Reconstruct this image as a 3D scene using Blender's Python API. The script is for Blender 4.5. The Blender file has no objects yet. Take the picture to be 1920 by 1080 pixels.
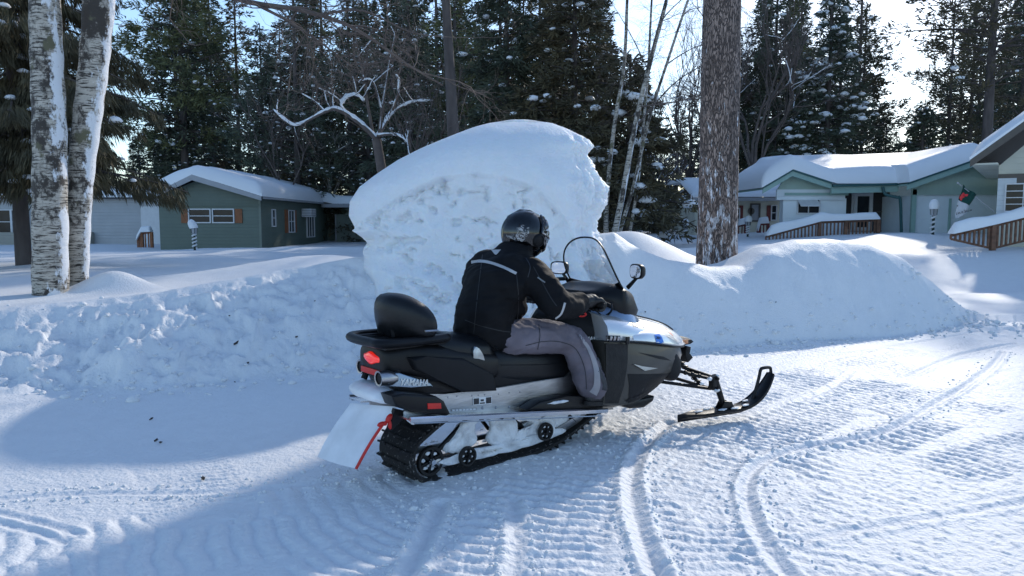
import bpy, bmesh, math, random
import numpy as np
from mathutils import Vector, Matrix
PI = math.pi
SC = bpy.context.scene
COL = SC.collection
# ------------------------------------------------------------------ camera
FPX, CAMH = 1400.0, 1.55
PITCH = math.atan(125 / FPX)
cam_d = bpy.data.cameras.new("camera")
cam_d.sensor_width = 36
cam_d.lens = 36 * FPX / 1920
cam_d.clip_start = .05
cam_d.clip_end = 3000
cam = bpy.data.objects.new("camera", cam_d)
COL.objects.link(cam)
cam.location = (0, 0, CAMH)
cam.rotation_euler = (PI / 2 - PITCH, 0, 0)
SC.camera = cam
# ------------------------------------------------------------------ sky and sun
SUN_EL, SUN_AZ = math.radians(26), math.radians(30)      # azimuth to the right of +Y
world = bpy.data.worlds.new("World")
SC.world = world
world.use_nodes = True
wn = world.node_tree.nodes
sky = wn.new("ShaderNodeTexSky")
sky.sky_type = 'NISHITA'
sky.sun_disc = False
sky.sun_elevation = SUN_EL
sky.sun_rotation = SUN_AZ
sky.dust_density = .35
sky.air_density = 1.0
sky.ozone_density = 3.0
wn["Background"].inputs[1].default_value = .15
world.node_tree.links.new(sky.outputs[0], wn["Background"].inputs[0])
sd = bpy.data.lights.new("sun", 'SUN')
sd.energy = 2.0
sd.angle = math.radians(1.3)
sd.color = (1, .93, .82)
sun = bpy.data.objects.new("sun", sd)
COL.objects.link(sun)
sdir = Vector((math.sin(SUN_AZ) * math.cos(SUN_EL), math.cos(SUN_AZ) * math.cos(SUN_EL), math.sin(SUN_EL)))
sun.rotation_euler = sdir.to_track_quat('Z', 'Y').to_euler()
SC.view_settings.view_transform = 'Standard'
SC.view_settings.look = 'None'
SC.view_settings.gamma = 1
SC.view_settings.exposure = 0.58
SC.render.engine = 'CYCLES'
SC.cycles.max_bounces = 6
SC.cycles.transparent_max_bounces = 12
# ------------------------------------------------------------------ pixel helpers (photograph 1920x1080 -> place)
def ray(px, py):
    X = (px - 960) / FPX
    yd = (py - 540) / FPX
    return (X, math.cos(PITCH) - yd * math.sin(PITCH), -math.sin(PITCH) - yd * math.cos(PITCH))
def at(px, py, Y):
    d = ray(px, py)
    t = Y / d[1]
    return Vector((d[0] * t, Y, CAMH + d[2] * t))
def gnd(px, py, z=0.0):
    d = ray(px, py)
    t = (z - CAMH) / d[2]
    return Vector((d[0] * t, d[1] * t, z))
TH = math.radians(40)
SF = (math.cos(TH), math.sin(TH))
SL = (-math.sin(TH), math.cos(TH))
SO = (-.542, 4.546)
def loc(px, py, yl):
    """pixel -> sled coordinates on the lengthwise plane y = yl"""
    d = ray(px, py)
    t = (SO[0] * SL[0] + SO[1] * SL[1] + yl) / (d[0] * SL[0] + d[1] * SL[1])
    X, Y = t * d[0] - SO[0], t * d[1] - SO[1]
    return Vector((X * SF[0] + Y * SF[1], yl, CAMH + t * d[2]))
# ------------------------------------------------------------------ numpy noise
def _h(ix, iy, s):
    n = (ix.astype(np.int64) * 374761393 + iy.astype(np.int64) * 668265263 + s * 144665) & 0xffffffff
    n = ((n ^ (n >> 13)) * 1274126177) & 0xffffffff
    n = (n ^ (n >> 16)) & 0xffffffff
    n = (n * 2246822519) & 0xffffffff
    return ((n ^ (n >> 15)) & 0xffff) / 65535.0
def vn(x, y, s=0):
    x0 = np.floor(x); y0 = np.floor(y)
    fx = x - x0; fy = y - y0
    fx = fx * fx * (3 - 2 * fx); fy = fy * fy * (3 - 2 * fy)
    a = _h(x0, y0, s); b = _h(x0 + 1, y0, s); c = _h(x0, y0 + 1, s); d = _h(x0 + 1, y0 + 1, s)
    return (a + (b - a) * fx) * (1 - fy) + (c + (d - c) * fx) * fy
def fbm(x, y, o=4, s=0):
    r = 0; a = .5; t = 0
    for i in range(o):
        r = r + a * vn(x, y, s + i * 17); t += a
        x = x * 2.03 + 11.3; y = y * 2.03 + 5.7; a *= .5
    return r / t
def sst(a, b, x):
    t = np.clip((x - a) / (b - a), 0, 1)
    return t * t * (3 - 2 * t)
# ------------------------------------------------------------------ materials
M = {}
def mat(name, col, rough=.6, metal=0, var=.12, vscale=6, bump=0, bscale=40, spec=.5, sss=0, sssr=(.1, .2, .3), coat=0, stretch=(1, 1, 1), col2=None, c2lo=.45, c2hi=.6, emit=None, detail=4):
    m = bpy.data.materials.new(name)
    m.use_nodes = True
    nt = m.node_tree; N = nt.nodes; Lk = nt.links
    b = N["Principled BSDF"]
    b.inputs["Roughness"].default_value = rough
    b.inputs["Metallic"].default_value = metal
    b.inputs["Specular IOR Level"].default_value = spec
    b.inputs["Coat Weight"].default_value = coat
    if sss:
        b.inputs["Subsurface Weight"].default_value = sss
        b.inputs["Subsurface Radius"].default_value = sssr
        b.inputs["Subsurface Scale"].default_value = 1
    tc = N.new("ShaderNodeTexCoord"); mp = N.new("ShaderNodeMapping")
    mp.inputs["Scale"].default_value = stretch
    Lk.new(tc.outputs["Object"], mp.inputs[0])
    n = N.new("ShaderNodeTexNoise")
    n.inputs["Scale"].default_value = vscale
    n.inputs["Detail"].default_value = detail
    Lk.new(mp.outputs[0], n.inputs["Vector"])
    r = N.new("ShaderNodeValToRGB")
    c = Vector(col)
    if col2 is None:
        r.color_ramp.elements[0].position = .3; r.color_ramp.elements[1].position = .7
        r.color_ramp.elements[0].color = (*(c * (1 - var)), 1)
        r.color_ramp.elements[1].color = (*[min(1, q * (1 + var)) for q in c], 1)
    else:
        r.color_ramp.elements[0].position = c2lo; r.color_ramp.elements[1].position = c2hi
        r.color_ramp.elements[0].color = (*c, 1); r.color_ramp.elements[1].color = (*col2, 1)
    Lk.new(n.outputs[0], r.inputs[0])
    Lk.new(r.outputs[0], b.inputs["Base Color"])
    if bump:
        n2 = N.new("ShaderNodeTexNoise"); n2.inputs["Scale"].default_value = bscale; n2.inputs["Detail"].default_value = 5
        Lk.new(mp.outputs[0], n2.inputs["Vector"])
        bp = N.new("ShaderNodeBump"); bp.inputs["Distance"].default_value = bump; bp.inputs["Strength"].default_value = 1
        Lk.new(n2.outputs[0], bp.inputs["Height"]); Lk.new(bp.outputs[0], b.inputs["Normal"])
    if emit:
        b.inputs["Emission Color"].default_value = (*emit[0], 1); b.inputs["Emission Strength"].default_value = emit[1]
    M[name] = m
    return m
mat("snow", (.80, .81, .82), .6, var=.02, bump=.010, bscale=42, spec=.3)
mat("snow_smooth", (.83, .85, .87), .6, var=.015, vscale=1.2, bump=.006, bscale=9, spec=.25)
mat("snow_block", (.84, .86, .88), .6, var=.02, bump=.016, bscale=26, spec=.25, sss=.6, sssr=(.10, .13, .16))
mat("tree_snow", (.85, .87, .9), .6, var=.03, spec=.2)
# ------------------------------------------------------------------ object helpers
def link(o, parent=None):
    COL.objects.link(o)
    if parent is not None: o.parent = parent
    return o
def mesh_obj(name, verts, faces, m, parent=None, smooth=True, sharp=None, mats=None, midx=None):
    me = bpy.data.meshes.new(name)
    me.from_pydata([tuple(v) for v in verts], [], [tuple(int(i) for i in f) for f in faces])
    for q in (mats or [m]):
        me.materials.append(M[q] if isinstance(q, str) else q)
    if midx is not None: me.polygons.foreach_set("material_index", midx)
    me.update()
    if smooth:
        me.shade_smooth()
        if sharp: me.set_sharp_from_angle(angle=math.radians(sharp))
    o = bpy.data.objects.new(name, me)
    return link(o, parent)
def bm_obj(name, bm, m, parent=None, sharp=38, smooth=True):
    bmesh.ops.recalc_face_normals(bm, faces=bm.faces)
    me = bpy.data.meshes.new(name)
    bm.to_mesh(me); bm.free()
    for q in (m if isinstance(m, (list, tuple)) else [m]): me.materials.append(M[q])
    if smooth:
        me.shade_smooth(); me.set_sharp_from_angle(angle=math.radians(sharp))
    return link(bpy.data.objects.new(name, me), parent)
def tag(o, label=None, cat=None, group=None, kind=None):
    if label: o["label"] = label
    if cat: o["category"] = cat
    if group: o["group"] = group
    if kind: o["kind"] = kind
    return o
def empty(name, p, rz=0, label=None, cat=None, group=None):
    o = bpy.data.objects.new(name, None)
    o.location = p; o.rotation_euler = (0, 0, rz)
    o.empty_display_size = .2
    COL.objects.link(o)
    return tag(o, label, cat, group)
def copy_tree(o, parent=None):
    c = o.copy(); COL.objects.link(c)
    if parent is not None: c.parent = parent
    for ch in [q for q in bpy.data.objects if q.parent == o]:
        copy_tree(ch, c)
    return c
def box(bm, c, s, bev=0, rot=None):
    r = bmesh.ops.create_cube(bm, size=1)
    vs = r["verts"]
    bmesh.ops.scale(bm, vec=s, verts=vs)
    if bev:
        es = list({e for v in vs for e in v.link_edges})
        rr = bmesh.ops.bevel(bm, geom=es, offset=bev, segments=2, affect='EDGES', profile=.6)
        vs = list({v for f in rr["faces"] for v in f.verts} | {v for v in vs if v.is_valid})
    if rot is not None: bmesh.ops.rotate(bm, cent=(0, 0, 0), matrix=rot, verts=vs)
    bmesh.ops.translate(bm, vec=c, verts=vs)
    return vs
def tube(bm, pts, r, seg=8, closed=False, caps=True, flat=1.0):
    """tube through pts, r a number or list"""
    n = len(pts); P = [Vector(p) for p in pts]
    R = r if isinstance(r, (list, tuple)) else [r] * n
    rings = []; up = None
    for i in range(n):
        a = P[(i - 1) % n] if (closed or i > 0) else P[i]
        b = P[(i + 1) % n] if (closed or i < n - 1) else P[i]
        t = (b - a)
        if t.length < 1e-9: t = Vector((0, 0, 1))
        t.normalize()
        if up is None:
            up = Vector((0, 0, 1)) if abs(t.z) < .9 else Vector((1, 0, 0))
        s = t.cross(up)
        if s.length < 1e-6: s = t.orthogonal()
        s.normalize(); u = s.cross(t).normalized(); up = u
        rings.append([bm.verts.new(P[i] + s * math.cos(k * 2 * PI / seg) * R[i] + u * math.sin(k * 2 * PI / seg) * R[i] * flat) for k in range(seg)])
    for i in range(n if closed else n - 1):
        A, B = rings[i], rings[(i + 1) % n]
        for k in range(seg):
            bm.faces.new((A[k], A[(k + 1) % seg], B[(k + 1) % seg], B[k]))
    if caps and not closed:
        bm.faces.new(rings[0][::-1]); bm.faces.new(rings[-1])
    return [v for q in rings for v in q]
def plate(bm, prof, y0, y1, bev=0, seg=2):
    """profile [(x,z)..] extruded from y0 to y1, edges rounded"""
    a = [bm.verts.new((p[0], y0, p[1])) for p in prof]
    b = [bm.verts.new((p[0], y1, p[1])) for p in prof]
    n = len(prof); fs = [bm.faces.new(a), bm.faces.new(b[::-1])]
    es = list(fs[0].edges) + list(fs[1].edges)
    for i in range(n):
        bm.faces.new((a[i], b[i], b[(i + 1) % n], a[(i + 1) % n]))
    if bev:
        bmesh.ops.bevel(bm, geom=es, offset=bev, segments=seg, affect='EDGES', profile=.5)
def L2(pts, y):
    return [(lambda v: (v.x, v.z))(loc(px, py, y)) for px, py in pts]
def crv(pts, n=6, closed=False):
    """Catmull-Rom through tuples"""
    P = [Vector(p) if len(p) > 2 else Vector((p[0], p[1], 0)) for p in pts]
    m = len(P); out = []
    for i in range(m if closed else m - 1):
        p0 = P[(i - 1) % m] if (closed or i > 0) else P[i]
        p1 = P[i]; p2 = P[(i + 1) % m]
        p3 = P[(i + 2) % m] if (closed or i < m - 2) else p2
        for k in range(n):
            t = k / n
            out.append(.5 * ((2 * p1) + (p2 - p0) * t + (2 * p0 - 5 * p1 + 4 * p2 - p3) * t * t + (3 * p1 - p0 - 3 * p2 + p3) * t ** 3))
    if not closed: out.append(P[-1])
    return out
def pillow(bm, prof, yc, half, rings=7, power=2.0):
    """closed outline [(x,z)..] inflated to half thickness in y about yc"""
    cx = sum(p[0] for p in prof) / len(prof); cz = sum(p[1] for p in prof) / len(prof)
    lay = []
    for k in range(-rings, rings + 1):
        a = k / rings
        y = half * math.sin(a * PI / 2)
        s = max(.02, (1 - abs(math.sin(a * PI / 2)) ** power)) ** (1 / power)
        if abs(k) == rings: s = .02
        lay.append([bm.verts.new((cx + (p[0] - cx) * s, yc + y, cz + (p[1] - cz) * s)) for p in prof])
    n = len(prof)
    for A, B in zip(lay, lay[1:]):
        for i in range(n): bm.faces.new((A[i], A[(i + 1) % n], B[(i + 1) % n], B[i]))
    bm.faces.new(lay[0][::-1]); bm.faces.new(lay[-1])
def loft(bm, secs, closed=True, caps=True):
    """list of rings of equal length"""
    R = [[bm.verts.new(p) for p in s] for s in secs]
    n = len(R[0])
    for A, B in zip(R, R[1:]):
        for i in range(n if closed else n - 1): bm.faces.new((A[i], A[(i + 1) % n], B[(i + 1) % n], B[i]))
    if caps and closed:
        bm.faces.new(R[0][::-1]); bm.faces.new(R[-1])
    return R
def text_obj(name, s, size, mx, m, parent=None, shear=0, extrude=.001, align='CENTER', bold=0, squash=1):
    c = bpy.data.curves.new(name, 'FONT'); c.body = s; c.size = size; c.extrude = extrude
    c.align_x = align; c.align_y = 'CENTER'; c.shear = shear; c.offset = bold; c.resolution_u = 3
    t = bpy.data.objects.new("tmp_text", c); COL.objects.link(t)
    dg = bpy.context.evaluated_depsgraph_get()
    me = bpy.data.meshes.new_from_object(t.evaluated_get(dg))
    bpy.data.objects.remove(t); bpy.data.curves.remove(c)
    me.name = name; me.materials.clear(); me.materials.append(M[m])
    me.transform(mx @ Matrix.Diagonal((squash, 1, 1, 1)))
    return link(bpy.data.objects.new(name, me), parent)
def icos(bm, p, r, sc=(1, 1, 1), sub=1, jit=0, rnd=None):
    vs = bmesh.ops.create_icosphere(bm, subdivisions=sub, radius=r)["verts"]
    for v in vs:
        k = 1 + (rnd.uniform(-jit, jit) if rnd else 0)
        v.co = Vector((v.co.x * sc[0] * k + p[0], v.co.y * sc[1] * k + p[1], v.co.z * sc[2] * k + p[2]))
    return vs
# ================================================================== TERRAIN
BX = np.array([-30, -9, -4.7, -3.2, -2.2, -.35, 1.47, 3.27, 4.5, 5.7, 6.6, 7.4])       # berm foot
BY = np.array([6.0, 6.4, 6.9, 6.8, 7.4, 8.1, 8.6, 9.3, 9.8, 10.3, 10.9, 11.6])
CX = np.array([-30, -8, -5.6, -4.7, -4.05, -3.3, -2.1, 0, 1.33, 2.07, 2.7, 3.2, 3.7, 4.2, 4.8, 5.5, 6.1, 6.7, 7.3])
CY = np.array([8.2, 8.2, 8.2, 8.5, 8.6, 9.0, 9.5, 9.8, 9.8, 10.0, 10.2, 10.4, 10.8, 11.1, 11.4, 11.6, 11.7, 11.8, 12])
CH = np.array([.66, .60, .58, .66, .74, .88, 1.08, 1.2, 1.40, 1.10, 1.0, .98, 1.15, 1.27, 1.3, 1.24, 1.0, .55, .1])
def seg_dist(x, y, P):
    """distance, signed side and arc length to a polyline"""
    best = np.full(x.shape, 1e9); side = np.zeros(x.shape); arc = np.zeros(x.shape); s0 = 0
    for (ax, ay), (bx, by) in zip(P, P[1:]):
        dx, dy = bx - ax, by - ay; l = math.hypot(dx, dy)
        t = np.clip(((x - ax) * dx + (y - ay) * dy) / (l * l), 0, 1)
        ex = x - ax - t * dx; ey = y - ay - t * dy
        d = np.hypot(ex, ey); m = d < best
        best = np.where(m, d, best)
        side = np.where(m, np.sign(dx * ey - dy * ex) * d, side)
        arc = np.where(m, s0 + t * l, arc)
        s0 += l
    return best, side, arc
def gpath(pts, n=5):
    g = [gnd(px, py, .03) for px, py in pts]
    return [(v.x, v.y) for v in crv([(q.x, q.y, 0) for q in g], n)]
TREADS = [  # pixel paths of old tracks in the road, half width, rib pitch, depth, ski groove offset
    (gpath([(1330, 1200), (1315, 1080), (1305, 980), (1330, 890), (1420, 815), (1560, 755), (1720, 690), (1860, 640)]), .30, .105, .016),
    (gpath([(1010, 1250), (1015, 1080), (1035, 980), (1090, 880), (1180, 815), (1320, 760), (1500, 705), (1700, 655)]), .28, .10, .016),
    (gpath([(2100, 640), (1900, 730), (1700, 800), (1500, 880)]), .22, .11, .014),
    (gpath([(1950, 690), (1700, 735), (1480, 790), (1400, 830)]), .20, .08, .012),
    (gpath([(860, 888), (740, 905), (600, 925), (430, 950), (250, 990), (-100, 1040)]), .26, .13, .013),
    (gpath([(300, 830), (350, 880), (360, 905), (380, 940)]), .28, .06, .009),
    (gpath([(-100, 1120), (150, 1060), (420, 1010), (650, 965), (800, 930)]), .24, .11, .013),
    (gpath([(380, 1180), (560, 1080), (720, 1010), (850, 950)]), .17, .09, .012),
    (gpath([(2050, 800), (1850, 850), (1650, 920), (1540, 1000), (1560, 1150)]), .26, .10, .012),
    (gpath([(2100, 920), (1850, 960), (1700, 1020), (1640, 1150)]), .22, .10, .011),
    (gpath([(1700, 620), (1500, 655), (1350, 690)]), .25, .12, .012),
    (gpath([(2000, 700), (1800, 745), (1650, 770)]), .2, .09, .012),
    (gpath([(850, 1300), (900, 1080), (940, 960), (1000, 880), (1090, 820)]), .16, .10, .014),
]
GROOVES = [(gpath(p), w, d) for p, w, d in [
    ([(1255, 785), (1205, 830), (1185, 880), (1192, 950), (1215, 1020), (1250, 1100), (1300, 1250)], .035, .03),
    ([(1880, 655), (1850, 690), (1740, 760), (1650, 805), (1500, 832), (1425, 860), (1400, 900), (1412, 960), (1450, 1030), (1500, 1090), (1600, 1250)], .03, .019),
    ([(826, 935), (812, 970), (775, 1040), (740, 1130), (690, 1250)], .032, .026),
    ([(960, 930), (970, 1000), (955, 1100), (940, 1200)], .03, .014),
    ([(0, 925), (200, 915), (420, 912), (640, 890), (780, 860)], .025, .012),
    ([(-50, 960), (60, 985), (120, 1005)], .02, .012), ([(-50, 940), (80, 970), (150, 990)], .02, .012),
    ([(1240, 700), (1500, 668), (1640, 650), (1830, 620)], .03, .012),
    ([(1330, 690), (1560, 640), (1650, 622)], .02, .01),
    ([(1600, 690), (1560, 720), (1500, 745)], .03, .012),
    ([(1600, 560), (1750, 552), (1950, 575)], .05, .02), ([(1700, 545), (1900, 552), (2100, 570)], .05, .02),
    ([(1500, 1000), (1700, 965), (1950, 925)], .03, .015),
    ([(1700, 700), (1800, 660), (1900, 640)], .03, .02),
]]
def height(x, y):
    b = np.interp(x, BX, BY) + .12 * (fbm(x * 1.3, y * 1.3, 3, 5) - .5)
    c = np.interp(x, CX, CY) + .25 * (fbm(x * .9, y * 0 + 3, 3, 9) - .5)
    hc = (np.interp(x, CX, CH) - .05 * sst(1.2, 1.8, x) * sst(3.6, 3.1, x)) * (1 + .06 * (fbm(x * 1.7, y * .4, 3, 21) - .5))
    road = .09 * sst(4.6, 6.2, y) * sst(-4, 1, x)
    inside = sst(7.6, 6.6, x)                        # 1 where the berm exists
    right = sst(6.2, 7.6, x)
    # front slope
    t = np.clip((y - b) / np.maximum(c - b, .3), 0, 1)
    prof = t * t * (3 - 2 * t)
    steep = sst(-2, 3, x)
    prof = (.25 * prof + .75 * np.power(t, .85)) * (1 - steep) + steep * (.5 * prof + .5 * np.power(t, .8) * (2 - t) ** .6 * .98)
    prof = np.clip(prof, 0, 1)
    yard = .6 + .03 * np.sin(x * .5) + .35 * sst(20, 28, y) * sst(4, 14, x) - .22 * sst(20, 34, y) * sst(-2, -8, x)
    yard = yard + .18 * (fbm(x * .35, y * .35, 3, 3) - .5)
    back = sst(c + .1, c + 1.9, y)
    yr = yard * (1 - right) + right * (.08 + (yard + .05) * sst(15.5, 20, y))
    hb = hc * prof * (1 - back) + yr * back
    hb = hb * inside + (1 - inside) * yr
    h = np.where(y < b, 0, hb)
    h = np.maximum(h, 0)
    # drifts beyond the berm
    for (gx, gy, sx, sy, a) in [(2.3, 15.2, 1.3, 1.2, .75), (6.5, 22, 2.5, 1.2, .2), (12.5, 24, 2.2, 1.5, .25), (9.8, 14.6, .9, .5, .06),
                                (-8.0, 22, 1.6, 1, .12), (-3.4, 13.2, 1.9, 1.5, .38), (-6.0, 24.5, 2.6, 1.4, .2), (-5.4, 10.1, .5, .35, .28), (3.35, 11.7, .75, .5, .22)]:
        h = h + a * np.exp(-((x - gx) / sx) ** 2 - ((y - gy) / sy) ** 2)
    # clods on the ploughed slope
    slope = sst(b - .35, b + .3, y) * sst(c + .2, c - .7, y) * inside
    rough = slope * (1 - .9 * sst(.9, 1.8, x))
    cl = np.abs(fbm(x * 3.2, y * 3.2, 4, 40) - .5) * 2
    cl2 = fbm(x * 9, y * 9, 3, 60)
    lump = sst(.52, .8, vn(x * 5.5, y * 5.5, 77)) * .07 + sst(.6, .8, vn(x * 11, y * 11, 78)) * .03
    h = h + rough * ((.17 * (.4 - cl)) + .28 * (fbm(x * 1.1, y * 1.4, 2, 47) - .5) + .045 * (cl2 - .5) + lump * .8)
    h = h + slope * (1 - rough) * (.05 * (fbm(x * 1.5, y * 2.5, 3, 44) - .5) + .22 * (fbm(x * .55 + y * .5, y * .5 + 4, 2, 49) - .5) + .03 * sst(.5, .9, vn(x * 2.2, y * 3, 48)) + .05 * (fbm(x * 4, y * 6, 5, 46) - .5) - .02 * sst(.06, .0, np.abs(fbm(x * 1.2, y * 2.0, 3, 45) - .5)))
    h = h + sst(9, 12, y) * .05 * (fbm(x * 1.1, y * 1.1, 4, 90) - .5)
    # crumbs at the right end of the berm
    e = np.exp(-((x - 7.0) / .7) ** 2 - ((y - 10.7) / .6) ** 2)
    h = h + e * (.07 * sst(.3, .85, vn(x * 7, y * 7, 31)) + .10 * fbm(x * 8, y * 8, 3, 33))
    # road surface
    rd = sst(b + .05, b - .5, y) * (1 - right) + right * sst(17, 14, y)
    rd = np.where((y < b), np.maximum(rd, .2), rd)
    near = sst(9.5, 6.5, y)
    h = h + rd * (.024 * (fbm(x * .8, y * .8, 3, 50) - .5) + .010 * near * (fbm(x * 20, y * 20, 4, 51) - .5))
    h = h + rd * near * .006 * sst(.6, .85, vn(x * 30, y * 30, 52)) * sst(-2, 1, x)
    msk = (y < 13) & (y > 1)
    if msk.any():
        xs, ys = x[msk], y[msk]; dz = np.zeros(xs.shape); cover = np.zeros(xs.shape)
        wob = .03 * (fbm(xs * 3, ys * 3, 3, 70) - .5)
        for P, hw, pitch, dep in TREADS:
            d, sd_, s = seg_dist(xs, ys, P)
            m = sst(hw + .03, hw - .02, d + wob * .6)
            ph = s + .012 * np.sin(sd_ * 16 + s * 1.3) + .035 * (vn(xs * 5, ys * 5, 71) - .5)
            rib = np.abs(np.sin(PI * ph / pitch)) ** 1.2
            amp = .25 + 1.0 * sst(.2, .8, vn(xs * 1.7, ys * 1.7, 72)) + .25 * (vn(xs * 22, ys * 22, 79) - .5)
            brk = .82 + .18 * sst(.3, .45, np.abs(np.sin(sd_ / hw * 4.2 + .6)))
            new = -dep * .7 + dep * rib * amp * brk * 1.15
            dz = dz * (1 - m) + new * m
        for P, w, dep in GROOVES:
            d, sd_, s = seg_dist(xs, ys, P)
            d = np.abs(d + wob * .35)
            f = vn(s * 1.1, s * 0 + 3, 73) * .6 + .6
            dz = dz * (1 - .9 * np.exp(-(d / (w * 2.0)) ** 4))
            dz = dz - dep * f * np.exp(-(d / w) ** 2) + dep * .6 * f * np.exp(-((d - w * 2.1) / (w * .7)) ** 2) * (.75 + .45 * vn(xs * 14, ys * 14, 74))
        g = h[msk]; g = g + dz * np.clip(rd[msk] * 1.3, 0, 1)
        h[msk] = g
    # packed snow under the ski and the front of the track
    return h
def H(x, y):
    return float(height(np.array([float(x)]), np.array([float(y)]))[0])
def build_ground():
    az = np.concatenate([np.linspace(-180, -60, 50)[:-1], np.linspace(-60, -38, 60)[:-1], np.linspace(-38, 38, 800), np.linspace(38, 60, 60)[1:], np.linspace(60, 180, 50)[1:-1]])
    az = np.radians(az)
    r = [.4]
    while r[-1] < 900:
        q = r[-1]
        k = .03 if q < 2 else (.0042 if q < 2.6 else (.0030 if q < 8 else (.0048 if q < 13 else (.012 if q < 40 else .06))))
        r.append(q * (1 + k))
    r = np.array(r)
    A, R = np.meshgrid(az, r)
    x = (R * np.sin(A)).ravel(); y = (R * np.cos(A)).ravel()
    z = height(x, y)
    na, nr = len(az), len(r)
    co = np.stack([x, y, z], 1)
    i = np.arange(nr - 1)[:, None] * na; j = np.arange(na)[None, :]; j2 = (j + 1) % na
    q = np.stack([(i + j), (i + j2), (i + na + j2), (i + na + j)], -1).reshape(-1, 4)
    q = q[:, ::-1]
    nv = len(co)
    co = np.vstack([co, [[0, 0, 0]]])
    fan = np.stack([np.arange(na), np.full(na, nv), (np.arange(na) + 1) % na], 1)
    me = bpy.data.meshes.new("ground")
    me.vertices.add(len(co)); me.vertices.foreach_set("co", co.ravel())
    nl = q.size + fan.size
    me.loops.add(nl); me.loops.foreach_set("vertex_index", np.concatenate([q.ravel(), fan.ravel()]))
    me.polygons.add(len(q) + len(fan))
    ls = np.concatenate([np.arange(len(q)) * 4, q.size + np.arange(len(fan)) * 3])
    me.polygons.foreach_set("loop_start", ls)
    me.update(calc_edges=True); me.validate()
    me.shade_smooth()
    me.materials.append(M["snow"])
    tag(link(bpy.data.objects.new("snow_ground", me)), kind="structure")
build_ground()
# ================================================================== CARVED SNOW HEAP behind the sled
def dirty_block():
    m = M["snow_block"]; N, K = m.node_tree.nodes, m.node_tree.links; b = N["Principled BSDF"]
    tc = [n for n in N if n.type == 'TEX_COORD'][0]; sp = N.new("ShaderNodeSeparateXYZ"); K.new(tc.outputs["Object"], sp.inputs[0])
    n = N.new("ShaderNodeTexNoise"); n.inputs["Scale"].default_value = 11; n.inputs["Detail"].default_value = 8; n.inputs["Roughness"].default_value = .72; K.new(tc.outputs["Object"], n.inputs["Vector"])
    n2 = N.new("ShaderNodeTexNoise"); n2.inputs["Scale"].default_value = 1.6; K.new(tc.outputs["Object"], n2.inputs["Vector"])
    hr = N.new("ShaderNodeMapRange"); hr.inputs["From Min"].default_value = 1.95; hr.inputs["From Max"].default_value = 1.6; hr.inputs["To Max"].default_value = .16; K.new(sp.outputs[2], hr.inputs[0])
    a = N.new("ShaderNodeMath"); a.operation = 'ADD'; K.new(n.outputs[0], a.inputs[0]); K.new(hr.outputs[0], a.inputs[1])
    a2 = N.new("ShaderNodeMath"); a2.operation = 'MULTIPLY_ADD'; a2.inputs[1].default_value = .3; K.new(n2.outputs[0], a2.inputs[0]); K.new(a.outputs[0], a2.inputs[2])
    s = N.new("ShaderNodeMath"); s.operation = 'SUBTRACT'; s.inputs[1].default_value = 1.01; K.new(a2.outputs[0], s.inputs[0])
    q = N.new("ShaderNodeMath"); q.operation = 'MULTIPLY'; q.inputs[1].default_value = 14; q.use_clamp = True; K.new(s.outputs[0], q.inputs[0])
    x = N.new("ShaderNodeMix"); x.data_type = 'RGBA'; K.new(q.outputs[0], x.inputs["Factor"]); K.new(b.inputs["Base Color"].links[0].from_socket, x.inputs["A"]); x.inputs["B"].default_value = (.22, .20, .18, 1)
    K.new(x.outputs["Result"], b.inputs["Base Color"])
dirty_block()
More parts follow.
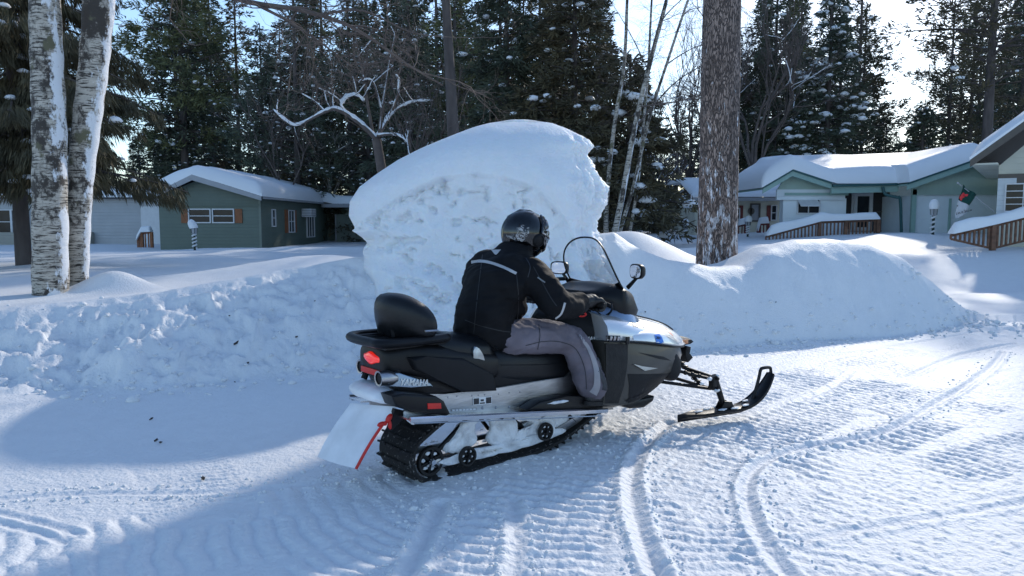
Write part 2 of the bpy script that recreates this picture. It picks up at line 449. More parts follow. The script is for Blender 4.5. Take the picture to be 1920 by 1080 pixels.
def build_heap():
    Y0 = 9.45
    rows = [(218, 950, 1000), (224, 915, 1040), (236, 880, 1066), (256, 832, 1098), (272, 795, 1106), (285, 770, 1100), (300, 742, 1103), (320, 712, 1116), (350, 668, 1132), (378, 649, 1133), (405, 647, 1124),
            (428, 660, 1115), (455, 680, 1122), (500, 682, 1140), (560, 684, 1165), (620, 682, 1185), (700, 670, 1200), (760, 660, 1220)]
    zz, lx, rx = [], [], []
    for py, a, b in rows:
        zz.append(at(960, py, Y0).z); lx.append(at(a, py, Y0).x); rx.append(at(b, py, Y0).x)
    zz, lx, rx = map(np.array, (zz[::-1], lx[::-1], rx[::-1]))
    nr_, ns = 330, 620
    # row parameter: closer spacing towards the top so the cap closes smoothly
    u = np.linspace(0, 1, nr_)
    z = zz[0] + (zz[-1] - zz[0]) * (1 - (1 - u) ** 1.6)
    a = np.interp(z, zz, lx); b = np.interp(z, zz, rx)
    k = np.array([.03, .1, .24, .1, .03]) if False else np.array([.25, .5, .25])
    for _ in range(2):
        a = np.convolve(np.pad(a, 1, 'edge'), k, 'valid'); b = np.convolve(np.pad(b, 1, 'edge'), k, 'valid')
    cx = (a + b) / 2; hw = (b - a) / 2
    top = np.sqrt(np.maximum(.05, 1 - np.clip((z - zz[-1] + .5) / .5, 0, 1) ** 2))
    ph = np.linspace(0, 2 * PI, ns, endpoint=False)
    PH, Z = np.meshgrid(ph, z)
    n = 2.6
    c, s = np.cos(PH), np.sin(PH)
    ex = np.sign(c) * np.abs(c) ** (2 / n); ey = np.sign(s) * np.abs(s) ** (2 / n)
    X = cx[:, None] + hw[:, None] * ex
    # crease line between the smooth cap and the rough face, as height over x
    crx = np.array([-3, -2.1, -1.7, -1.2, -.85, -.5, -.1, .3, .6, .8, 1.1, 1.6])
    crz = np.array([1.2, 1.38, 1.62, 1.88, 2.04, 2.09, 2.06, 1.92, 1.6, 1.2, .9, .6])
    cz = np.interp(X, crx, crz)
    cap = sst(-.04, .04, Z - cz)
    dep = .95 * top[:, None]
    front = (-ey > 0)
    over = .09 * np.exp(-((Z - cz - .22) / .28) ** 2) + .05 * cap
    Yb = Y0 + .35 + dep * ey - np.where(front, over * np.abs(ey) + .75 * sst(1.75, .1, Z) * np.abs(ey), 0)
    # cap face leans back towards its top
    Yb = Yb + np.where(front, .35 * sst(1.8, 2.9, Z) * np.abs(ey), 0)
    rr = 1 - cap
    un = np.arctan2(ey, ex) * 1.6
    ax, ay = X * 1.0 + Yb * .6, Z
    d = .05 * (fbm(ax * 1.2 + 9, ay * 1.2, 3, 11) - .5) * 2
    bil = np.abs(fbm(ax * 3.1, ay * 3.1, 4, 12) - .5) * 2
    cr = np.abs(fbm(ax * 7, ay * 8, 4, 23) - .5) * 2
    d = d + rr * (.17 * (.35 - np.abs(fbm(ax * 2.2, ay * 2.0, 2, 12) - .5) * 2) + (.15 + 1.15 * sst(.36, .64, fbm(ax * 1.4 + 7, ay * 1.4, 2, 27))) * (.09 * (.3 - bil) + .085 * (fbm(ax * 12, ay * 12, 5, 13) - .5) + .035 * (fbm(ax * 34, ay * 34, 3, 28) - .5) - .04 * sst(.07, .01, cr))) - rr * .03
    pits = sst(.62, .72, fbm(ax * 8, ay * 9, 4, 15)) * rr
    d = d - .07 * pits
    edge = sst(.55, 1.02, X)
    d = d + edge * (.16 * (.42 - np.abs(fbm(ax * 5.5 + 3, ay * 4.2, 4, 16) - .5) * 2.2) + .08 * (fbm(ax * 16, ay * 13, 3, 18) - .5))
    d = d + cap * .012 * (fbm(ax * 5, ay * 5, 3, 19) - .5)
    Xn = X + d * ex; Yn = Yb + d * ey; Zn = Z + .03 * rr * (fbm(ax * 7, ay * 7, 3, 14) - .5)
    V = np.stack([Xn, Yn, Zn], -1).reshape(-1, 3)
    i = np.arange(nr_ - 1)[:, None] * ns; j = np.arange(ns)[None]; j2 = (j + 1) % ns
    F = np.stack([i + j, i + j2, i + ns + j2, i + ns + j], -1).reshape(-1, 4)
    # closing cap: a few shrinking rings
    last = V[-ns:]; cen = last.mean(0); V2 = [V]; F2 = [F]; base = (nr_ - 1) * ns
    for k_ in range(1, 7):
        f = 1 - k_ / 6.5
        ring = cen + (last - cen) * f; ring[:, 2] = cen[2] + .02 * math.sin(k_ / 6.5 * PI / 2)
        nb = sum(len(q) for q in V2)
        V2.append(ring)
        F2.append(np.stack([base + j[0], base + j2[0], nb + j[0], nb + j2[0]], -1)[:, [0, 1, 3, 2]])
        base = nb
    V = np.vstack(V2); F = np.vstack(F2)
    nv = len(V); V = np.vstack([V, [[cen[0], cen[1], cen[2] + .021]]])
    fan = [(base + q, base + (q + 1) % ns, nv) for q in range(ns)]
    o = mesh_obj("snow_heap", V, F.tolist() + fan, "snow_block")
    tag(o, "tall overhanging snow heap with a smooth rounded cap, behind the snowmobile rider", "snow heap")
build_heap()
# ================================================================== SNOWMOBILE
mat("plastic_black", (.006, .006, .007), .4, var=.2, spec=.3, bump=.0006, bscale=300)
mat("plastic_matte", (.010, .010, .012), .6, var=.2, spec=.25, bump=.001, bscale=260)
mat("vinyl", (.007, .008, .010), .36, spec=.35, var=.25, vscale=12, bump=.0015, bscale=120)
mat("rubber", (.012, .011, .011), .75, var=.4, vscale=20, bump=.004, bscale=60)
mat("aluminium", (.46, .47, .48), .36, 1, var=.3, vscale=7, bump=.0015, bscale=50, stretch=(.6, 1, 3))
mat("bright_alu", (.75, .76, .78), .25, 1, var=.1)
mat("steel_grey", (.40, .40, .42), .35, 1, var=.2)
mat("silver_paint", (.66, .68, .70), .28, .6, var=.05, vscale=3, coat=.8)
mat("silver_blue", (.24, .31, .42), .3, .7, var=.06, vscale=3, coat=.6)
mat("bronze_plastic", (.045, .043, .037), .36, .1, var=.25, vscale=4, coat=.2)
mat("red_lens", (.75, .015, .01), .15, var=.15, coat=1, emit=((1, .03, .01), .35))
mat("red_tape", (.62, .02, .015), .45, var=.15)
mat("orange_lens", (.55, .19, .05), .25, var=.2, coat=.6)
mat("flap_white", (.78, .80, .83), .5, var=.12, vscale=5, bump=.003, bscale=30)
mat("decal_white", (.8, .8, .8), .45, var=.04)
mat("decal_grey", (.16, .17, .18), .45, var=.1)
mat("decal_dark", (.03, .03, .035), .45, var=.1)
mat("decal_blue", (.01, .2, .72), .4, var=.06)
mat("decal_red", (.7, .02, .03), .4, var=.06)
mat("sled_snow", (.84, .86, .89), .6, vscale=9, col2=(.50, .51, .53), c2lo=.5, c2hi=.72, bump=.012, bscale=45)
mat("dirty_rubber", (.011, .010, .010), .85, var=.3, vscale=45, col2=(.30, .28, .27), c2lo=.62, c2hi=.74, bump=.004, bscale=60)
mat("mirror_glass", (.8, .82, .85), .04, 1, var=.02, bump=.004, bscale=12)
def glass_mat():
    m = bpy.data.materials.new("screen_glass"); m.use_nodes = True
    N, K = m.node_tree.nodes, m.node_tree.links
    for n in list(N):
        if n.type != 'OUTPUT_MATERIAL': N.remove(n)
    out = [n for n in N if n.type == 'OUTPUT_MATERIAL'][0]
    t = N.new("ShaderNodeBsdfTransparent"); t.inputs[0].default_value = (.98, .985, .99, 1)
    g = N.new("ShaderNodeBsdfGlossy"); g.inputs["Roughness"].default_value = .05
    lw = N.new("ShaderNodeLayerWeight"); lw.inputs[0].default_value = .25
    nz = N.new("ShaderNodeTexNoise"); nz.inputs["Scale"].default_value = 9
    d = N.new("ShaderNodeBsdfDiffuse"); d.inputs[0].default_value = (.75, .78, .8, 1)
    mx2 = N.new("ShaderNodeMixShader"); mx = N.new("ShaderNodeMixShader")
    mul = N.new("ShaderNodeMath"); mul.operation = 'MULTIPLY'; mul.inputs[1].default_value = .05
    K.new(nz.outputs[0], mul.inputs[0]); K.new(mul.outputs[0], mx2.inputs[0])
    K.new(t.outputs[0], mx2.inputs[1]); K.new(d.outputs[0], mx2.inputs[2])
    mf = N.new("ShaderNodeMath"); mf.operation = 'MULTIPLY'; mf.inputs[1].default_value = .2
    K.new(lw.outputs["Fresnel"], mf.inputs[0]); K.new(mf.outputs[0], mx.inputs[0])
    K.new(mx2.outputs[0], mx.inputs[1]); K.new(g.outputs[0], mx.inputs[2])
    K.new(mx.outputs[0], out.inputs[0])
    M["screen_glass"] = m
glass_mat()
SR = empty("snowmobile", (SO[0], SO[1], 0), TH, "black and silver touring snowmobile with tall clear windshield and white snow flap", "snowmobile")
def sled(name, bm, m, parent=None, **k): return bm_obj(name, bm, m, parent or SR, **k)
def rnd_noise(ob, amp, sc, seed=0, axis=None):
    me = ob.data; n = len(me.vertices); co = np.empty(n * 3); me.vertices.foreach_get("co", co); co = co.reshape(-1, 3)
    no = np.empty(n * 3); me.vertices.foreach_get("normal", no); no = no.reshape(-1, 3)
    d = (fbm(co[:, 0] * sc + co[:, 1] * sc * .7, co[:, 2] * sc + co[:, 1] * sc * .6, 3, seed) - .5) * 2 * amp
    me.vertices.foreach_set("co", (co + no * d[:, None]).ravel()); me.update()
# ---- track: loop path in (x, z)
def track_path():
    p = []
    R = .135
    for a in range(-90, -235, -12):
        p.append((-.06 + R * math.cos(math.radians(a)), .14 + R * math.sin(math.radians(a)) * 1.0))
    p += [(.02, .335), (.2, .40), (.4, .42), (.7, .42), (1.1, .40)]
    for a in range(80, -75, -14):
        p.append((1.38 + .095 * math.cos(math.radians(a)), .31 + .095 * math.sin(math.radians(a))))
    p += [(1.30, .165), (1.12, .09), (.98, .045), (.8, .014), (.55, .006), (.3, .005), (.1, .004)]
    return p
tp = [(v.x, v.y) for v in crv(track_path(), 5, closed=True)]
def resample(P, step):
    out = []; d = 0; n = len(P)
    for i in range(n):
        a, b = P[i], P[(i + 1) % n]; l = math.hypot(b[0] - a[0], b[1] - a[1])
        while d <= l:
            t = d / l if l else 0
            out.append((a[0] + (b[0] - a[0]) * t, a[1] + (b[1] - a[1]) * t, (b[0] - a[0]) / max(l, 1e-9), (b[1] - a[1]) / max(l, 1e-9)))
            d += step
        d -= l
    return out
bm = bmesh.new(); rings = []
rs = resample(tp, .02)
for x, z, tx, tz in rs:
    nx, nz = -tz, tx      # inward/outward
    rings.append([bm.verts.new((x + nx * o, y, z + nz * o)) for y, o in ((-.19, .0), (-.19, .02), (.19, .02), (.19, .0))])
n = len(rings)
for i in range(n):
    A, B = rings[i], rings[(i + 1) % n]
    for k in range(4): bm.faces.new((A[k], A[(k + 1) % 4], B[(k + 1) % 4], B[k]))
sled("track", bm, "dirty_rubber")
# which side is outward? loop runs clockwise from bottom to rear to top: outward = (tz, -tx) flipped by test
cxm, czm = .6, .2
bm = bmesh.new(); rr = random.Random(4)
for q, (x, z, tx, tz) in enumerate(resample(tp, .0635)):
    nx, nz = tz, -tx
    if (x - .6) * nx + (z - .21) * nz < 0: nx, nz = -nx, -nz
    ang = math.atan2(nz, nx)
    for (ya, yb) in ((-.188, -.13), (-.115, -.045), (-.04, .04), (.045, .115), (.13, .188)) if q % 2 else ((-.188, -.09), (-.08, .08), (.09, .188)):
        h = .042 * rr.uniform(.8, 1.1)
        M4 = Matrix.Rotation(-ang, 3, 'Y')
        vs = box(bm, (0, 0, 0), (h, yb - ya, .012), .003)
        for v in vs:
            c = M4 @ v.co
            v.co = Vector((c.x + x + nx * h * .5, c.y + (ya + yb) / 2, c.z + z + nz * h * .5))
sled("track_lug", bm, "dirty_rubber")["kind"] = "stuff"
# ---- wheels
def wheel(x, z, r, y, big=False):
    bm = bmesh.new()
    secs = []
    for a in range(28):
        t = a / 28 * 2 * PI
        secs.append([(x + rr_ * math.cos(t), y + yy, z + rr_ * math.sin(t)) for rr_, yy in ((r * .78, -.012), (r * .96, -.014), (r, -.005), (r, .012), (r * .78, .014))])
    R = [[bm.verts.new(p) for p in s] for s in secs]
    for i in range(28):
        A, B = R[i], R[(i + 1) % 28]
        for k in range(4): bm.faces.new((A[k], A[k + 1], B[k + 1], B[k]))
        bm.faces.new((A[4], A[0], B[0], B[4]))
    w = sled("wheel", bm, "rubber")
    bm = bmesh.new()
    bmesh.ops.create_cone(bm, cap_ends=True, segments=24, radius1=r * .8, radius2=r * .8, depth=.006, matrix=Matrix.Translation((x, y + .012, z)) @ Matrix.Rotation(PI / 2, 4, 'X'))
    for k in range(6):
        a = k * PI / 3 + .3
        vs = box(bm, (r * .45, 0, 0), (r * .6, .014, r * .2), .003)
        for v in vs:
            c = Matrix.Rotation(-a, 3, 'Y') @ v.co
            v.co = c + Vector((x, y - .004, z))
    bmesh.ops.create_cone(bm, cap_ends=True, segments=16, radius1=r * .24, radius2=r * .2, depth=.03, matrix=Matrix.Translation((x, y - .01, z)) @ Matrix.Rotation(PI / 2, 4, 'X'))
    bm_obj("rim", bm, "plastic_black", w)
    bm = bmesh.new()
    for k in range(6):
        a = k * PI / 3 + .3 + PI / 6
        vs = icos(bm, (0, 0, 0), r * .17, (1.1, .35, .75), 1, .25, rr)
        for v in vs:
            v.co = v.co + Vector((x + r * .56 * math.cos(a), y + .002, z + r * .56 * math.sin(a)))
    bm_obj("packed_snow", bm, "sled_snow", w)["kind"] = "stuff"
    if big:
        bm = bmesh.new()
        bmesh.ops.create_cone(bm, cap_ends=True, segments=16, radius1=.02, radius2=.016, depth=.02, matrix=Matrix.Translation((x, y - .03, z)) @ Matrix.Rotation(PI / 2, 4, 'X'))
        bm_obj("axle_bolt", bm, "bright_alu", w)
wheel(-.065, .112, .092, -.155, True)
wheel(.185, .10, .062, -.195)
wheel(.84, .135, .062, -.195)
wheel(1.16, .22, .06, -.12)
# ---- slide rails, arms and packed snow
bm = bmesh.new()
plate(bm, [(-.10, .085), (.0, .06), (.75, .05), (1.0, .075), (1.2, .135), (1.33, .22), (1.30, .245), (1.15, .18), (.95, .115), (.7, .085), (.1, .10), (-.06, .125)], -.165, -.15, .002)
plate(bm, [(-.10, .085), (.0, .06), (.75, .05), (1.0, .075), (1.2, .135), (1.33, .22), (1.30, .245), (1.15, .18), (.95, .115), (.7, .085), (.1, .10), (-.06, .125)], .15, .165, .002)
sled("slide_rail", bm, "aluminium")
bm = bmesh.new()
for y in (-.15, .15):
    tube(bm, [(.0, y, .17), (.33, y, .40)], .016, 8)
    tube(bm, [(.33, y, .39), (.50, y, .27), (.62, y, .12)], .014, 8)
    tube(bm, [(.62, y, .30), (.98, y, .30)], .016, 8)
    tube(bm, [(.98, y, .30), (1.16, y, .14)], .016, 8)
tube(bm, [(.50, -.1, .32), (.75, -.1, .12)], .03, 12)
tube(bm, [(1.0, -.02, .36), (1.16, -.02, .14)], .03, 12)
sled("suspension_arm", bm, "plastic_black")
def lumpy(name, prof, yc, half, m="sled_snow", amp=.032, sc=15, seed=1, parent=None):
    bm = bmesh.new()
    c = crv([(p[0], p[1]) for p in prof], 4, closed=True)
    pillow(bm, [(v.x, v.y) for v in c], yc, half, 5, 3)
    bmesh.ops.subdivide_edges(bm, edges=bm.edges[:], cuts=1)
    o = sled(name, bm, m, parent, sharp=80); rnd_noise(o, amp, sc, seed)
    return o
S1 = lumpy("packed_snow", [(.02, .19), (.10, .235), (.21, .31), (.31, .36), (.28, .25), (.27, .17), (.12, .12)], -.15, .03, seed=2)
lumpy("packed_snow", [(.36, .37), (.44, .30), (.58, .285), (.60, .13), (.46, .10), (.38, .15), (.40, .24)], -.145, .035, seed=3)
lumpy("packed_snow", [(.58, .30), (.76, .30), (.96, .33), (1.02, .26), (.94, .23), (.96, .11), (.78, .09), (.55, .09), (.58, .15), (.72, .18), (.72, .25), (.60, .26)], -.14, .035, seed=5)
lumpy("packed_snow", [(.95, .30), (1.1, .35), (1.34, .36), (1.38, .30), (1.3, .22), (1.15, .16), (.98, .12), (.92, .2)], -.14, .035, seed=6)
lumpy("packed_snow", [(-.02, .10), (.1, .06), (.4, .055), (.8, .06), (1.05, .1), (.9, .13), (.5, .12), (.2, .13)], -.172, .012, seed=7, amp=.01)
# solid black block standing in for the shade inside the tunnel
bm = bmesh.new()
plate(bm, [(-.28, .56), (-.2, .44), (.3, .44), (1.2, .37), (1.35, .28), (1.5, .3), (1.5, .55), (.3, .60)], -.19, .19, .01)
sled("tunnel_shade_block", bm, "plastic_matte")
# ---- tunnel sides
bm = bmesh.new()
tun = L2([(752, 738), (835, 739), (930, 728), (1060, 708), (1075, 690), (1150, 690), (1150, 768), (835, 790), (762, 786)], -.215)
plate(bm, tun, -.215, -.20, .003)
plate(bm, tun, .20, .215, .003)
tn = sled("tunnel", bm, "aluminium")
bm = bmesh.new()
for px, py in [(840, 745), (857, 743), (885, 742), (897, 741), (909, 740), (935, 739), (955, 736), (975, 735), (905, 765), (930, 764), (955, 763)]:
    v = loc(px, py, -.216); big = py > 760
    icos(bm, v, .009 if big else .005, (1, .6, 1), 2)
bm_obj("rivet", bm, "steel_grey", tn)["kind"] = "stuff"
def decal(name, corners, y, m, parent, th=.0015):
    bm = bmesh.new()
    plate(bm, L2(corners, y), y - th, y + th)
    return bm_obj(name, bm, m, parent, smooth=False)
st = decal("warning_label", [(887, 746), (922, 743), (922, 757), (887, 760)], -.2175, "decal_white", tn)
decal("print", [(888.5, 747.5), (898, 746.7), (898, 757.5), (888.5, 758.5)], -.220, "decal_dark", st)
decal("print", [(911.5, 745.5), (921, 744.5), (921, 755.5), (911.5, 756.5)], -.220, "decal_dark", st)
decal("print", [(901.5, 749), (907, 748.5), (907, 752), (901.5, 752.5)], -.220, "decal_dark", st)
decal("print", [(900, 755), (909, 754.2), (909, 756.4), (900, 757.2)], -.220, "decal_dark", st)
st = decal("serial_label", [(846, 767), (894, 764.3), (894, 770), (846, 772.5)], -.2175, "steel_grey", tn)
for k in range(7):
    decal("print", [(848 + k * 6.5, 768 - k * .35), (852.5 + k * 6.5, 767.8 - k * .35), (852.5 + k * 6.5, 770.5 - k * .35), (848 + k * 6.5, 770.8 - k * .35)], -.220, "decal_white", st)
# ---- running boards
for s in (-1, 1):
    bm = bmesh.new()
    a = loc(770, 786, -.36); b = loc(1140, 768, -.36)
    x0, z0, x1, z1 = a.x, a.z, b.x, b.z
    secs = []
    for k in range(9):
        t = k / 8; x = x0 + (x1 - x0) * t; z = z0 + (z1 - z0) * t
        wob = .0
        secs.append([(x, s * .21, z - .006), (x, s * .345, z - .003), (x, s * .355, z + .010), (x, s * .365, z + .002), (x, s * .36, z - .022), (x, s * .345, z - .012), (x, s * .21, z - .014)])
    loft(bm, secs)
    o = sled("running_board", bm, "bright_alu", sharp=25)
    bm = bmesh.new()
    tube(bm, [(x0 + .02, s * .362, z0 - .028), (x1 - .1, s * .362, z1 - .028)], .004, 6)
    bm_obj("board_lip", bm, "steel_grey", o)
bm = bmesh.new()      # snow lying on the board
c = [(loc(px, py, -.36).x, loc(px, py, -.36).z) for px, py in ((1000, 772), (1040, 764), (1075, 758), (1100, 762), (1095, 770))]
o = lumpy("board_snow", [(.70, .365), (.78, .378), (.90, .372), (.96, .35), (.8, .35)], -.28, .05, seed=9, amp=.01)
# ---- toe hold plate above the board
bm = bmesh.new()
plate(bm, L2([(985, 768), (1010, 752), (1060, 742), (1110, 742), (1130, 768)], -.30), -.32, -.22, .01)
sled("toe_rest", bm, "plastic_black")
# ---- side skirts at the rear with reflector
for s in (-1, 1):
    bm = bmesh.new()
    p = L2([(734, 743), (755, 738), (818, 743), (832, 752), (844, 776), (836, 780), (772, 772), (742, 763)], -.33)
    if s > 0: p = [(x + .22, z) for x, z in p]
    plate(bm, p, s * .34, s * .20, .014, 3)
    o = sled("rear_fender", bm, "plastic_black")
    bm = bmesh.new()
    plate(bm, [(x + (.22 if s > 0 else 0), z) for x, z in L2([(801, 756), (826, 755.5), (827, 766), (802, 767)], -.34)], s * .346, s * .33, .003)
    bm_obj("reflector", bm, "red_tape", o)
# hanging bracket / grey crusted snow under fender
bm = bmesh.new()
plate(bm, L2([(737, 765), (758, 770), (752, 785), (735, 803), (722, 812), (730, 790)], -.2), -.22, -.19, .004)
sled("flap_bracket", bm, "plastic_matte")
lumpy("crusted_snow", [(v.x, v.z) for v in (loc(px, py, -.22) for px, py in ((757, 770), (790, 776), (835, 783), (810, 789), (778, 789), (772, 797), (760, 788)))], -.23, .02, "flap_white", amp=.012, seed=12)
# ---- bumper across the tail, frosted
def across(bm, pts, half, r, n=20):
    pass
bm = bmesh.new()
secs = []
for k in range(25):
    y = -.205 + .41 * k / 24; b_ = .04 * (1 - (abs(y) / .205) ** 2.5)
    e = 1 - .35 * (abs(y) / .205) ** 4
    cx, cz = -.315 - b_, .548
    secs.append([(cx + .095 * math.cos(a), y, cz + .044 * e * math.sin(a) * (1.2 if math.sin(a) > 0 else .9)) for a in [q / 12 * 2 * PI for q in range(12)]])
loft(bm, secs)
o = sled("rear_bumper", bm, "flap_white", sharp=60); rnd_noise(o, .008, 14, 3)
bm = bmesh.new()
bm.free()
for k in range(3):
    bm = bmesh.new(); tube(bm, [(-.33, -.16 + k * .16, .60), (-.28, -.16 + k * .16, .70)], .02, 8)
    sled("bumper_mount", bm, "plastic_matte")
# ---- snow flap: a hanging sheet with red edge and ribbon
a0 = loc(742, 764, -.2); a1 = loc(668, 879, -.2); b0 = loc(657, 757, .2); b1 = loc(595, 857, .2)
bm = bmesh.new(); secs = []
for i in range(13):
    t = i / 12; row = []
    for j in range(13):
        u = j / 12
        p = a0.lerp(a1, t).lerp(b0.lerp(b1, t), u)
        p.x -= .018 * math.sin(t * PI) + .01 * math.sin(u * PI) ; row.append(p)
    secs.append(row)
fr = [[bm.verts.new(p) for p in r_] for r_ in secs]
bk = [[bm.verts.new(p + Vector((.008, 0, .004))) for p in r_] for r_ in secs]
for i in range(12):
    for j in range(12):
        bm.faces.new((fr[i][j], fr[i][j + 1], fr[i + 1][j + 1], fr[i + 1][j])); bm.faces.new((bk[i][j], bk[i + 1][j], bk[i + 1][j + 1], bk[i][j + 1]))
for i in range(12):
    for r1 in (0, 12):
        bm.faces.new((fr[i][r1], fr[i + 1][r1], bk[i + 1][r1], bk[i][r1])); bm.faces.new((fr[r1][i], bk[r1][i], bk[r1][i + 1], fr[r1][i + 1]))
fl = sled("snow_flap", bm, "flap_white")
bm = bmesh.new()
tube(bm, [secs[i][0] + Vector((-.004, -.004, 0)) for i in range(3, 13)], .0085, 6, flat=1.0)
bm_obj("red_edge", bm, "red_tape", fl)
bm = bmesh.new()
q = loc(722, 793, -.21)
for dx, dz, sx, sz, an in ((.02, .025, .03, .018, .9), (-.03, .0, .026, .014, .2), (.025, -.012, .012, .03, .1), (-.005, .0, .014, .014, 0)):
    vs = icos(bm, (0, 0, 0), 1, (sx, .012, sz), 2)
    for v in vs: v.co = Matrix.Rotation(-an, 3, 'Y') @ v.co + q + Vector((dx, -.008, dz))
bm_obj("red_ribbon", bm, "red_tape", fl)
# ---- tail body
bm = bmesh.new()
# (x, half width, z bottom, z top) rings with rounded square section
def body(bm, st, n=24, p=3.2):
    secs = []
    for x, hw, z0, z1 in st:
        r = []
        for k in range(n):
            a = 2 * PI * k / n
            c, s = math.cos(a), math.sin(a)
            r.append((x, hw * math.copysign(abs(c) ** (2 / p), c), (z0 + z1) / 2 + (z1 - z0) / 2 * math.copysign(abs(s) ** (2 / p), s)))
        secs.append(r)
    loft(bm, secs)
body(bm, [(-.365, .11, .70, .79), (-.36, .145, .65, .83), (-.33, .165, .63, .85), (-.22, .195, .62, .87), (-.1, .23, .57, .86), (.1, .23, .54, .81), (.35, .225, .52, .76), (.42, .21, .53, .74)])
sled("tail_body", bm, "plastic_black", sharp=60)
# sculpted side panels of the tail
for s in (-1, 1):
    bm = bmesh.new()
    p = L2([(752, 700), (800, 708), (840, 715), (862, 730), (858, 738), (800, 737), (742, 736), (738, 727), (745, 712)], -.19)
    if s > 0: p = [(x + .14, z) for x, z in p]
    plate(bm, p, s * .20, s * .12, .018, 3)
    o = sled("side_panel", bm, "plastic_black")
    bm = bmesh.new()
    p = L2([(770, 672), (800, 668), (870, 672), (925, 700), (932, 733), (870, 736), (820, 712), (780, 694)], -.235)
    plate(bm, p, s * .242, s * .15, .018, 3)
    sled("side_panel", bm, "plastic_matte")
    # exhaust shroud with the maker's word
    bm = bmesh.new()
    p = L2([(722, 701), (748, 699), (806, 718), (812, 725), (770, 726), (718, 725)], -.205)
    if s > 0: p = [(x + .2, z) for x, z in p]
    plate(bm, p, s * .212, s * .14, .008, 2)
    sh = sled("exhaust_shroud", bm, "silver_blue")
    if s < 0:
        c = loc(777, 717.5, -.215)
        text_obj("lettering", "YAMAHA", .052, Matrix.Translation(c) @ Matrix.Rotation(math.radians(9), 4, 'Y') @ Matrix.Rotation(PI / 2, 4, 'X'), "decal_white", sh, shear=.12, bold=.0012, squash=.92)
    bm = bmesh.new()
    c = loc(723, 710, -.20); cc = Vector((c.x + (.09 if s > 0 else 0), s * .19, c.z))
    prof = [(-.04, .034), (-.042, .044), (.0, .047), (.035, .044), (.075, .026)]
    secs = [[(cc.x + dx, cc.y + r * math.cos(k / 20 * 2 * PI), cc.z + r * math.sin(k / 20 * 2 * PI) + dx * -.1) for k in range(20)] for dx, r in prof]
    loft(bm, secs, caps=False)
    ex = sled("exhaust_pipe", bm, "steel_grey")
    bm = bmesh.new()
    bmesh.ops.create_cone(bm, cap_ends=True, segments=20, radius1=.034, radius2=.034, depth=.006, matrix=Matrix.Translation((cc.x - .03, cc.y, cc.z)) @ Matrix.Rotation(PI / 2, 4, 'Y'))
    bm_obj("pipe_mouth", bm, "plastic_matte", ex)
    bm = bmesh.new()
    for a_ in (.35, -.1, -.55):
        tube(bm, [(cc.x + .0, cc.y - s * -.0 + s * .036, cc.z + a_ * .045), (cc.x + .04, cc.y + s * .034, cc.z + a_ * .035)], .0045, 6)
    bm_obj("shroud_fin", bm, "bright_alu", ex)
# wrap-round tail light
bm = bmesh.new()
secs = []
for k in range(19):
    t = k / 18; y = -.165 + .33 * t
    f = abs(y) / .165
    x = -.372 + .10 * f ** 3
    hz = .030 + .010 * math.cos(f * 7)
    secs.append([(x - .012 + .03 * (1 - math.cos(a)) * .5, y, .757 - .004 * f + hz * math.sin(a)) for a in [q / 10 * 2 * PI for q in range(10)]])
loft(bm, secs); sled("tail_light", bm, "red_lens", sharp=70)
bm = bmesh.new(); box(bm, (-.365, 0, .675), (.012, .24, .035), .004); sled("rear_reflector", bm, "red_tape")
# ---- rack, backrest, seats
bm = bmesh.new()
ctr = crv([(-.435, 0), (-.425, .12), (-.39, .185), (-.28, .215), (.0, .20), (.04, .16), (.04, 0), (.04, -.16), (.0, -.20), (-.28, -.215), (-.41, -.195), (-.43, -.13)], 5, closed=True)
tube(bm, [(v.x, v.y, .868 - .02 * (v.x + .5)) for v in ctr], .030, 10, closed=True, flat=.9)
for y in (-.12, -.04, .04, .12): tube(bm, [(-.43, y, .868), (.02, y, .856)], .016, 8)
box(bm, (-.17, 0, .845), (.42, .38, .05), .015)
rk = sled("cargo_rack", bm, "plastic_black")
bm = bmesh.new()
secs = []
for k in range(29):
    y = -.25 + .50 * k / 28
    f = min(1, abs(y) / .25); e = max(.04, (1 - f ** 2.6)) ** (1 / 2.0)
    xo = .03 + .10 * f * f
    zc = .985 - .03 * f * f
    rg = []
    for q in range(20):
        a = q / 20 * 2 * PI
        c, s_ = math.cos(a), math.sin(a)
        rg.append((-.222 + xo + .112 * e * math.copysign(abs(c) ** .75, c) - .028 * e * s_ , y, zc - .006 + .150 * e * math.copysign(abs(s_) ** .85, s_)))
    secs.append(rg)
loft(bm, secs)
br = sled("backrest", bm, "vinyl", sharp=80)
bm = bmesh.new()
bm.free()
for s in (-1, 1):
    bm = bmesh.new(); tube(bm, [(-.26, s * .08, .88), (-.27, s * .08, .96), (-.2, s * .08, 1.0)], .014, 8); bm_obj("support_bracket", bm, "plastic_matte", br)
bm = bmesh.new()
tube(bm, [(-.17, -.273, .925), (-.08, -.272, .921)], .006, 6)
bm_obj("recline_lever", bm, "steel_grey", br)
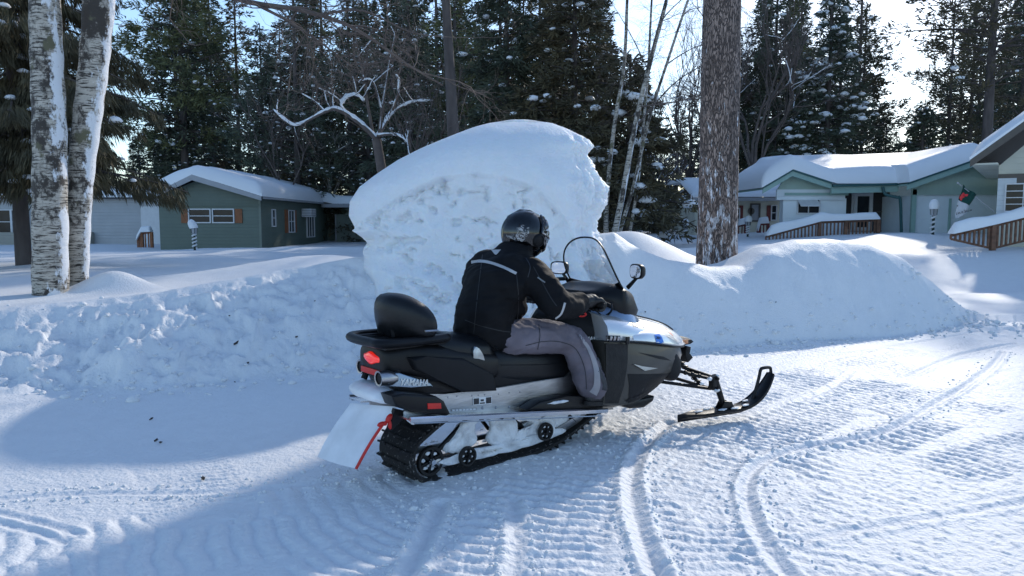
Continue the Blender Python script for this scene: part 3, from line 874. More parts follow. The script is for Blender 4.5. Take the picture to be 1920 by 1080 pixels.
# passenger seat and rider seat
bm = bmesh.new()
def seat(bm, st, n=24):
    secs = []
    for x, hw, z0, z1 in st:
        r = []
        for k in range(n):
            a = 2 * PI * k / n; c, s = math.cos(a), math.sin(a)
            w = hw * (1.0 if s < 0 else 1 - .16 * s * s)
            r.append((x, w * math.copysign(abs(c) ** .55, c), (z0 + z1) / 2 + (z1 - z0) / 2 * math.copysign(abs(s) ** .7, s)))
        secs.append(r)
    loft(bm, secs)
seat(bm, [(-.08, .10, .80, .84), (-.06, .16, .74, .87), (.02, .19, .70, .875), (.12, .205, .66, .865), (.25, .21, .62, .845), (.36, .20, .6, .835), (.40, .185, .6, .81), (.42, .13, .62, .77)])
sled("passenger_seat", bm, "vinyl", sharp=70)
bm = bmesh.new()
seat(bm, [(.385, .12, .58, .70), (.40, .18, .52, .755), (.46, .20, .49, .765), (.6, .205, .47, .745), (.8, .205, .44, .73), (1.0, .20, .415, .71), (1.10, .19, .42, .70), (1.2, .15, .44, .72), (1.24, .08, .5, .68)])
st_ = sled("rider_seat", bm, "vinyl", sharp=70)
bm = bmesh.new()
p = crv([(v.x, v.z) for v in (loc(px, py, -.205) for px, py in ((886, 654), (893, 650), (904, 668), (906, 690), (900, 706), (890, 690), (885, 670)))], 4, closed=True)
plate(bm, [(v.x, v.y) for v in p], -.222, -.19, .006)
bm_obj("seat_hinge_cover", bm, "aluminium", st_)
bm = bmesh.new()
tube(bm, [(.42 + .0, -.2 * math.cos(a), .745 + .035 * math.sin(a)) for a in [q * PI / 8 for q in range(9)]], .006, 6)
for s in (-1, 1): tube(bm, [(.45, s * .200, .64), (.8, s * .207, .60), (1.1, s * .20, .575)], .003, 6)
bm_obj("seam", bm, "plastic_matte", st_)
# ---- belly, side panels and hood: lofts along x
def cowl_sec(x, pts):      # pts: (y, z) right side from bottom centre to top centre; mirrored
    L_ = [(x, -y, z) for y, z in pts] + [(x, y, z) for y, z in pts[::-1] if y > 1e-4]
    return L_
def cowl(name, st, m, nsub=4, sharp=40, parent=None):
    keys = [[Vector((x, y, z)) for y, z in pts] for x, pts in st]
    cols = [crv([(k[i].x, k[i].y, k[i].z) for k in keys], nsub) for i in range(len(keys[0]))]
    bm = bmesh.new(); secs = []
    for j in range(len(cols[0])):
        row = [c[j] for c in cols]
        r = [(-0 + v.x, -v.y, v.z) for v in row] + [(v.x, v.y, v.z) for v in row[::-1]]
        secs.append(r)
    loft(bm, secs)
    bmesh.ops.remove_doubles(bm, verts=bm.verts, dist=.0005)
    return sled(name, bm, m, parent, sharp=sharp)
# lower cowl (dark) from the foot well to the nose
low = cowl("lower_cowl", [
    (1.20, [(0, .30), (.30, .27), (.385, .30), (.405, .45), (.40, .60), (.385, .735), (.2, .74), (0, .74)]),
    (1.32, [(0, .25), (.30, .235), (.395, .275), (.425, .42), (.425, .58), (.405, .72), (.2, .73), (0, .73)]),
    (1.50, [(0, .235), (.28, .23), (.40, .27), (.44, .42), (.44, .57), (.415, .695), (.2, .70), (0, .70)]),
    (1.70, [(0, .24), (.24, .245), (.37, .30), (.435, .43), (.44, .56), (.415, .665), (.2, .68), (0, .68)]),
    (1.88, [(0, .30), (.22, .31), (.34, .35), (.41, .44), (.42, .54), (.40, .635), (.2, .65), (0, .65)]),
    (2.02, [(0, .36), (.18, .37), (.30, .40), (.375, .46), (.385, .53), (.37, .605), (.2, .62), (0, .62)]),
    (2.14, [(0, .43), (.15, .43), (.24, .45), (.31, .49), (.325, .53), (.31, .58), (.2, .60), (0, .60)]),
    (2.25, [(0, .48), (.1, .48), (.17, .49), (.22, .51), (.23, .53), (.22, .56), (.15, .57), (0, .57)]),
], "bronze_plastic")
# silver upper hood
hood = cowl("hood", [
    (1.22, [(0, .72), (.30, .735), (.402, .742), (.412, .765), (.395, .84), (.34, .90), (.18, .93), (0, .93)]),
    (1.40, [(0, .70), (.30, .715), (.425, .722), (.432, .75), (.405, .82), (.33, .88), (.18, .90), (0, .91)]),
    (1.60, [(0, .68), (.30, .69), (.432, .692), (.438, .72), (.405, .775), (.32, .835), (.18, .87), (0, .875)]),
    (1.80, [(0, .65), (.30, .655), (.425, .655), (.428, .685), (.39, .735), (.30, .79), (.17, .835), (0, .84)]),
    (1.98, [(0, .62), (.28, .62), (.39, .622), (.392, .65), (.355, .69), (.27, .745), (.16, .79), (0, .80)]),
    (2.14, [(0, .60), (.24, .60), (.33, .598), (.33, .62), (.295, .655), (.22, .70), (.14, .745), (0, .75)]),
    (2.28, [(0, .59), (.18, .59), (.25, .585), (.25, .60), (.22, .625), (.17, .66), (.11, .685), (0, .69)]),
    (2.38, [(0, .58), (.12, .58), (.16, .578), (.16, .585), (.15, .60), (.11, .62), (.08, .635), (0, .64)]),
], "silver_paint")
# dark seam between hood and lower cowl
bm = bmesh.new()
for s in (-1, 1):
    tube(bm, crv([(1.22, s * .408, .738), (1.40, s * .431, .719), (1.6, s * .439, .690), (1.8, s * .430, .654), (1.98, s * .394, .619), (2.14, s * .333, .595), (2.27, s * .25, .582)], 4), .007, 6)
    tube(bm, crv([(1.75, s * .20, .85), (1.95, s * .19, .802), (2.14, s * .16, .745), (2.3, s * .11, .685)], 4), .006, 6)
bm_obj("hood_seam", bm, "plastic_black", hood)
# silver side wing on hood (raised fairing carrying the decals)
for s in (-1, 1):
    bm = bmesh.new()
    rows = []
    for k in range(15):
        t = k / 14; x = 1.44 + .80 * t
        yb = np.interp(x, [1.4, 1.6, 1.8, 1.98, 2.14, 2.28], [.438, .447, .438, .402, .342, .26])
        zb = np.interp(x, [1.4, 1.6, 1.8, 1.98, 2.14, 2.28], [.735, .703, .668, .635, .612, .598])
        hgt = .085 * math.sin(min(1, t * 1.15 + .12) * PI) ** .6 if t < .99 else .005
        if 1 - t < .2: hgt *= (1 - t) / .2 * .8 + .2
        rows.append([(x, s * (yb - .03), zb - .004), (x, s * (yb + .004), zb), (x, s * (yb - .004), zb + hgt * .5), (x, s * (yb - .03), zb + hgt * .85), (x, s * (yb - .07), zb + hgt), (x, s * (yb - .10), zb + hgt * .8)])
    loft(bm, rows)
    bm_obj("hood_wing", bm, "silver_paint", hood, sharp=50)
def on_cowl(px, py, st_pts=None):
    pass
from mathutils.bvhtree import BVHTree
def bvh_of(obs):
    V, Fc = [], []
    for o in obs:
        k = len(V); V += [v.co.copy() for v in o.data.vertices]; Fc += [[i + k for i in p.vertices] for p in o.data.polygons]
    return BVHTree.FromPolygons(V, Fc)
def stick(ob, bvh, off=.0025, side=-1, cuts=0):
    """lay a thin decal mesh (given in x,z) onto the side of the body"""
    me = ob.data
    ys = [v.co.y for v in me.vertices]; ym = sum(ys) / len(ys)
    for v in me.vertices:
        h = bvh.ray_cast(Vector((v.co.x, side * 1.0, v.co.z)), Vector((0, -side, 0)))
        if h[0] is not None: v.co.y = h[0].y + side * (off + (v.co.y - ym) * side)
def grid_decal(name, corners, m, parent, bvh, yq=-.41, n=8, off=.003):
    p = [loc(px, py, yq) for px, py in corners]
    bm = bmesh.new(); g = []
    for i in range(n + 1):
        g.append([bm.verts.new(p[0].lerp(p[1], j / n).lerp(p[3].lerp(p[2], j / n), i / n)) for j in range(n + 1)])
    for i in range(n):
        for j in range(n): bm.faces.new((g[i][j], g[i][j + 1], g[i + 1][j + 1], g[i + 1][j]))
    o = bm_obj(name, bm, m, parent, sharp=80)
    stick(o, bvh, off)
    return o
wings = [o for o in bpy.data.objects if o.name.startswith("hood_wing")]
HB = bvh_of([hood] + wings); LB = bvh_of([low])
bl = grid_decal("permit_sticker", [(1221, 627), (1234, 625.5), (1238, 643), (1223, 644)], "decal_blue", hood, HB)
c = loc(1229.5, 633, -.42)
t = text_obj("lettering", "2021", .026, Matrix.Translation((c.x, -.5, c.z)) @ Matrix.Rotation(math.radians(12), 4, 'Y') @ Matrix.Rotation(PI / 2, 4, 'X'), "decal_dark", bl); stick(t, HB, .005)
c = loc(1261, 624, -.33)
t = text_obj("club_decal", "W", .06, Matrix.Translation((c.x, -.5, c.z)) @ Matrix.Rotation(math.radians(16), 4, 'Y') @ Matrix.Rotation(PI / 2, 4, 'X'), "decal_red", hood, bold=.004, shear=.2, squash=.7); stick(t, HB, .004)
c = loc(1207, 609.5, -.36)
t = text_obj("model_lettering", "RS Venture", .058, Matrix.Translation((c.x, -.5, c.z)) @ Matrix.Rotation(math.radians(9), 4, 'Y') @ Matrix.Rotation(PI / 2, 4, 'X'), "decal_grey", hood, shear=.45, bold=.0006, squash=1.1); stick(t, HB, .004)
# louvre panel and latch on the cowl's rear
g = grid_decal("side_vent", [(1136, 629), (1160, 629), (1160, 640), (1136, 640)], "plastic_matte", hood, HB)
bm = bmesh.new()
a = loc(1180, 638, -.445)
box(bm, (a.x - .02, -.447, a.z - .0), (.035, .014, .055), .006)
bm_obj("hood_latch", bm, "plastic_black", hood)
for k in range(4):
    grid_decal("vent_slot", [(1137 + k * 6, 630.5), (1140.5 + k * 6, 630.5), (1140.5 + k * 6, 638.5), (1137 + k * 6, 638.5)], "steel_grey", g, HB, off=.006)
# lower cowl relief: dark blade recess, silver gill, round cover, dark rear panel
grid_decal("air_intake", [(1192, 660), (1240, 668), (1256, 676), (1230, 672)], "plastic_matte", low, LB, n=10, off=.004)
for s in (-1, 1):
    bm = bmesh.new()
    p = [loc(px, py, -.43) for px, py in ((1184, 682), (1200, 686), (1232, 690), (1203, 694))]
    vs = [bm.verts.new((q.x, s * (.44 + d), q.z)) for q, d in zip(p, (.012, .02, -.002, .022))] + [bm.verts.new((q.x, s * .42, q.z)) for q in p]
    for f in ((0, 1, 2, 3), (7, 6, 5, 4), (0, 4, 5, 1), (1, 5, 6, 2), (2, 6, 7, 3), (3, 7, 4, 0)): bm.faces.new([vs[i] for i in f])
    bm_obj("gill", bm, "aluminium", low, sharp=20)
for s in (-1, 1):
    c = loc(1267, 690, -.385)
    bm = bmesh.new()
    secs = []
    for r, y in ((.02, -.05), (.075, -.045), (.092, -.03), (.10, .0), (.10, .06)):
        secs.append([(c.x - .02 + r * .8 * math.cos(k / 28 * 2 * PI), s * (.375 - y) if False else s * (.36 - y), c.z + .01 + r * 1.1 * math.sin(k / 28 * 2 * PI)) for k in range(28)])
    loft(bm, secs)
    bm_obj("clutch_bulge", bm, "plastic_matte", low, sharp=60)
# dark rear panel by the knee (its colour differs from the cowl)
grid_decal("knee_panel", [(1136, 644), (1176, 645), (1160, 764), (1138, 766)], "rubber", low, LB, n=14, off=.004)
grid_decal("chin_panel", [(1172, 700), (1283, 700), (1240, 742), (1180, 763)], "plastic_matte", low, LB, n=16, off=.0035)
for k in range(4):
    x0, y0 = 1172 + k * 9, 752 - k * 3
    grid_decal("louvre", [(x0, y0), (x0 + 10, y0 - 7), (x0 + 13, y0 - 6), (x0 + 3, y0 + 2)], "plastic_black", low, LB, n=4, off=.007)
bm = bmesh.new()      # exhaust box under the belly
plate(bm, L2([(1158, 760), (1175, 752), (1225, 742), (1222, 752), (1205, 764), (1180, 766)], -.32), -.34, .3, .02, 3)
sled("belly_pan", bm, "plastic_black")
# nose: dark headlight blade, orange marker
bm = bmesh.new()
rows = []
for k in range(11):
    y = -.24 + .48 * k / 10; f = abs(y) / .24
    xn = 2.50 - .10 * f * f
    rows.append([(xn - .22, y, .575), (xn - .04, y, .578), (xn, y, .588 + .004), (xn - .03, y, .612), (xn - .14, y, .636 - .02 * f), (xn - .24, y, .62)])
loft(bm, rows)
nb = sled("nose_blade", bm, "plastic_black", sharp=30)
for s in (-1, 1):
    bm = bmesh.new(); box(bm, (2.33, s * .225, .59), (.12, .03, .02), .006)
    bm_obj("headlight", bm, "mirror_glass", nb)
for s in (-1, 1):
    bm = bmesh.new(); a = loc(1281, 641, -.27)
    box(bm, (a.x + .02, s * .262, a.z - .002), (.075, .03, .034), .006)
    sled("marker_light", bm, "orange_lens")
bm = bmesh.new()
plate(bm, L2([(1282, 655), (1292, 664), (1296, 670), (1287, 679), (1282, 668)], -.2), -.22, .22, .004)
plate(bm, L2([(1284, 648), (1292, 650), (1290, 662), (1283, 660)], -.2), -.22, .22, .004)
sled("front_bumper", bm, "plastic_matte")
# ---- console, tank, instrument pod
cons = cowl("console", [
    (.98, [(0, .55), (.12, .55), (.17, .60), (.17, .72), (.12, .78), (.06, .80), (0, .80)]),
    (1.12, [(0, .55), (.15, .55), (.21, .62), (.21, .78), (.15, .86), (.08, .88), (0, .88)]),
    (1.26, [(0, .60), (.18, .62), (.23, .72), (.22, .84), (.17, .91), (.1, .93), (0, .93)]),
    (1.42, [(0, .65), (.26, .68), (.34, .76), (.33, .88), (.27, .96), (.12, .99), (0, .99)]),
    (1.58, [(0, .70), (.25, .72), (.36, .77), (.33, .87), (.25, .93), (.12, .96), (0, .96)]),
    (1.72, [(0, .72), (.2, .74), (.3, .76), (.27, .81), (.2, .86), (.10, .885), (0, .885)]),
], "silver_blue", sharp=50)
pod = cowl("instrument_pod", [
    (1.26, [(0, 1.00), (.08, 1.0), (.12, 1.01), (.14, 1.03), (.12, 1.05), (.08, 1.06), (0, 1.06)]),
    (1.36, [(0, .94), (.16, .93), (.23, .95), (.27, 1.00), (.24, 1.05), (.14, 1.07), (0, 1.08)]),
    (1.45, [(0, .88), (.20, .84), (.30, .85), (.335, .94), (.315, 1.06), (.20, 1.10), (0, 1.11)]),
    (1.54, [(0, .86), (.20, .81), (.30, .82), (.335, .92), (.31, 1.05), (.2, 1.09), (0, 1.10)]),
    (1.65, [(0, .86), (.18, .815), (.27, .83), (.30, .91), (.26, .99), (.16, 1.03), (0, 1.04)]),
    (1.70, [(0, .87), (.12, .86), (.18, .87), (.20, .91), (.18, .95), (.1, .97), (0, .97)]),
], "plastic_black", sharp=60)
bm = bmesh.new()
tube(bm, crv([(1.30, -.36, .99), (1.36, -.30, .92), (1.33, -.22, .86)], 4), .008, 6)
tube(bm, crv([(1.15, -.2, 1.02), (1.28, -.28, .9), (1.30, -.33, .78)], 4), .006, 6)
bm_obj("control_cable", bm, "plastic_black", pod)
# ---- windshield
def ws(u, v):
    # v 0..1 upwards, u -1..1 across
    half = .262 * (1 - .04 * v) * max(0.0, 1 - v ** 3.2) ** (1 / 2.4) if v > .02 else .285
    y = u * half - .015
    x = 1.60 - .20 * v - .02 * math.sin(v * 3) - 1.3 * y * y
    z = 1.075 + .36 * v
    return Vector((x, y, z))
bm = bmesh.new(); g = []
NV, NU = 26, 24
for i in range(NV + 1):
    v = 1 - (1 - i / NV) ** 1.5
    g.append([ws(-1 + 2 * j / NU, min(v, .9995)) for j in range(NU + 1)])
f_ = [[bm.verts.new(p) for p in r] for r in g]
b_ = [[bm.verts.new(p + Vector((.003, 0, .001))) for p in r] for r in g]
for i in range(NV):
    for j in range(NU):
        bm.faces.new((f_[i][j], f_[i][j + 1], f_[i + 1][j + 1], f_[i + 1][j])); bm.faces.new((b_[i][j], b_[i + 1][j], b_[i + 1][j + 1], b_[i][j + 1]))
wsd = sled("windshield", bm, "screen_glass", sharp=80)
bm = bmesh.new()
edge = [g[i][0] for i in range(NV + 1)] + [g[i][-1] for i in range(NV, -1, -1)]
tube(bm, edge, .0065, 6)
bm_obj("rim_trim", bm, "plastic_black", wsd)
bm = bmesh.new()     # lower opaque band of the screen with side flares
rows = []
for k in range(21):
    u = -1 + 2 * k / 20; p = ws(u, .02); q = ws(u, .13)
    rows.append([p + Vector((.004, 0, -.05)), p + Vector((.008, 0, 0)), q + Vector((.006, 0, -.03 + .03 * abs(u) ** 3)), q + Vector((-.006, 0, -.03 + .03 * abs(u) ** 3)), p + Vector((-.008, 0, 0)), p + Vector((-.008, 0, -.05))])
loft(bm, rows)
bm_obj("base_trim", bm, "plastic_black", wsd)
bm = bmesh.new()
plate(bm, [(v.x, v.z) for v in (loc(px, py, -.2) for px, py in ((1138, 536), (1150, 535), (1156, 548), (1145, 551)))], -.225, -.22)
bm_obj("caution_label", bm, "decal_grey", wsd)
# left flare of the dash reaching out behind the screen
bm = bmesh.new()
tube(bm, crv([(1.50, .30, 1.11), (1.42, .40, 1.10), (1.30, .48, 1.075), (1.22, .52, 1.03), (1.24, .46, .98)], 4), [.03] * 16 + [.02], 8, flat=.5)
sled("wind_deflector", bm, "plastic_black")
# ---- mirrors
def mirror(px, py, y, w, h, yaw, x_anchor):
    c = loc(px, py, y)
    R = Matrix.Rotation(yaw, 3, 'Z')
    bm = bmesh.new()
    def ring(dx, k): return [R @ Vector((dx, k * w / 2 * math.copysign(abs(math.cos(a)) ** .6, math.cos(a)), k * h / 2 * math.copysign(abs(math.sin(a)) ** .6, math.sin(a)))) + c for a in [q / 28 * 2 * PI for q in range(28)]]
    loft(bm, [ring(-.004, .97), ring(.0, 1.08), ring(.02, 1.08), ring(.045, .8), ring(.055, .4)])
    o = sled("mirror", bm, "plastic_black", sharp=50)
    bm = bmesh.new()
    loft(bm, [ring(-.005, .90), ring(-.0065, .88)])
    bm_obj("mirror_glass", bm, "mirror_glass", o)
    bm = bmesh.new()
    tube(bm, [c + Vector((.03, 0, -.01)), c + Vector((.03, -math.copysign(.03, y) * .6, -.05)), Vector(x_anchor)], [.012, .012, .018], 8, flat=.7)
    bm_obj("mirror_stalk", bm, "plastic_black", o)
mirror(1192, 509, -.40, .135, .098, math.radians(-14), (1.52, -.31, 1.08))
mirror(1048, 502, .40, .150, .095, math.radians(12), (1.50, .27, 1.09))
# ---- handlebar
bm = bmesh.new()
tube(bm, crv([(1.17, -.40, .985), (1.18, -.28, 1.0), (1.25, -.14, 1.03), (1.28, 0, 1.04), (1.25, .14, 1.03), (1.18, .28, 1.0), (1.17, .40, .985)], 4), .013, 8)
tube(bm, [(1.28, 0, 1.04), (1.42, 0, .92)], .03, 8)
hb = sled("handlebar", bm, "plastic_black")
for s in (-1, 1):
    bm = bmesh.new(); tube(bm, [(1.17, s * .42, .983), (1.178, s * .28, .999)], .018, 10); bm_obj("grip", bm, "rubber", hb)
    bm = bmesh.new(); tube(bm, crv([(1.24, s * .25, 1.015), (1.255, s * .33, 1.0), (1.245, s * .40, .985)], 3), .007, 6); bm_obj("brake_lever", bm, "plastic_black", hb)
# ---- tank bag with the maker's word and red tether
bag = cowl("tank_bag", [
    (1.00, [(0, .78), (.10, .77), (.15, .79), (.155, .83), (.13, .87), (.07, .89), (0, .89)]),
    (1.10, [(0, .70), (.15, .69), (.20, .70), (.21, .82), (.18, .92), (.10, .96), (0, .96)]),
    (1.22, [(0, .64), (.2, .63), (.27, .65), (.28, .78), (.24, .91), (.12, .96), (0, .96)]),
    (1.30, [(0, .62), (.2, .61), (.34, .64), (.35, .74), (.29, .86), (.14, .93), (0, .94)]),
    (1.38, [(0, .62), (.2, .61), (.345, .64), (.35, .70), (.28, .80), (.12, .86), (0, .88)]),
], "plastic_matte", sharp=80)
rnd_noise(bag, .008, 12, 4)
c = loc(1121, 638, -.34); BB = bvh_of([bag])
t = text_obj("lettering", "YAMAHA", .04, Matrix.Translation((c.x, -.5, c.z)) @ Matrix.Rotation(math.radians(2), 4, 'Y') @ Matrix.Rotation(PI / 2, 4, 'X'), "decal_white", bag, bold=.0008, squash=.85); stick(t, BB, .004)
bm = bmesh.new()
c = loc(1092, 590, -.30)
tube(bm, [c + Vector((.035 * math.cos(a), .0, .011 * math.sin(a))) for a in [q / 16 * 2 * PI for q in range(16)]], .006, 6, closed=True)
bm_obj("tether", bm, "red_tape", hb)
# ---- front suspension and skis
def ski(s):
    top = Vector((2.34, s * .50, .30)); bot = Vector((2.40, s * .535, .10))
    if s < 0:
        top = loc(1338, 716, -.50); bot = loc(1357, 762, -.53)
    bm = bmesh.new()
    R = .013
    i1 = Vector((2.0, s * .20, .44)); i2 = Vector((2.22, s * .20, .44)); i3 = Vector((1.92, s * .22, .34)); i4 = Vector((2.2, s * .22, .32))
    hi = top + Vector((0, -s * .03, .02)); lo = top + Vector((.01, -s * .03, -.06))
    for a, b in ((i1, hi), (i2, hi), (i3, lo), (i4, lo)): tube(bm, [a, b], R, 8)
    tube(bm, [i1 + Vector((.1, 0, .03)), hi + Vector((.04, 0, .01))], .009, 8)
    for k in range(4):
        a = i1.lerp(hi, .4 + k * .13); icos(bm, a, .019, (1, 1, 1), 2)
    sled("suspension_wishbone", bm, "plastic_black")
    bm = bmesh.new()
    a, b = Vector((2.17, s * .24, .50)), lo + Vector((-.02, -s * .08, .02))
    tube(bm, [a, b], .014, 8)
    n = 44
    tube(bm, [a.lerp(b, .1 + .8 * k / n) + Vector((.03 * math.cos(k * .9), .03 * math.sin(k * .9), 0)) for k in range(n + 1)], .005, 6)
    icos(bm, a, .025, (1, 1, 1), 2)
    sled("shock_absorber", bm, "plastic_black")
    bm = bmesh.new()
    box(bm, top + Vector((0, 0, -.01)), (.07, .05, .10), .012)
    tube(bm, [top + Vector((0, 0, .05)), bot], [.026, .022], 10)
    for dz in (.03, -.05): tube(bm, [top + Vector((0, -.045, dz)), top + Vector((0, .045, dz))], .013, 8)
    sled("spindle", bm, "plastic_black")
    bm = bmesh.new()
    for k, (dx, dy, dz, r) in enumerate(((-.05, 0, .03, .018), (.0, -.03, -.06, .02), (-.12, .02, .0, .015), (.02, -.02, .05, .014))):
        icos(bm, top + Vector((dx, dy, dz)), r, (1.4, 1, .8), 2, .2, rr)
    bm_obj("caked_snow", bm, "sled_snow", bpy.data.objects["spindle"] if s > 0 else [o for o in bpy.data.objects if o.name.startswith("spindle")][-1])["kind"] = "stuff"
    # ski body in its own frame, then turned
    yaw = math.radians(-13) if True else 0
    R3 = Matrix.Rotation(yaw, 3, 'Z')
    O3 = Vector((bot.x, bot.y, 0))
    def prof(t):      # t along ski -.50 .. .68
        up = .0 if t < .15 else .24 * ((t - .15) / .41) ** 1.9
        return up
    bm = bmesh.new(); secs = []
    for k in range(40):
        t = -.47 + 1.03 * k / 39
        w = .068 * min(1, (.05 + (t + .47) / .22)) if t < -.25 else (.068 if t < .3 else .068 - .03 * ((t - .3) / .26) ** 2)
        tt = .96 * (t if t < .3 else .3 + (t - .3) * (1 - .25 * ((t - .3) / .36)))
        z = .085 + prof(t)
        sl = 0 if t < .22 else .55 * ((t - .22) / .46)
        nx, nz = -math.sin(sl), math.cos(sl)
        ring = []
        for y, h in ((-w, 0), (-w * .55, -.012), (-w * .15, -.018), (0, -.036), (w * .15, -.018), (w * .55, -.012), (w, 0), (w, .020), (w * .8, .014), (w * .3, .024), (-w * .3, .024), (-w * .8, .014), (-w, .020)):
            ring.append(R3 @ Vector((tt + nx * h, y, z + nz * h)) + O3)
        secs.append(ring)
    loft(bm, secs)
    sk = sled("ski", bm, "plastic_black", sharp=35)
    bm = bmesh.new()
    pts = [(.29, .12), (.33, .22), (.36, .31), (.375, .37), (.395, .385), (.46, .385), (.485, .37), (.49, .30)]
    for yy in (-.02, .02): pass
    tube(bm, crv([R3 @ Vector((x, 0, z + .0)) + O3 for x, z in pts], 4), .013, 8)
    bm_obj("ski_loop", bm, "plastic_black", sk)
    bm = bmesh.new()
    for x, y in ((-.14, .03), (-.05, -.045), (.10, .04), (.20, -.03), (.26, .03), (.07, -.05), (-.25, 0), (-.02, .05)):
        v = R3 @ Vector((x, y, .112 + prof(x))) + O3
        icos(bm, v, .03, (1.6, .7, .22), 2, .2, rr)
    bm_obj("caked_snow", bm, "sled_snow", sk, sharp=80)["kind"] = "stuff"
    bm = bmesh.new()
    for q in (-1, 1):
        plate(bm, [(-.07, .09), (.09, .09), (.05, .16), (-.02, .17)], q * .03 - .005, q * .03 + .005, .002)
    for v in bm.verts: v.co = R3 @ v.co + O3
    bm_obj("ski_saddle", bm, "plastic_black", sk)
ski(-1); ski(1)
# ================================================================== RIDER
mat("jacket", (.006, .006, .0075), .75, var=.3, vscale=9, bump=.0015, bscale=160, spec=.2)
mat("trousers", (.155, .135, .16), .75, var=.28, vscale=5, bump=.002, bscale=110, spec=.3, detail=8)
mat("trousers_dark_patch", (.11, .095, .12), .75, var=.25, vscale=30)
mat("trouser_trim", (.30, .29, .31), .7, var=.2)
mat("trouser_dark", (.02, .022, .03), .6, var=.2)
mat("glove", (.007, .007, .008), .5, var=.3, bump=.001, bscale=150)
mat("reflective", (.42, .42, .43), .5, var=.15)
mat("skin", (.5, .3, .22), .5, var=.05, sss=.1, sssr=(.02, .01, .005))
mat("helmet_gloss", (.003, .004, .006), .05, var=.1, coat=1, spec=1)
mat("boot", (.02, .02, .022), .5, var=.3)
RD = empty("person", (SO[0], SO[1], 0), TH, "person in black jacket, grey trousers and glossy black helmet riding the snowmobile", "person")
def capsule_hull(bm, a, ra, b, rb, fy=1.0):
    vs = []
    for c, r in ((a, ra), (b, rb)):
        vs += bmesh.ops.create_icosphere(bm, subdivisions=2, radius=1, matrix=Matrix.Translation(c) @ Matrix.Diagonal((r, r * fy, r, 1)))["verts"]
    ret = bmesh.ops.convex_hull(bm, input=bm.verts[:])
    ex = [g for g in set(ret["geom_interior"] + ret["geom_unused"]) if isinstance(g, bmesh.types.BMVert)]
    bmesh.ops.delete(bm, geom=list(set(ex)), context='VERTS')
def blob(name, caps, m, voxel=.014, parent=None, smooth=6, wr=None):
    """one continuous surface out of overlapping tapered limbs"""
    V, Fc = [], []
    for c in caps:
        b = bmesh.new(); capsule_hull(b, Vector(c[0]), c[1], Vector(c[2]), c[3], c[4] if len(c) > 4 else 1)
        bmesh.ops.recalc_face_normals(b, faces=b.faces)
        b.verts.ensure_lookup_table(); k = len(V)
        for i, v in enumerate(b.verts): v.index = i
        V += [v.co.copy() for v in b.verts]; Fc += [[v.index + k for v in f.verts] for f in b.faces]
        b.free()
    o = mesh_obj(name + "_raw", V, Fc, m)
    r = o.modifiers.new("r", 'REMESH'); r.mode = 'VOXEL'; r.voxel_size = voxel; r.use_smooth_shade = True
    s = o.modifiers.new("s", 'SMOOTH'); s.factor = .6; s.iterations = smooth
    dg = bpy.context.evaluated_depsgraph_get()
    me = bpy.data.meshes.new_from_object(o.evaluated_get(dg))
    bpy.data.objects.remove(o)
    me.name = name; me.materials.clear(); me.materials.append(M[m]); me.shade_smooth()
    q = link(bpy.data.objects.new(name, me), parent)
    if wr:
        n = len(me.vertices); co = np.empty(n * 3); me.vertices.foreach_get("co", co); co = co.reshape(-1, 3)
        no = np.empty(n * 3); me.vertices.foreach_get("normal", no); no = no.reshape(-1, 3)
        d = 0
        for amp, sx, sy, sz, sd_ in wr:
            w = fbm(co[:, 0] * sx + co[:, 1] * sy, co[:, 2] * sz + co[:, 1] * sy * .6, 3, sd_)
            d = d + amp * (1 - np.abs(w - .5) * 5)
        me.vertices.foreach_set("co", (co + no * np.clip(d, -.02, .02)[:, None]).ravel()); me.update()
    return q
def mir(p): return (p[0], -p[1], p[2])
hipR, hipL = (.50, -.13, .84), (.50, .13, .84)
kneeR, kneeL = (1.055, -.27, .72), (1.08, .27, .72)
ankR, ankL = (1.16, -.33, .42), (1.18, .33, .42)
shR, shL = (.69, -.20, 1.215), (.62, .23, 1.225)
elR, elL = (.76, -.37, 1.02), (.84, .42, 1.03)
wrR, wrL = (1.06, -.335, 1.01), (1.06, .33, 1.02)
neck = (.735, .0, 1.31); head = (.83, .0, 1.455)
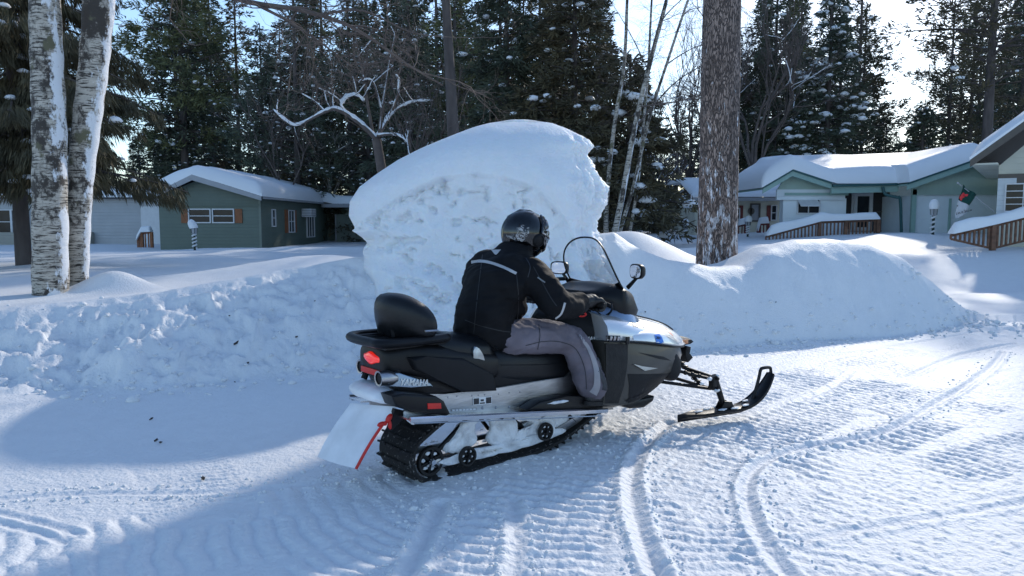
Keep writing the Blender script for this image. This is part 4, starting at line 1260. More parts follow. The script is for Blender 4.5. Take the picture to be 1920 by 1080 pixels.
# body under the clothes: one continuous surface
blob("body", [
    ((.45, 0, .90), .15, (.55, 0, 1.10), .15, 1.15), ((.55, 0, 1.1), .15, (.64, 0, 1.24), .12, 1.5), ((.64, 0, 1.24), .09, head, .062),
    (head, .095, (.88, 0, 1.40), .06), ((.935, -.01, 1.45), .014, (.95, -.01, 1.43), .016),
    (shR, .055, elR, .042), (elR, .042, wrR, .03), (shL, .055, elL, .042), (elL, .042, wrL, .03),
    (hipR, .09, kneeR, .055), (kneeR, .055, ankR, .04), (hipL, .09, kneeL, .055), (kneeL, .055, ankL, .04),
    (wrR, .025, (1.13, -.33, 1.005), .022), (wrL, .025, (1.13, .33, 1.005), .022)], "jacket", .014, RD, 3)
jk = blob("jacket", [
    ((.45, 0, .84), .175, (.47, 0, .95), .18, 1.2),
    ((.47, 0, .95), .18, (.56, 0, 1.13), .18, 1.25),
    ((.56, 0, 1.14), .175, (.64, 0, 1.22), .15, 1.65),
    ((.60, 0, 1.20), .13, (.70, 0, 1.30), .12, 1.3),
    ((.62, -.13, 1.24), .11, (.62, .16, 1.25), .11), ((.66, 0, 1.26), .12, (.78, 0, 1.36), .10, 1.05),
    (shR, .115, (.74, -.30, 1.11), .105), ((.74, -.30, 1.11), .105, elR, .095), (elR, .095, (.91, -.365, 1.0), .084), ((.90, -.36, 1.0), .084, (1.00, -.345, 1.01), .07),
    (shL, .10, (.66, .33, 1.14), .092), ((.66, .33, 1.14), .09, elL, .08), (elL, .08, (1.0, .35, 1.02), .058),
    ((.52, -.10, .82), .12, (.60, -.10, .80), .09, 1.1), ((.52, .10, .82), .12, (.60, .10, .80), .09, 1.1),
    ((.58, -.02, 1.0), .13, (.66, -.02, 1.0), .12, 1.2)],
    "jacket", .013, RD, 5, wr=[(.007, 5, 3, 13, 3), (.004, 14, 8, 20, 5)])
pn = blob("trousers", [
    ((.45, 0, .84), .14, (.56, 0, .83), .13, 1.25),
    ((.56, -.13, .80), .115, (.80, -.22, .79), .112), ((.80, -.22, .79), .112, (1.02, -.265, .745), .098),
    ((1.02, -.265, .745), .098, (1.06, -.29, .66), .098), ((1.06, -.29, .66), .098, (1.105, -.315, .53), .10), ((1.105, -.315, .53), .10, (1.15, -.33, .425), .095),
    ((.56, .13, .81), .105, (.80, .22, .80), .105), ((.80, .22, .80), .105, (1.05, .265, .745), .092),
    ((1.05, .265, .745), .092, (1.11, .30, .66), .085), ((1.11, .30, .66), .087, (1.19, .335, .42), .085)],
    "trousers", .012, RD, 4, wr=[(.009, 6, 4, 7, 8), (.006, 14, 9, 16, 9), (.003, 34, 12, 30, 10)])
def on_surface(bvh, o, d, off=.003):
    h = bvh.ray_cast(Vector(o), Vector(d).normalized())
    return None if h[0] is None else h[0] + h[1] * off
JB = bvh_of([jk]); PB = bvh_of([pn])
def ribbon(name, pts, w, m, parent, bvh, yl, off=.003, along=None):
    """strip of cloth laid on a garment; pts are pixels traced at plane yl, cast straight along the view of the side plane"""
    bm = bmesh.new(); rows = []
    C = Vector((-SO[0] * SF[0] - SO[1] * SF[1], -SO[0] * SL[0] - SO[1] * SL[1], CAMH))
    P = crv([(p[0], p[1]) for p in pts], 6)
    for i, q in enumerate(P):
        a, b = P[max(0, i - 1)], P[min(len(P) - 1, i + 1)]
        t = (b - a).normalized(); n = Vector((-t.y, t.x, 0))
        ww = w[0] + (w[1] - w[0]) * i / (len(P) - 1)
        row = []
        for k in range(5):
            r = q + n * ww * (k / 4 - .5)
            tgt = loc(r.x, r.y, yl)
            h = on_surface(bvh, C, tgt - C, off)
            row.append(h)
        if all(row): rows.append([bm.verts.new(h) for h in row])
    for A, B in zip(rows, rows[1:]):
        for k in range(4): bm.faces.new((A[k], A[k + 1], B[k + 1], B[k]))
    return bm_obj(name, bm, m, parent, sharp=80)
ribbon("reflective_band", [(884, 492), (900, 490), (920, 493), (945, 502), (968, 513)], (5.5, 5), "reflective", jk, JB, 0)
ribbon("back_badge", [(930, 468.5), (930, 478)], (20, 2), "reflective", jk, JB, 0)
ribbon("cuff_stripe", [(1059, 568), (1052, 588), (1040, 598)], (4, 3), "reflective", jk, JB, -.3)
ribbon("sleeve_seam", [(986, 484), (994, 500), (990, 520)], (1.6, 1.6), "trouser_dark", jk, JB, -.2)
mat("seam_black", (.013, .013, .016), .5, var=.2)
ribbon("seam", [(905, 478), (900, 520), (893, 580), (888, 630)], (1.2, 1.2), "seam_black", jk, JB, 0)
ribbon("seam", [(968, 513), (972, 560), (968, 610), (958, 650)], (1.4, 1.4), "seam_black", jk, JB, -.1)
ribbon("seam", [(872, 600), (905, 612), (950, 622), (985, 622)], (1.3, 1.3), "seam_black", jk, JB, -.1)
ribbon("pocket_flap", [(978, 590), (990, 612)], (5, 5), "seam_black", jk, JB, -.15)
ribbon("sleeve_seam", [(1000, 500), (1018, 532), (1034, 560), (1044, 574)], (1.3, 1.3), "seam_black", jk, JB, -.3)
ribbon("seam", [(985, 648), (1020, 640), (1055, 642), (1080, 655), (1096, 690), (1100, 730)], (1.4, 1.4), "trouser_dark", pn, PB, -.27)
ribbon("knee_patch", [(1062, 612), (1080, 616), (1092, 632), (1096, 652)], (13, 9), "trousers_dark_patch", pn, PB, -.27, off=.0035)
ribbon("seam", [(1010, 608), (1012, 630), (1008, 655)], (1.4, 1.4), "trouser_dark", pn, PB, -.25)
ribbon("sleeve_mark", [(1008, 520), (1022, 530)], (2.5, 2.5), "decal_grey", jk, JB, -.3)
ribbon("knee_trim", [(1086, 628), (1104, 655), (1117, 690), (1119, 722), (1112, 738)], (4, 15), "trouser_trim", pn, PB, -.27, off=.004)
ribbon("shin_panel", [(1120, 688), (1128, 705), (1134, 722), (1132, 735)], (5, 10), "trouser_dark", pn, PB, -.27, off=.003)
t = text_obj("leg_lettering", "FXR", .05, Matrix.Translation((1.165, -.5, .585)) @ Matrix.Rotation(math.radians(68), 4, 'Y') @ Matrix.Rotation(PI / 2, 4, 'X'), "decal_grey", pn, bold=.001); stick(t, PB, .006)
bm = bmesh.new()      # collar
secs = []
for k, (dx, dz, r) in enumerate(((.0, .0, .10), (.025, .04, .108), (.045, .075, .112), (.05, .08, .10), (.03, .04, .09))):
    secs.append([(.735 + dx + r * math.cos(a), r * 1.05 * math.sin(a), 1.315 + dz + .30 * (-r * math.cos(a)) * -.35) for a in [q / 28 * 2 * PI for q in range(28)]])
loft(bm, secs, caps=False); bm_obj("collar", bm, "jacket", jk, sharp=80)
for s in (-1, 1):
    wx = .98
    bm_caps = [((.96, s * .348, 1.01), .062, (1.03, s * .338, 1.012), .058)]
    wr_ = Vector((1.04, s * .335, 1.012)); palm = Vector((1.13, s * .335, 1.018))
    caps = [((.95, s * .35, 1.01), .064, (1.02, s * .338, 1.012), .052), (wr_, .048, palm, .046, 1.05)]
    # five fingers closed round the grip: knuckle, middle joint, tip
    for k in range(4):
        y = s * (.385 - k * .031) - s * .0
        ln = (.85, 1, 1.03, .95)[k]
        kn = Vector((1.165, y, 1.022)); md = Vector((1.165 + .045 * ln, y, .995)); tp_ = Vector((1.19, y, .958)); en = Vector((1.158, y, .953))
        caps += [(palm + Vector((0, y - palm.y, 0)) * .8, .02, kn, .019), (kn, .0185, md, .0165), (md, .0165, tp_, .0155), (tp_, .0155, en, .0145)]
    th0 = Vector((1.09, s * .29, .995)); caps += [(wr_, .03, th0, .022), (th0, .022, Vector((1.15, s * .268, .975)), .0185), (Vector((1.15, s * .268, .975)), .0185, Vector((1.185, s * .275, .965)), .016)]
    gl = blob("glove", caps, "glove", .0065, RD, 2, wr=[(.0015, 30, 20, 24, 7)])
    # gauntlet
    bm = bmesh.new(); secs = []
    for x, r in ((.90, .070), (.915, .074), (.96, .068), (1.02, .056), (1.03, .05)):
        secs.append([(x, s * (.36 - (x - .9) * .19) + r * math.cos(a), 1.008 + r * .95 * math.sin(a)) for a in [q / 24 * 2 * PI for q in range(24)]])
    loft(bm, secs, caps=False); bm_obj("gauntlet", bm, "glove", gl, sharp=60)
    ax, az = 1.17, .36
    bt = blob("boot", [((ax - .01, s * .335, .45), .066, (ax - .01, s * .335, .375), .058), ((ax - .03, s * .335, .36), .045, (ax + .17, s * .345, .345), .038, 1.05), ((ax - .05, s * .335, .35), .04, (ax + .05, s * .34, .34), .042, 1.1)], "boot", .009, RD, 3)
    bm = bmesh.new()
    o_ = crv([(ax - .10, s * .335), (ax - .07, s * .335 - .04), (ax + .05, s * .34 - .045), (ax + .18, s * .345 - .043), (ax + .215, s * .345), (ax + .18, s * .345 + .043), (ax + .05, s * .34 + .045), (ax - .07, s * .335 + .04)], 4, closed=True)
    loft(bm, [[(v.x, v.y, .295 - (v.x - 1.17) * .14) for v in o_], [(v.x, v.y, .322 - (v.x - 1.17) * .14) for v in o_]])
    bm_obj("sole", bm, "rubber", bt)
# ---- helmet
HC = Vector((.82, 0, 1.466))
HR = Matrix.Rotation(math.radians(-14), 3, 'Z') @ Matrix.Rotation(math.radians(24), 3, 'Y')
def hs(a, b, r=1.0):      # a azimuth from forward, b elevation
    x = math.cos(a) * math.cos(b); y = math.sin(a) * math.cos(b); z = math.sin(b)
    sx = .168 if x < 0 else .160
    v = Vector((x * sx, y * .140, z * .158))
    if z < 0: v.z *= 1.12; v.x *= 1 - .12 * z * z; v.y *= 1 - .16 * z * z
    if x > 0 and z < 0: v.x += .035 * (-z) * x
    return v * r
def hp(v): return HR @ v + HC
bm = bmesh.new()
NA, NB = 64, 40; g = {}
for i in range(NB + 1):
    b = math.radians(-52 + (90 + 52) * i / NB)
    for j in range(NA):
        a = -PI + 2 * PI * j / NA
        r = 1 + .012 * math.exp(-((abs(a) - 1.9) / .1) ** 2) * (1 if b > -.2 else 0)
        g[i, j] = bm.verts.new(hp(hs(a, min(b, PI / 2 - 1e-3), r)))
for i in range(NB):
    b = -52 + (90 + 52) * (i + .5) / NB
    for j in range(NA):
        a = abs(-180 + 360 * (j + .5) / NA)
        if a < 62 and -20 < b < 38: continue          # face opening
        bm.faces.new((g[i, j], g[i, (j + 1) % NA], g[i + 1, (j + 1) % NA], g[i + 1, j]))
bmesh.ops.solidify(bm, geom=bm.faces[:], thickness=.012)
he = bm_obj("helmet", bm, "helmet_gloss", RD, sharp=50)
HBV = bvh_of([he])
# clear visor raised a little, dark frame around it
bm = bmesh.new(); g = []
for i in range(9):
    b = math.radians(12 + 46 * i / 8)
    g.append([bm.verts.new(hp(hs(math.radians(-72 + 144 * j / 16), b, 1.07))) for j in range(17)])
for i in range(8):
    for j in range(16): bm.faces.new((g[i][j], g[i][j + 1], g[i + 1][j + 1], g[i + 1][j]))
bmesh.ops.solidify(bm, geom=bm.faces[:], thickness=.003)
vz = bm_obj("visor", bm, "screen_glass", he, sharp=60)
bm = bmesh.new()
edge = [hp(hs(math.radians(-74 + 148 * j / 16), math.radians(10), 1.075)) for j in range(17)]
tube(bm, edge, .007, 6)
edge = [hp(hs(math.radians(74 - 148 * j / 16), math.radians(59), 1.075)) for j in range(17)]
tube(bm, edge, .008, 6)
tube(bm, [hp(hs(math.radians(-74), math.radians(b_), 1.07)) for b_ in range(10, 60, 8)], .008, 6)
tube(bm, [hp(hs(math.radians(74), math.radians(b_), 1.07)) for b_ in range(10, 60, 8)], .008, 6)
bm_obj("visor_frame", bm, "helmet_gloss", vz)
# second lens / breath box around the face, seen from the side
bm = bmesh.new(); secs = []
for r_, k in ((1.0, 1.0), (1.05, 1.0), (1.09, .86), (1.08, .55)):
    secs.append([hp(hs(math.radians(58 * k * math.cos(q / 32 * 2 * PI)), math.radians(5 + 27 * k * math.sin(q / 32 * 2 * PI)), r_)) for q in range(32)])
loft(bm, secs); bm_obj("goggle_lens", bm, "helmet_gloss", he, sharp=60)
for s in (-1, 1):
    for nm, a, b, rr0, mm in (("pivot_cover", 72, -8, .040, "plastic_matte"), ("vent", 52, 40, .026, "bright_alu")):
        c = hs(math.radians(s * a), math.radians(b), 1.0); n = Vector((c.x / .025, c.y / .017, c.z / .0225)).normalized()
        q = n.to_track_quat('Z', 'Y').to_matrix()
        bm = bmesh.new()
        sx, sy = (1, 1.15) if nm == "pivot_cover" else (.75, 1.5)
        secs = [[hp(c + q @ Vector((rr0 * k * sx * math.cos(t_), rr0 * k * sy * math.sin(t_), h))) for t_ in [w / 24 * 2 * PI for w in range(24)]] for k, h in ((1.05, -.012), (1.0, .012), (.8, .018), (.7, .012), (.5, .014), (.2, .018))]
        loft(bm, secs); bm_obj(nm, bm, mm if nm == "pivot_cover" else "helmet_gloss", he, sharp=50)
bm = bmesh.new()
tube(bm, [hp(hs(math.radians(a), math.radians(b), 1.012)) for a, b in ((-180, -45), (-180, -15), (-180, 20), (-180, 55), (-180, 80), (0, 75), (0, 58))], .008, 6)
bm_obj("crest_ridge", bm, "helmet_gloss", he)
# sticker: shield with lettering
def hdecal(name, pix, m, parent, off=.003, n=10):
    C = Vector((-SO[0] * SF[0] - SO[1] * SF[1], -SO[0] * SL[0] - SO[1] * SL[1], CAMH))
    p = [Vector((q[0], q[1], 0)) for q in pix]; cen = sum(p, Vector()) / len(p)
    bm = bmesh.new(); rings = []
    for k in range(n + 1):
        f = max(k / n, .001); rr_ = []
        for i in range(len(p)):
            for t in (0, .33, .66):
                q = p[i].lerp(p[(i + 1) % len(p)], t); q = cen.lerp(q, f)
                h = on_surface(HBV, C, loc(q.x, q.y, -.1) - C, off)
                rr_.append(bm.verts.new(h))
        rings.append(rr_)
    for A, B in zip(rings, rings[1:]):
        for i in range(len(A)): bm.faces.new((A[i], A[(i + 1) % len(A)], B[(i + 1) % len(A)], B[i]))
    return bm_obj(name, bm, m, parent, sharp=80)
sh_ = hdecal("shield_sticker", [(976, 420), (992, 427), (991, 434), (992, 437), (986, 446), (979, 453), (972, 451), (967, 443), (970, 431), (969, 427), (974, 427)], "reflective", he)
hdecal("sticker", [(950, 440), (967, 445), (966, 450), (951, 445)], "reflective", he)
hdecal("sticker", [(957, 436.5), (965, 439), (963, 443), (956, 440.5)], "decal_grey", he)
def htext(s, px, py, size, ang, m, parent, off=.0065):
    C = Vector((-SO[0] * SF[0] - SO[1] * SF[1], -SO[0] * SL[0] - SO[1] * SL[1], CAMH))
    t = text_obj("lettering", s, 1, Matrix.Identity(4), m, parent, extrude=0, bold=.02)
    ca, sa = math.cos(ang), math.sin(ang)
    for v in t.data.vertices:
        x, y = v.co.x * size, -v.co.y * size
        h = on_surface(HBV, C, loc(px + x * ca - y * sa, py + x * sa + y * ca, -.1) - C, off)
        if h is not None: v.co = h
htext("BLADDER", 982.5, 427, 4.6, math.radians(22), "decal_dark", sh_)
htext("###", 979, 437, 8, math.radians(14), "decal_dark", sh_) if False else None
hdecal("sticker_band", [(970.5, 430.5), (990, 437), (989.5, 438.8), (970, 432.3)], "decal_dark", sh_, off=.0055)
for k, (qx, qy) in enumerate(((974, 437), (979, 439), (984, 440.5), (973, 442), (978, 444), (983, 445), (976, 448), (980.5, 448.5))):
    hdecal("print", [(qx - 1.5, qy - 1.3), (qx + 1.6, qy - .9), (qx + .7, qy + 1.4)], "decal_grey", sh_, off=.0055, n=2)
# ================================================================== HOUSES
def siding(name, col, scale=9.0, var=.07, depth=.012, vertical=False):
    m = mat(name, col, .55, var=var, vscale=1.5)
    N, K = m.node_tree.nodes, m.node_tree.links
    b = N["Principled BSDF"]
    tc = N.new("ShaderNodeTexCoord"); sp = N.new("ShaderNodeSeparateXYZ"); K.new(tc.outputs["Object"], sp.inputs[0])
    mu = N.new("ShaderNodeMath"); mu.operation = 'MULTIPLY'; mu.inputs[1].default_value = scale
    fr = N.new("ShaderNodeMath"); fr.operation = 'FRACT'
    if vertical:
        ad = N.new("ShaderNodeMath"); ad.operation = 'ADD'; K.new(sp.outputs[0], ad.inputs[0]); K.new(sp.outputs[1], ad.inputs[1]); K.new(ad.outputs[0], mu.inputs[0])
    else: K.new(sp.outputs[2], mu.inputs[0])
    K.new(mu.outputs[0], fr.inputs[0])
    bp = N.new("ShaderNodeBump"); bp.inputs["Distance"].default_value = depth; bp.invert = True
    K.new(fr.outputs[0], bp.inputs["Height"]); K.new(bp.outputs[0], b.inputs["Normal"])
    return m
siding("siding_green", (.12, .155, .125), 7)
siding("siding_green_light", (.17, .20, .165), 3.2)
siding("siding_mint", (.36, .47, .40), 5, vertical=True, depth=.01)
siding("siding_white", (.56, .60, .62), 7)
siding("panel_white", (.72, .78, .80), 1.2)
siding("siding_cream", (.58, .57, .47), 6)
siding("siding_tan", (.30, .29, .25), 6)
siding("siding_grey", (.40, .41, .42), 6)
mat("trim_white", (.62, .63, .64), .5, var=.05)
mat("trim_pale", (.33, .34, .36), .5, var=.06)
mat("trim_teal", (.02, .085, .085), .5, var=.1)
mat("trim_mint", (.27, .41, .36), .5, var=.06)
mat("trim_brown", (.10, .085, .07), .6, var=.1)
mat("window_dark", (.012, .016, .022), .15, var=.4, vscale=2, spec=.25)
mat("screen_dark", (.03, .028, .03), .6, var=.2, vscale=30)
mat("shutter_wood", (.24, .085, .03), .6, var=.3, vscale=12, stretch=(3, 3, .6))
mat("shutter_red", (.14, .025, .02), .6, var=.2)
mat("deck_wood", (.17, .085, .05), .7, var=.35, vscale=9)
mat("deck_grey", (.13, .12, .09), .7, var=.3, vscale=9)
mat("lamp_green", (.008, .03, .022), .5, var=.2)
mat("lamp_white", (.7, .71, .72), .5, var=.04)
mat("roof_dark", (.05, .05, .055), .8, var=.2)
def hbox(name, m, parent, c, s, bev=0):
    bm = bmesh.new(); box(bm, c, s, bev)
    return bm_obj(name, bm, m, parent, sharp=30)
def window(parent, x0, x1, z0, z1, y, nx=1, nz=2, frame="trim_white", t=.05, axis='y', side=-1, name="window", glass="window_dark"):
    """window on a wall; axis 'y': wall facing -Y at y; axis 'x': wall at x=y facing side"""
    bm = bmesh.new()
    w, h = x1 - x0, z1 - z0; cx, cz = (x0 + x1) / 2, (z0 + z1) / 2
    def b(bm, u, v, su, sv, off, th):
        if axis == 'y': box(bm, (u, y - off, v), (su, th, sv))
        else: box(bm, (y + side * off, u, v), (th, su, sv))
    b(bm, x0 - t / 2, cz, t, h + 2 * t, .03, .07); b(bm, x1 + t / 2, cz, t, h + 2 * t, .03, .07)
    b(bm, cx, z0 - t / 2, w, t, .03, .07); b(bm, cx, z1 + t / 2, w, t, .03, .07)
    for k in range(1, nx): b(bm, x0 + w * k / nx, cz, t * .7, h, .025, .05)
    for k in range(1, nz): b(bm, cx, z0 + h * k / nz, w, t * .7, .022, .045)
    o = bm_obj(name, bm, frame, parent, smooth=False)
    bm = bmesh.new(); b(bm, cx, cz, w, h, .006, .01)
    bm_obj("pane", bm, glass, o, smooth=False)
    return o
def prism(name, m, parent, prof, y0, y1, axis='y'):
    bm = bmesh.new()
    if axis == 'y': plate(bm, prof, y0, y1)
    else:
        a = [bm.verts.new((y0, p[0], p[1])) for p in prof]; b = [bm.verts.new((y1, p[0], p[1])) for p in prof]
        n = len(prof); bm.faces.new(a); bm.faces.new(b[::-1])
        for i in range(n): bm.faces.new((a[i], b[i], b[(i + 1) % n], a[(i + 1) % n]))
    return bm_obj(name, bm, m, parent, smooth=False)
def snow_sheet(name, parent, fx, u0, u1, v0, v1, zf, th, nu=40, nv=40, edge=.35, seed=1, mapf=None):
    """thick snow blanket over a roof: zf(u,v) roof height, th thickness; edges rolled over"""
    bm = bmesh.new(); T, B = [], []
    for i in range(nu + 1):
        rt, rb = [], []
        for j in range(nv + 1):
            u = u0 + (u1 - u0) * i / nu; v = v0 + (v1 - v0) * j / nv
            d = min(u - u0, u1 - u, v - v0, v1 - v)
            e = min(1, d / edge); f = math.sqrt(max(0, 1 - (1 - e) ** 2))
            n = float(fbm(np.array([u * .8 + seed]), np.array([v * .8]), 2, seed)[0]) - .5
            z = zf(u, v)
            thv = th(u, v) if callable(th) else th
            x, y = (u, v) if mapf is None else mapf(u, v)
            rt.append(bm.verts.new((x, y, z + .01 + (thv * (.22 + .78 * f)) * (1 + .25 * n)))); rb.append(bm.verts.new((x, y, z + .005)))
        T.append(rt); B.append(rb)
    for i in range(nu):
        for j in range(nv):
            bm.faces.new((T[i][j], T[i + 1][j], T[i + 1][j + 1], T[i][j + 1])); bm.faces.new((B[i][j], B[i][j + 1], B[i + 1][j + 1], B[i + 1][j]))
    for i in range(nu):
        bm.faces.new((T[i][0], B[i][0], B[i + 1][0], T[i + 1][0])); bm.faces.new((T[i][nv], T[i + 1][nv], B[i + 1][nv], B[i][nv]))
    for j in range(nv):
        bm.faces.new((T[0][j], T[0][j + 1], B[0][j + 1], B[0][j])); bm.faces.new((T[nu][j], B[nu][j], B[nu][j + 1], T[nu][j + 1]))
    return bm_obj(name, bm, "snow_smooth", parent, sharp=60)
# ------------------------------------------------ dark green house on the left
gh = empty("green_house", (-12.9, 32, 0), 0, "dark green house with a low gable, orange wooden shutters and deep roof snow", "house")
W0, W1, D, ZE = -2.15, 2.15, 11.5, 2.6       # local x range, depth, eave
AP = 3.42; XA = -.45                                # apex height and its x
sideZ = .2
prism("wall", "siding_green", gh, [(W0, sideZ), (W1, sideZ), (W1, ZE), (XA, AP - .12), (W0, ZE)], 0, .12)
hbox("wall", "siding_green", gh, (W1 - .06, D / 2 + .06, (ZE + sideZ) / 2), (.12, D - .12, ZE - sideZ))
hbox("wall", "siding_green", gh, (W0 + .06, D / 2 + .06, (ZE + sideZ) / 2), (.12, D - .12, ZE - sideZ))
hbox("wall", "siding_green", gh, (0, D - .0, (ZE + sideZ) / 2), (W1 - W0 - .24, .12, ZE - sideZ))
hbox("corner_trim", "siding_green_light", gh, (W1 + .01, -.01, (ZE + sideZ) / 2), (.09, .09, ZE - sideZ - .02))
hbox("band_trim", "siding_green", gh, (0, -.04, ZE - .35), (W1 - W0, .07, .07))
def roof_z(u, v):
    return (AP - (AP - ZE) * (XA - u) / (XA - W0) if u < XA else AP - (AP - ZE) * (u - XA) / (W1 - XA)) + .06
o = .22
rf = prism("roof", "roof_dark", gh, [(W0 - .12, roof_z(W0 - .12, 0) - .08), (XA, AP - .02), (W1 + .25, roof_z(W1 + .25, 0) - .08), (W1 + .25, roof_z(W1 + .25, 0)), (XA, AP + .06), (W0 - .12, roof_z(W0 - .12, 0))], -.55, D + .3)
prism("fascia", "trim_pale", gh, [(W0 - .14, roof_z(W0 - .14, 0) - .16), (XA, AP - .16), (W1 + .27, roof_z(W1 + .27, 0) - .16), (W1 + .27, roof_z(W1 + .27, 0) + .015), (XA, AP + .075), (W0 - .14, roof_z(W0 - .14, 0) + .015)], -.585, -.552)
hbox("gutter", "trim_pale", gh, (W1 + .30, D / 2 - .1, roof_z(W1 + .3, 0) - .03), (.09, D + .6, .09), .02)
snow_sheet("roof_snow", gh, None, W0 - .14, W1 + .30, -.58, D + .3, lambda u, v: roof_z(u, v) + .02 - .12 * math.exp(-((u - XA) / .5) ** 2), .55, 40, 70, .55, 3)
window(gh, -.85, .02, 1.52, 2.04, 0); window(gh, .17, 1.02, 1.52, 2.04, 0)
for a, b in ((-1.20, -.92), (1.10, 1.40)): hbox("shutter", "shutter_wood", gh, ((a + b) / 2, -.025, 1.78), (b - a, .05, .60))
window(gh, 1.55, 1.95, 1.35, 2.05, W1, 1, 2, axis='x', side=1)
window(gh, 4.0, 4.9, 1.05, 2.05, W1, 2, 2, axis='x', side=1)
for a, b in ((3.45, 3.9), (5.0, 5.3)): hbox("shutter", "shutter_wood", gh, (W1 + .02, (a + b) / 2, 1.55), (.05, b - a, 1.1))
window(gh, 7.2, 8.6, .75, 2.0, W1, 3, 1, axis='x', side=1)
ac = hbox("window_awning", "trim_white", gh, (W1 + .30, 6.6, 1.98), (.5, .9, .42), .02)
for k in range(3): hbox("slat", "trim_pale", ac, (W1 + .30, 6.6, 1.85 + k * .12), (.53, .93, .03))
# lower shed roof with a light green sided wall behind, running to the right
hbox("garage_wall", "siding_green_light", gh, (W1 + 2.15, D - .8, 1.0), (2.8, .12, 1.9))
hbox("garage_wall", "siding_green", gh, (W1 + 2.0, D + .4, 1.2), (4.2, .12, 2.4))
hbox("corner_trim", "trim_pale", gh, (W1 + .72, D - .87, 1.0), (.07, .05, 1.9))
hbox("carport_roof", "roof_dark", gh, (W1 + 2.2, D - .4, 2.44), (4.0, 3.0, .08))
hbox("fascia", "trim_pale", gh, (W1 + 2.2, D - 1.92, 2.42), (4.0, .04, .20))
snow_sheet("roof_snow", gh, None, W1 - .5, W1 + 4.2, D - 1.94, D + 1.1, lambda u, v: 2.48 + .22 * max(0, (W1 + 1.0 - u)) , .5, 30, 20, .45, 5)
# ------------------------------------------------ pale house behind it, seen at the left of the green one
ph = empty("pale_house", (-20, 38, 0), 0, "pale grey house half hidden behind the green house and the drooping spruce", "house")
hbox("wall", "siding_grey", ph, (-1.5, 2, 1.35), (11, 4, 2.7))
hbox("wall", "siding_tan", ph, (-4.2, -.2, .5), (6, .3, 1.0))
snow_sheet("roof_snow", ph, None, -7.3, 4.3, -.5, 4.4, lambda u, v: 2.75 + .25 * (1 - abs(v - 2) / 2.4), .4, 30, 16, .4, 7)
hbox("roof", "roof_dark", ph, (-1.5, 2, 2.72), (11.4, 4.8, .06))
window(ph, 3.0, 3.75, .75, 2.25, 0, 1, 2, frame="trim_white", t=.08)
window(ph, -6.2, -5.4, .95, 2.1, 0, 1, 2); window(ph, -5.3, -4.5, .95, 2.1, 0, 1, 2)
hbox("door", "trim_white", ph, (1.7, -.03, 1.3), (.95, .06, 2.0))
# ------------------------------------------------ mint house on the right
mh = empty("mint_house", (0, 29, 0), 0, "mint green and white house with two front gables, screened porch and thick roof snow", "house")
def hx(px, Y=29): return (px - 960) / FPX * (Y * math.cos(PITCH)) * 1.0
def PX(px, py, Y=29): v = at(px, py, Y); return v.x, v.z
xl0 = PX(1468, 400)[0]; xl1 = PX(1586, 400)[0]; xr0 = PX(1690, 400)[0]; xr1 = PX(1866, 400)[0]
zb = .35; ze = PX(0, 372)[1]; zc = PX(0, 352)[1]
hbox("wall", "panel_white", mh, ((xl0 + xl1) / 2, .2, (zb + ze) / 2), (xl1 - xl0, .4, ze - zb))
hbox("wall", "panel_white", mh, ((xr0 + xr1) / 2, .7, (zb + zc - .3) / 2), (xr1 - xr0, 3, zc - .3 - zb))
hbox("porch_wall", "siding_white", mh, ((xl1 + xr0) / 2, 1.6, (zb + zc + .4) / 2), (xr0 - xl1, .1, zc - zb + .4))
hbox("wall", "panel_white", mh, ((xl0 + 1.3 + xr1) / 2, 3.3, (zb + zc + .35) / 2), (xr1 - xl0 - 1.3, .1, zc - zb + .35))
hbox("kick_panel", "panel_white", mh, (PX(1668, 0, 30.4)[0], 1.42, zb + .25), (.8, .06, .7))
# left gable
gx0, gz0 = PX(1430, 353, 28.4); gxa, gza = PX(1486, 320, 28.4); gx1, gz1 = PX(1559, 344, 28.4)
prism("gable", "siding_mint", mh, [(gx0 + .7, gz0 - .10), (xl1 + .1, gz0 - .10), (xl1 + .1, gz1 - .02), (gx1 - .05, gz1 - .04), (gxa, gza - .08)], -.10, -.02)
hbox("belt_trim", "trim_mint", mh, ((xl0 + xl1) / 2, -.13, ze + .16), (xl1 - xl0, .06, .10))
hbox("belt_trim", "panel_white", mh, ((xl0 + xl1) / 2 - .2, -.06, ze + .14), (xl1 - xl0 + .2, .1, .4))
def raker(x0, z0, x1, z1, y0, y1, m="trim_mint", w=.20, name="rake_board"):
    prism(name, m, mh, [(x0, z0), (x1, z1), (x1, z1 - w), (x0, z0 - w)], y0, y1)
for a, b, c_, d_ in ((gx0, gz0, gxa, gza), (gxa, gza, gx1, gz1)):
    raker(a, b, c_, d_, -.62, -.58); raker(a, b + .05, c_, d_ + .05, -.66, -.625, "trim_teal", .07, "drip_edge")
    prism("soffit", "trim_mint", mh, [(a, b - .01), (c_, d_ - .01), (c_, d_ - .06), (a, b - .06)], -.575, 2.8)
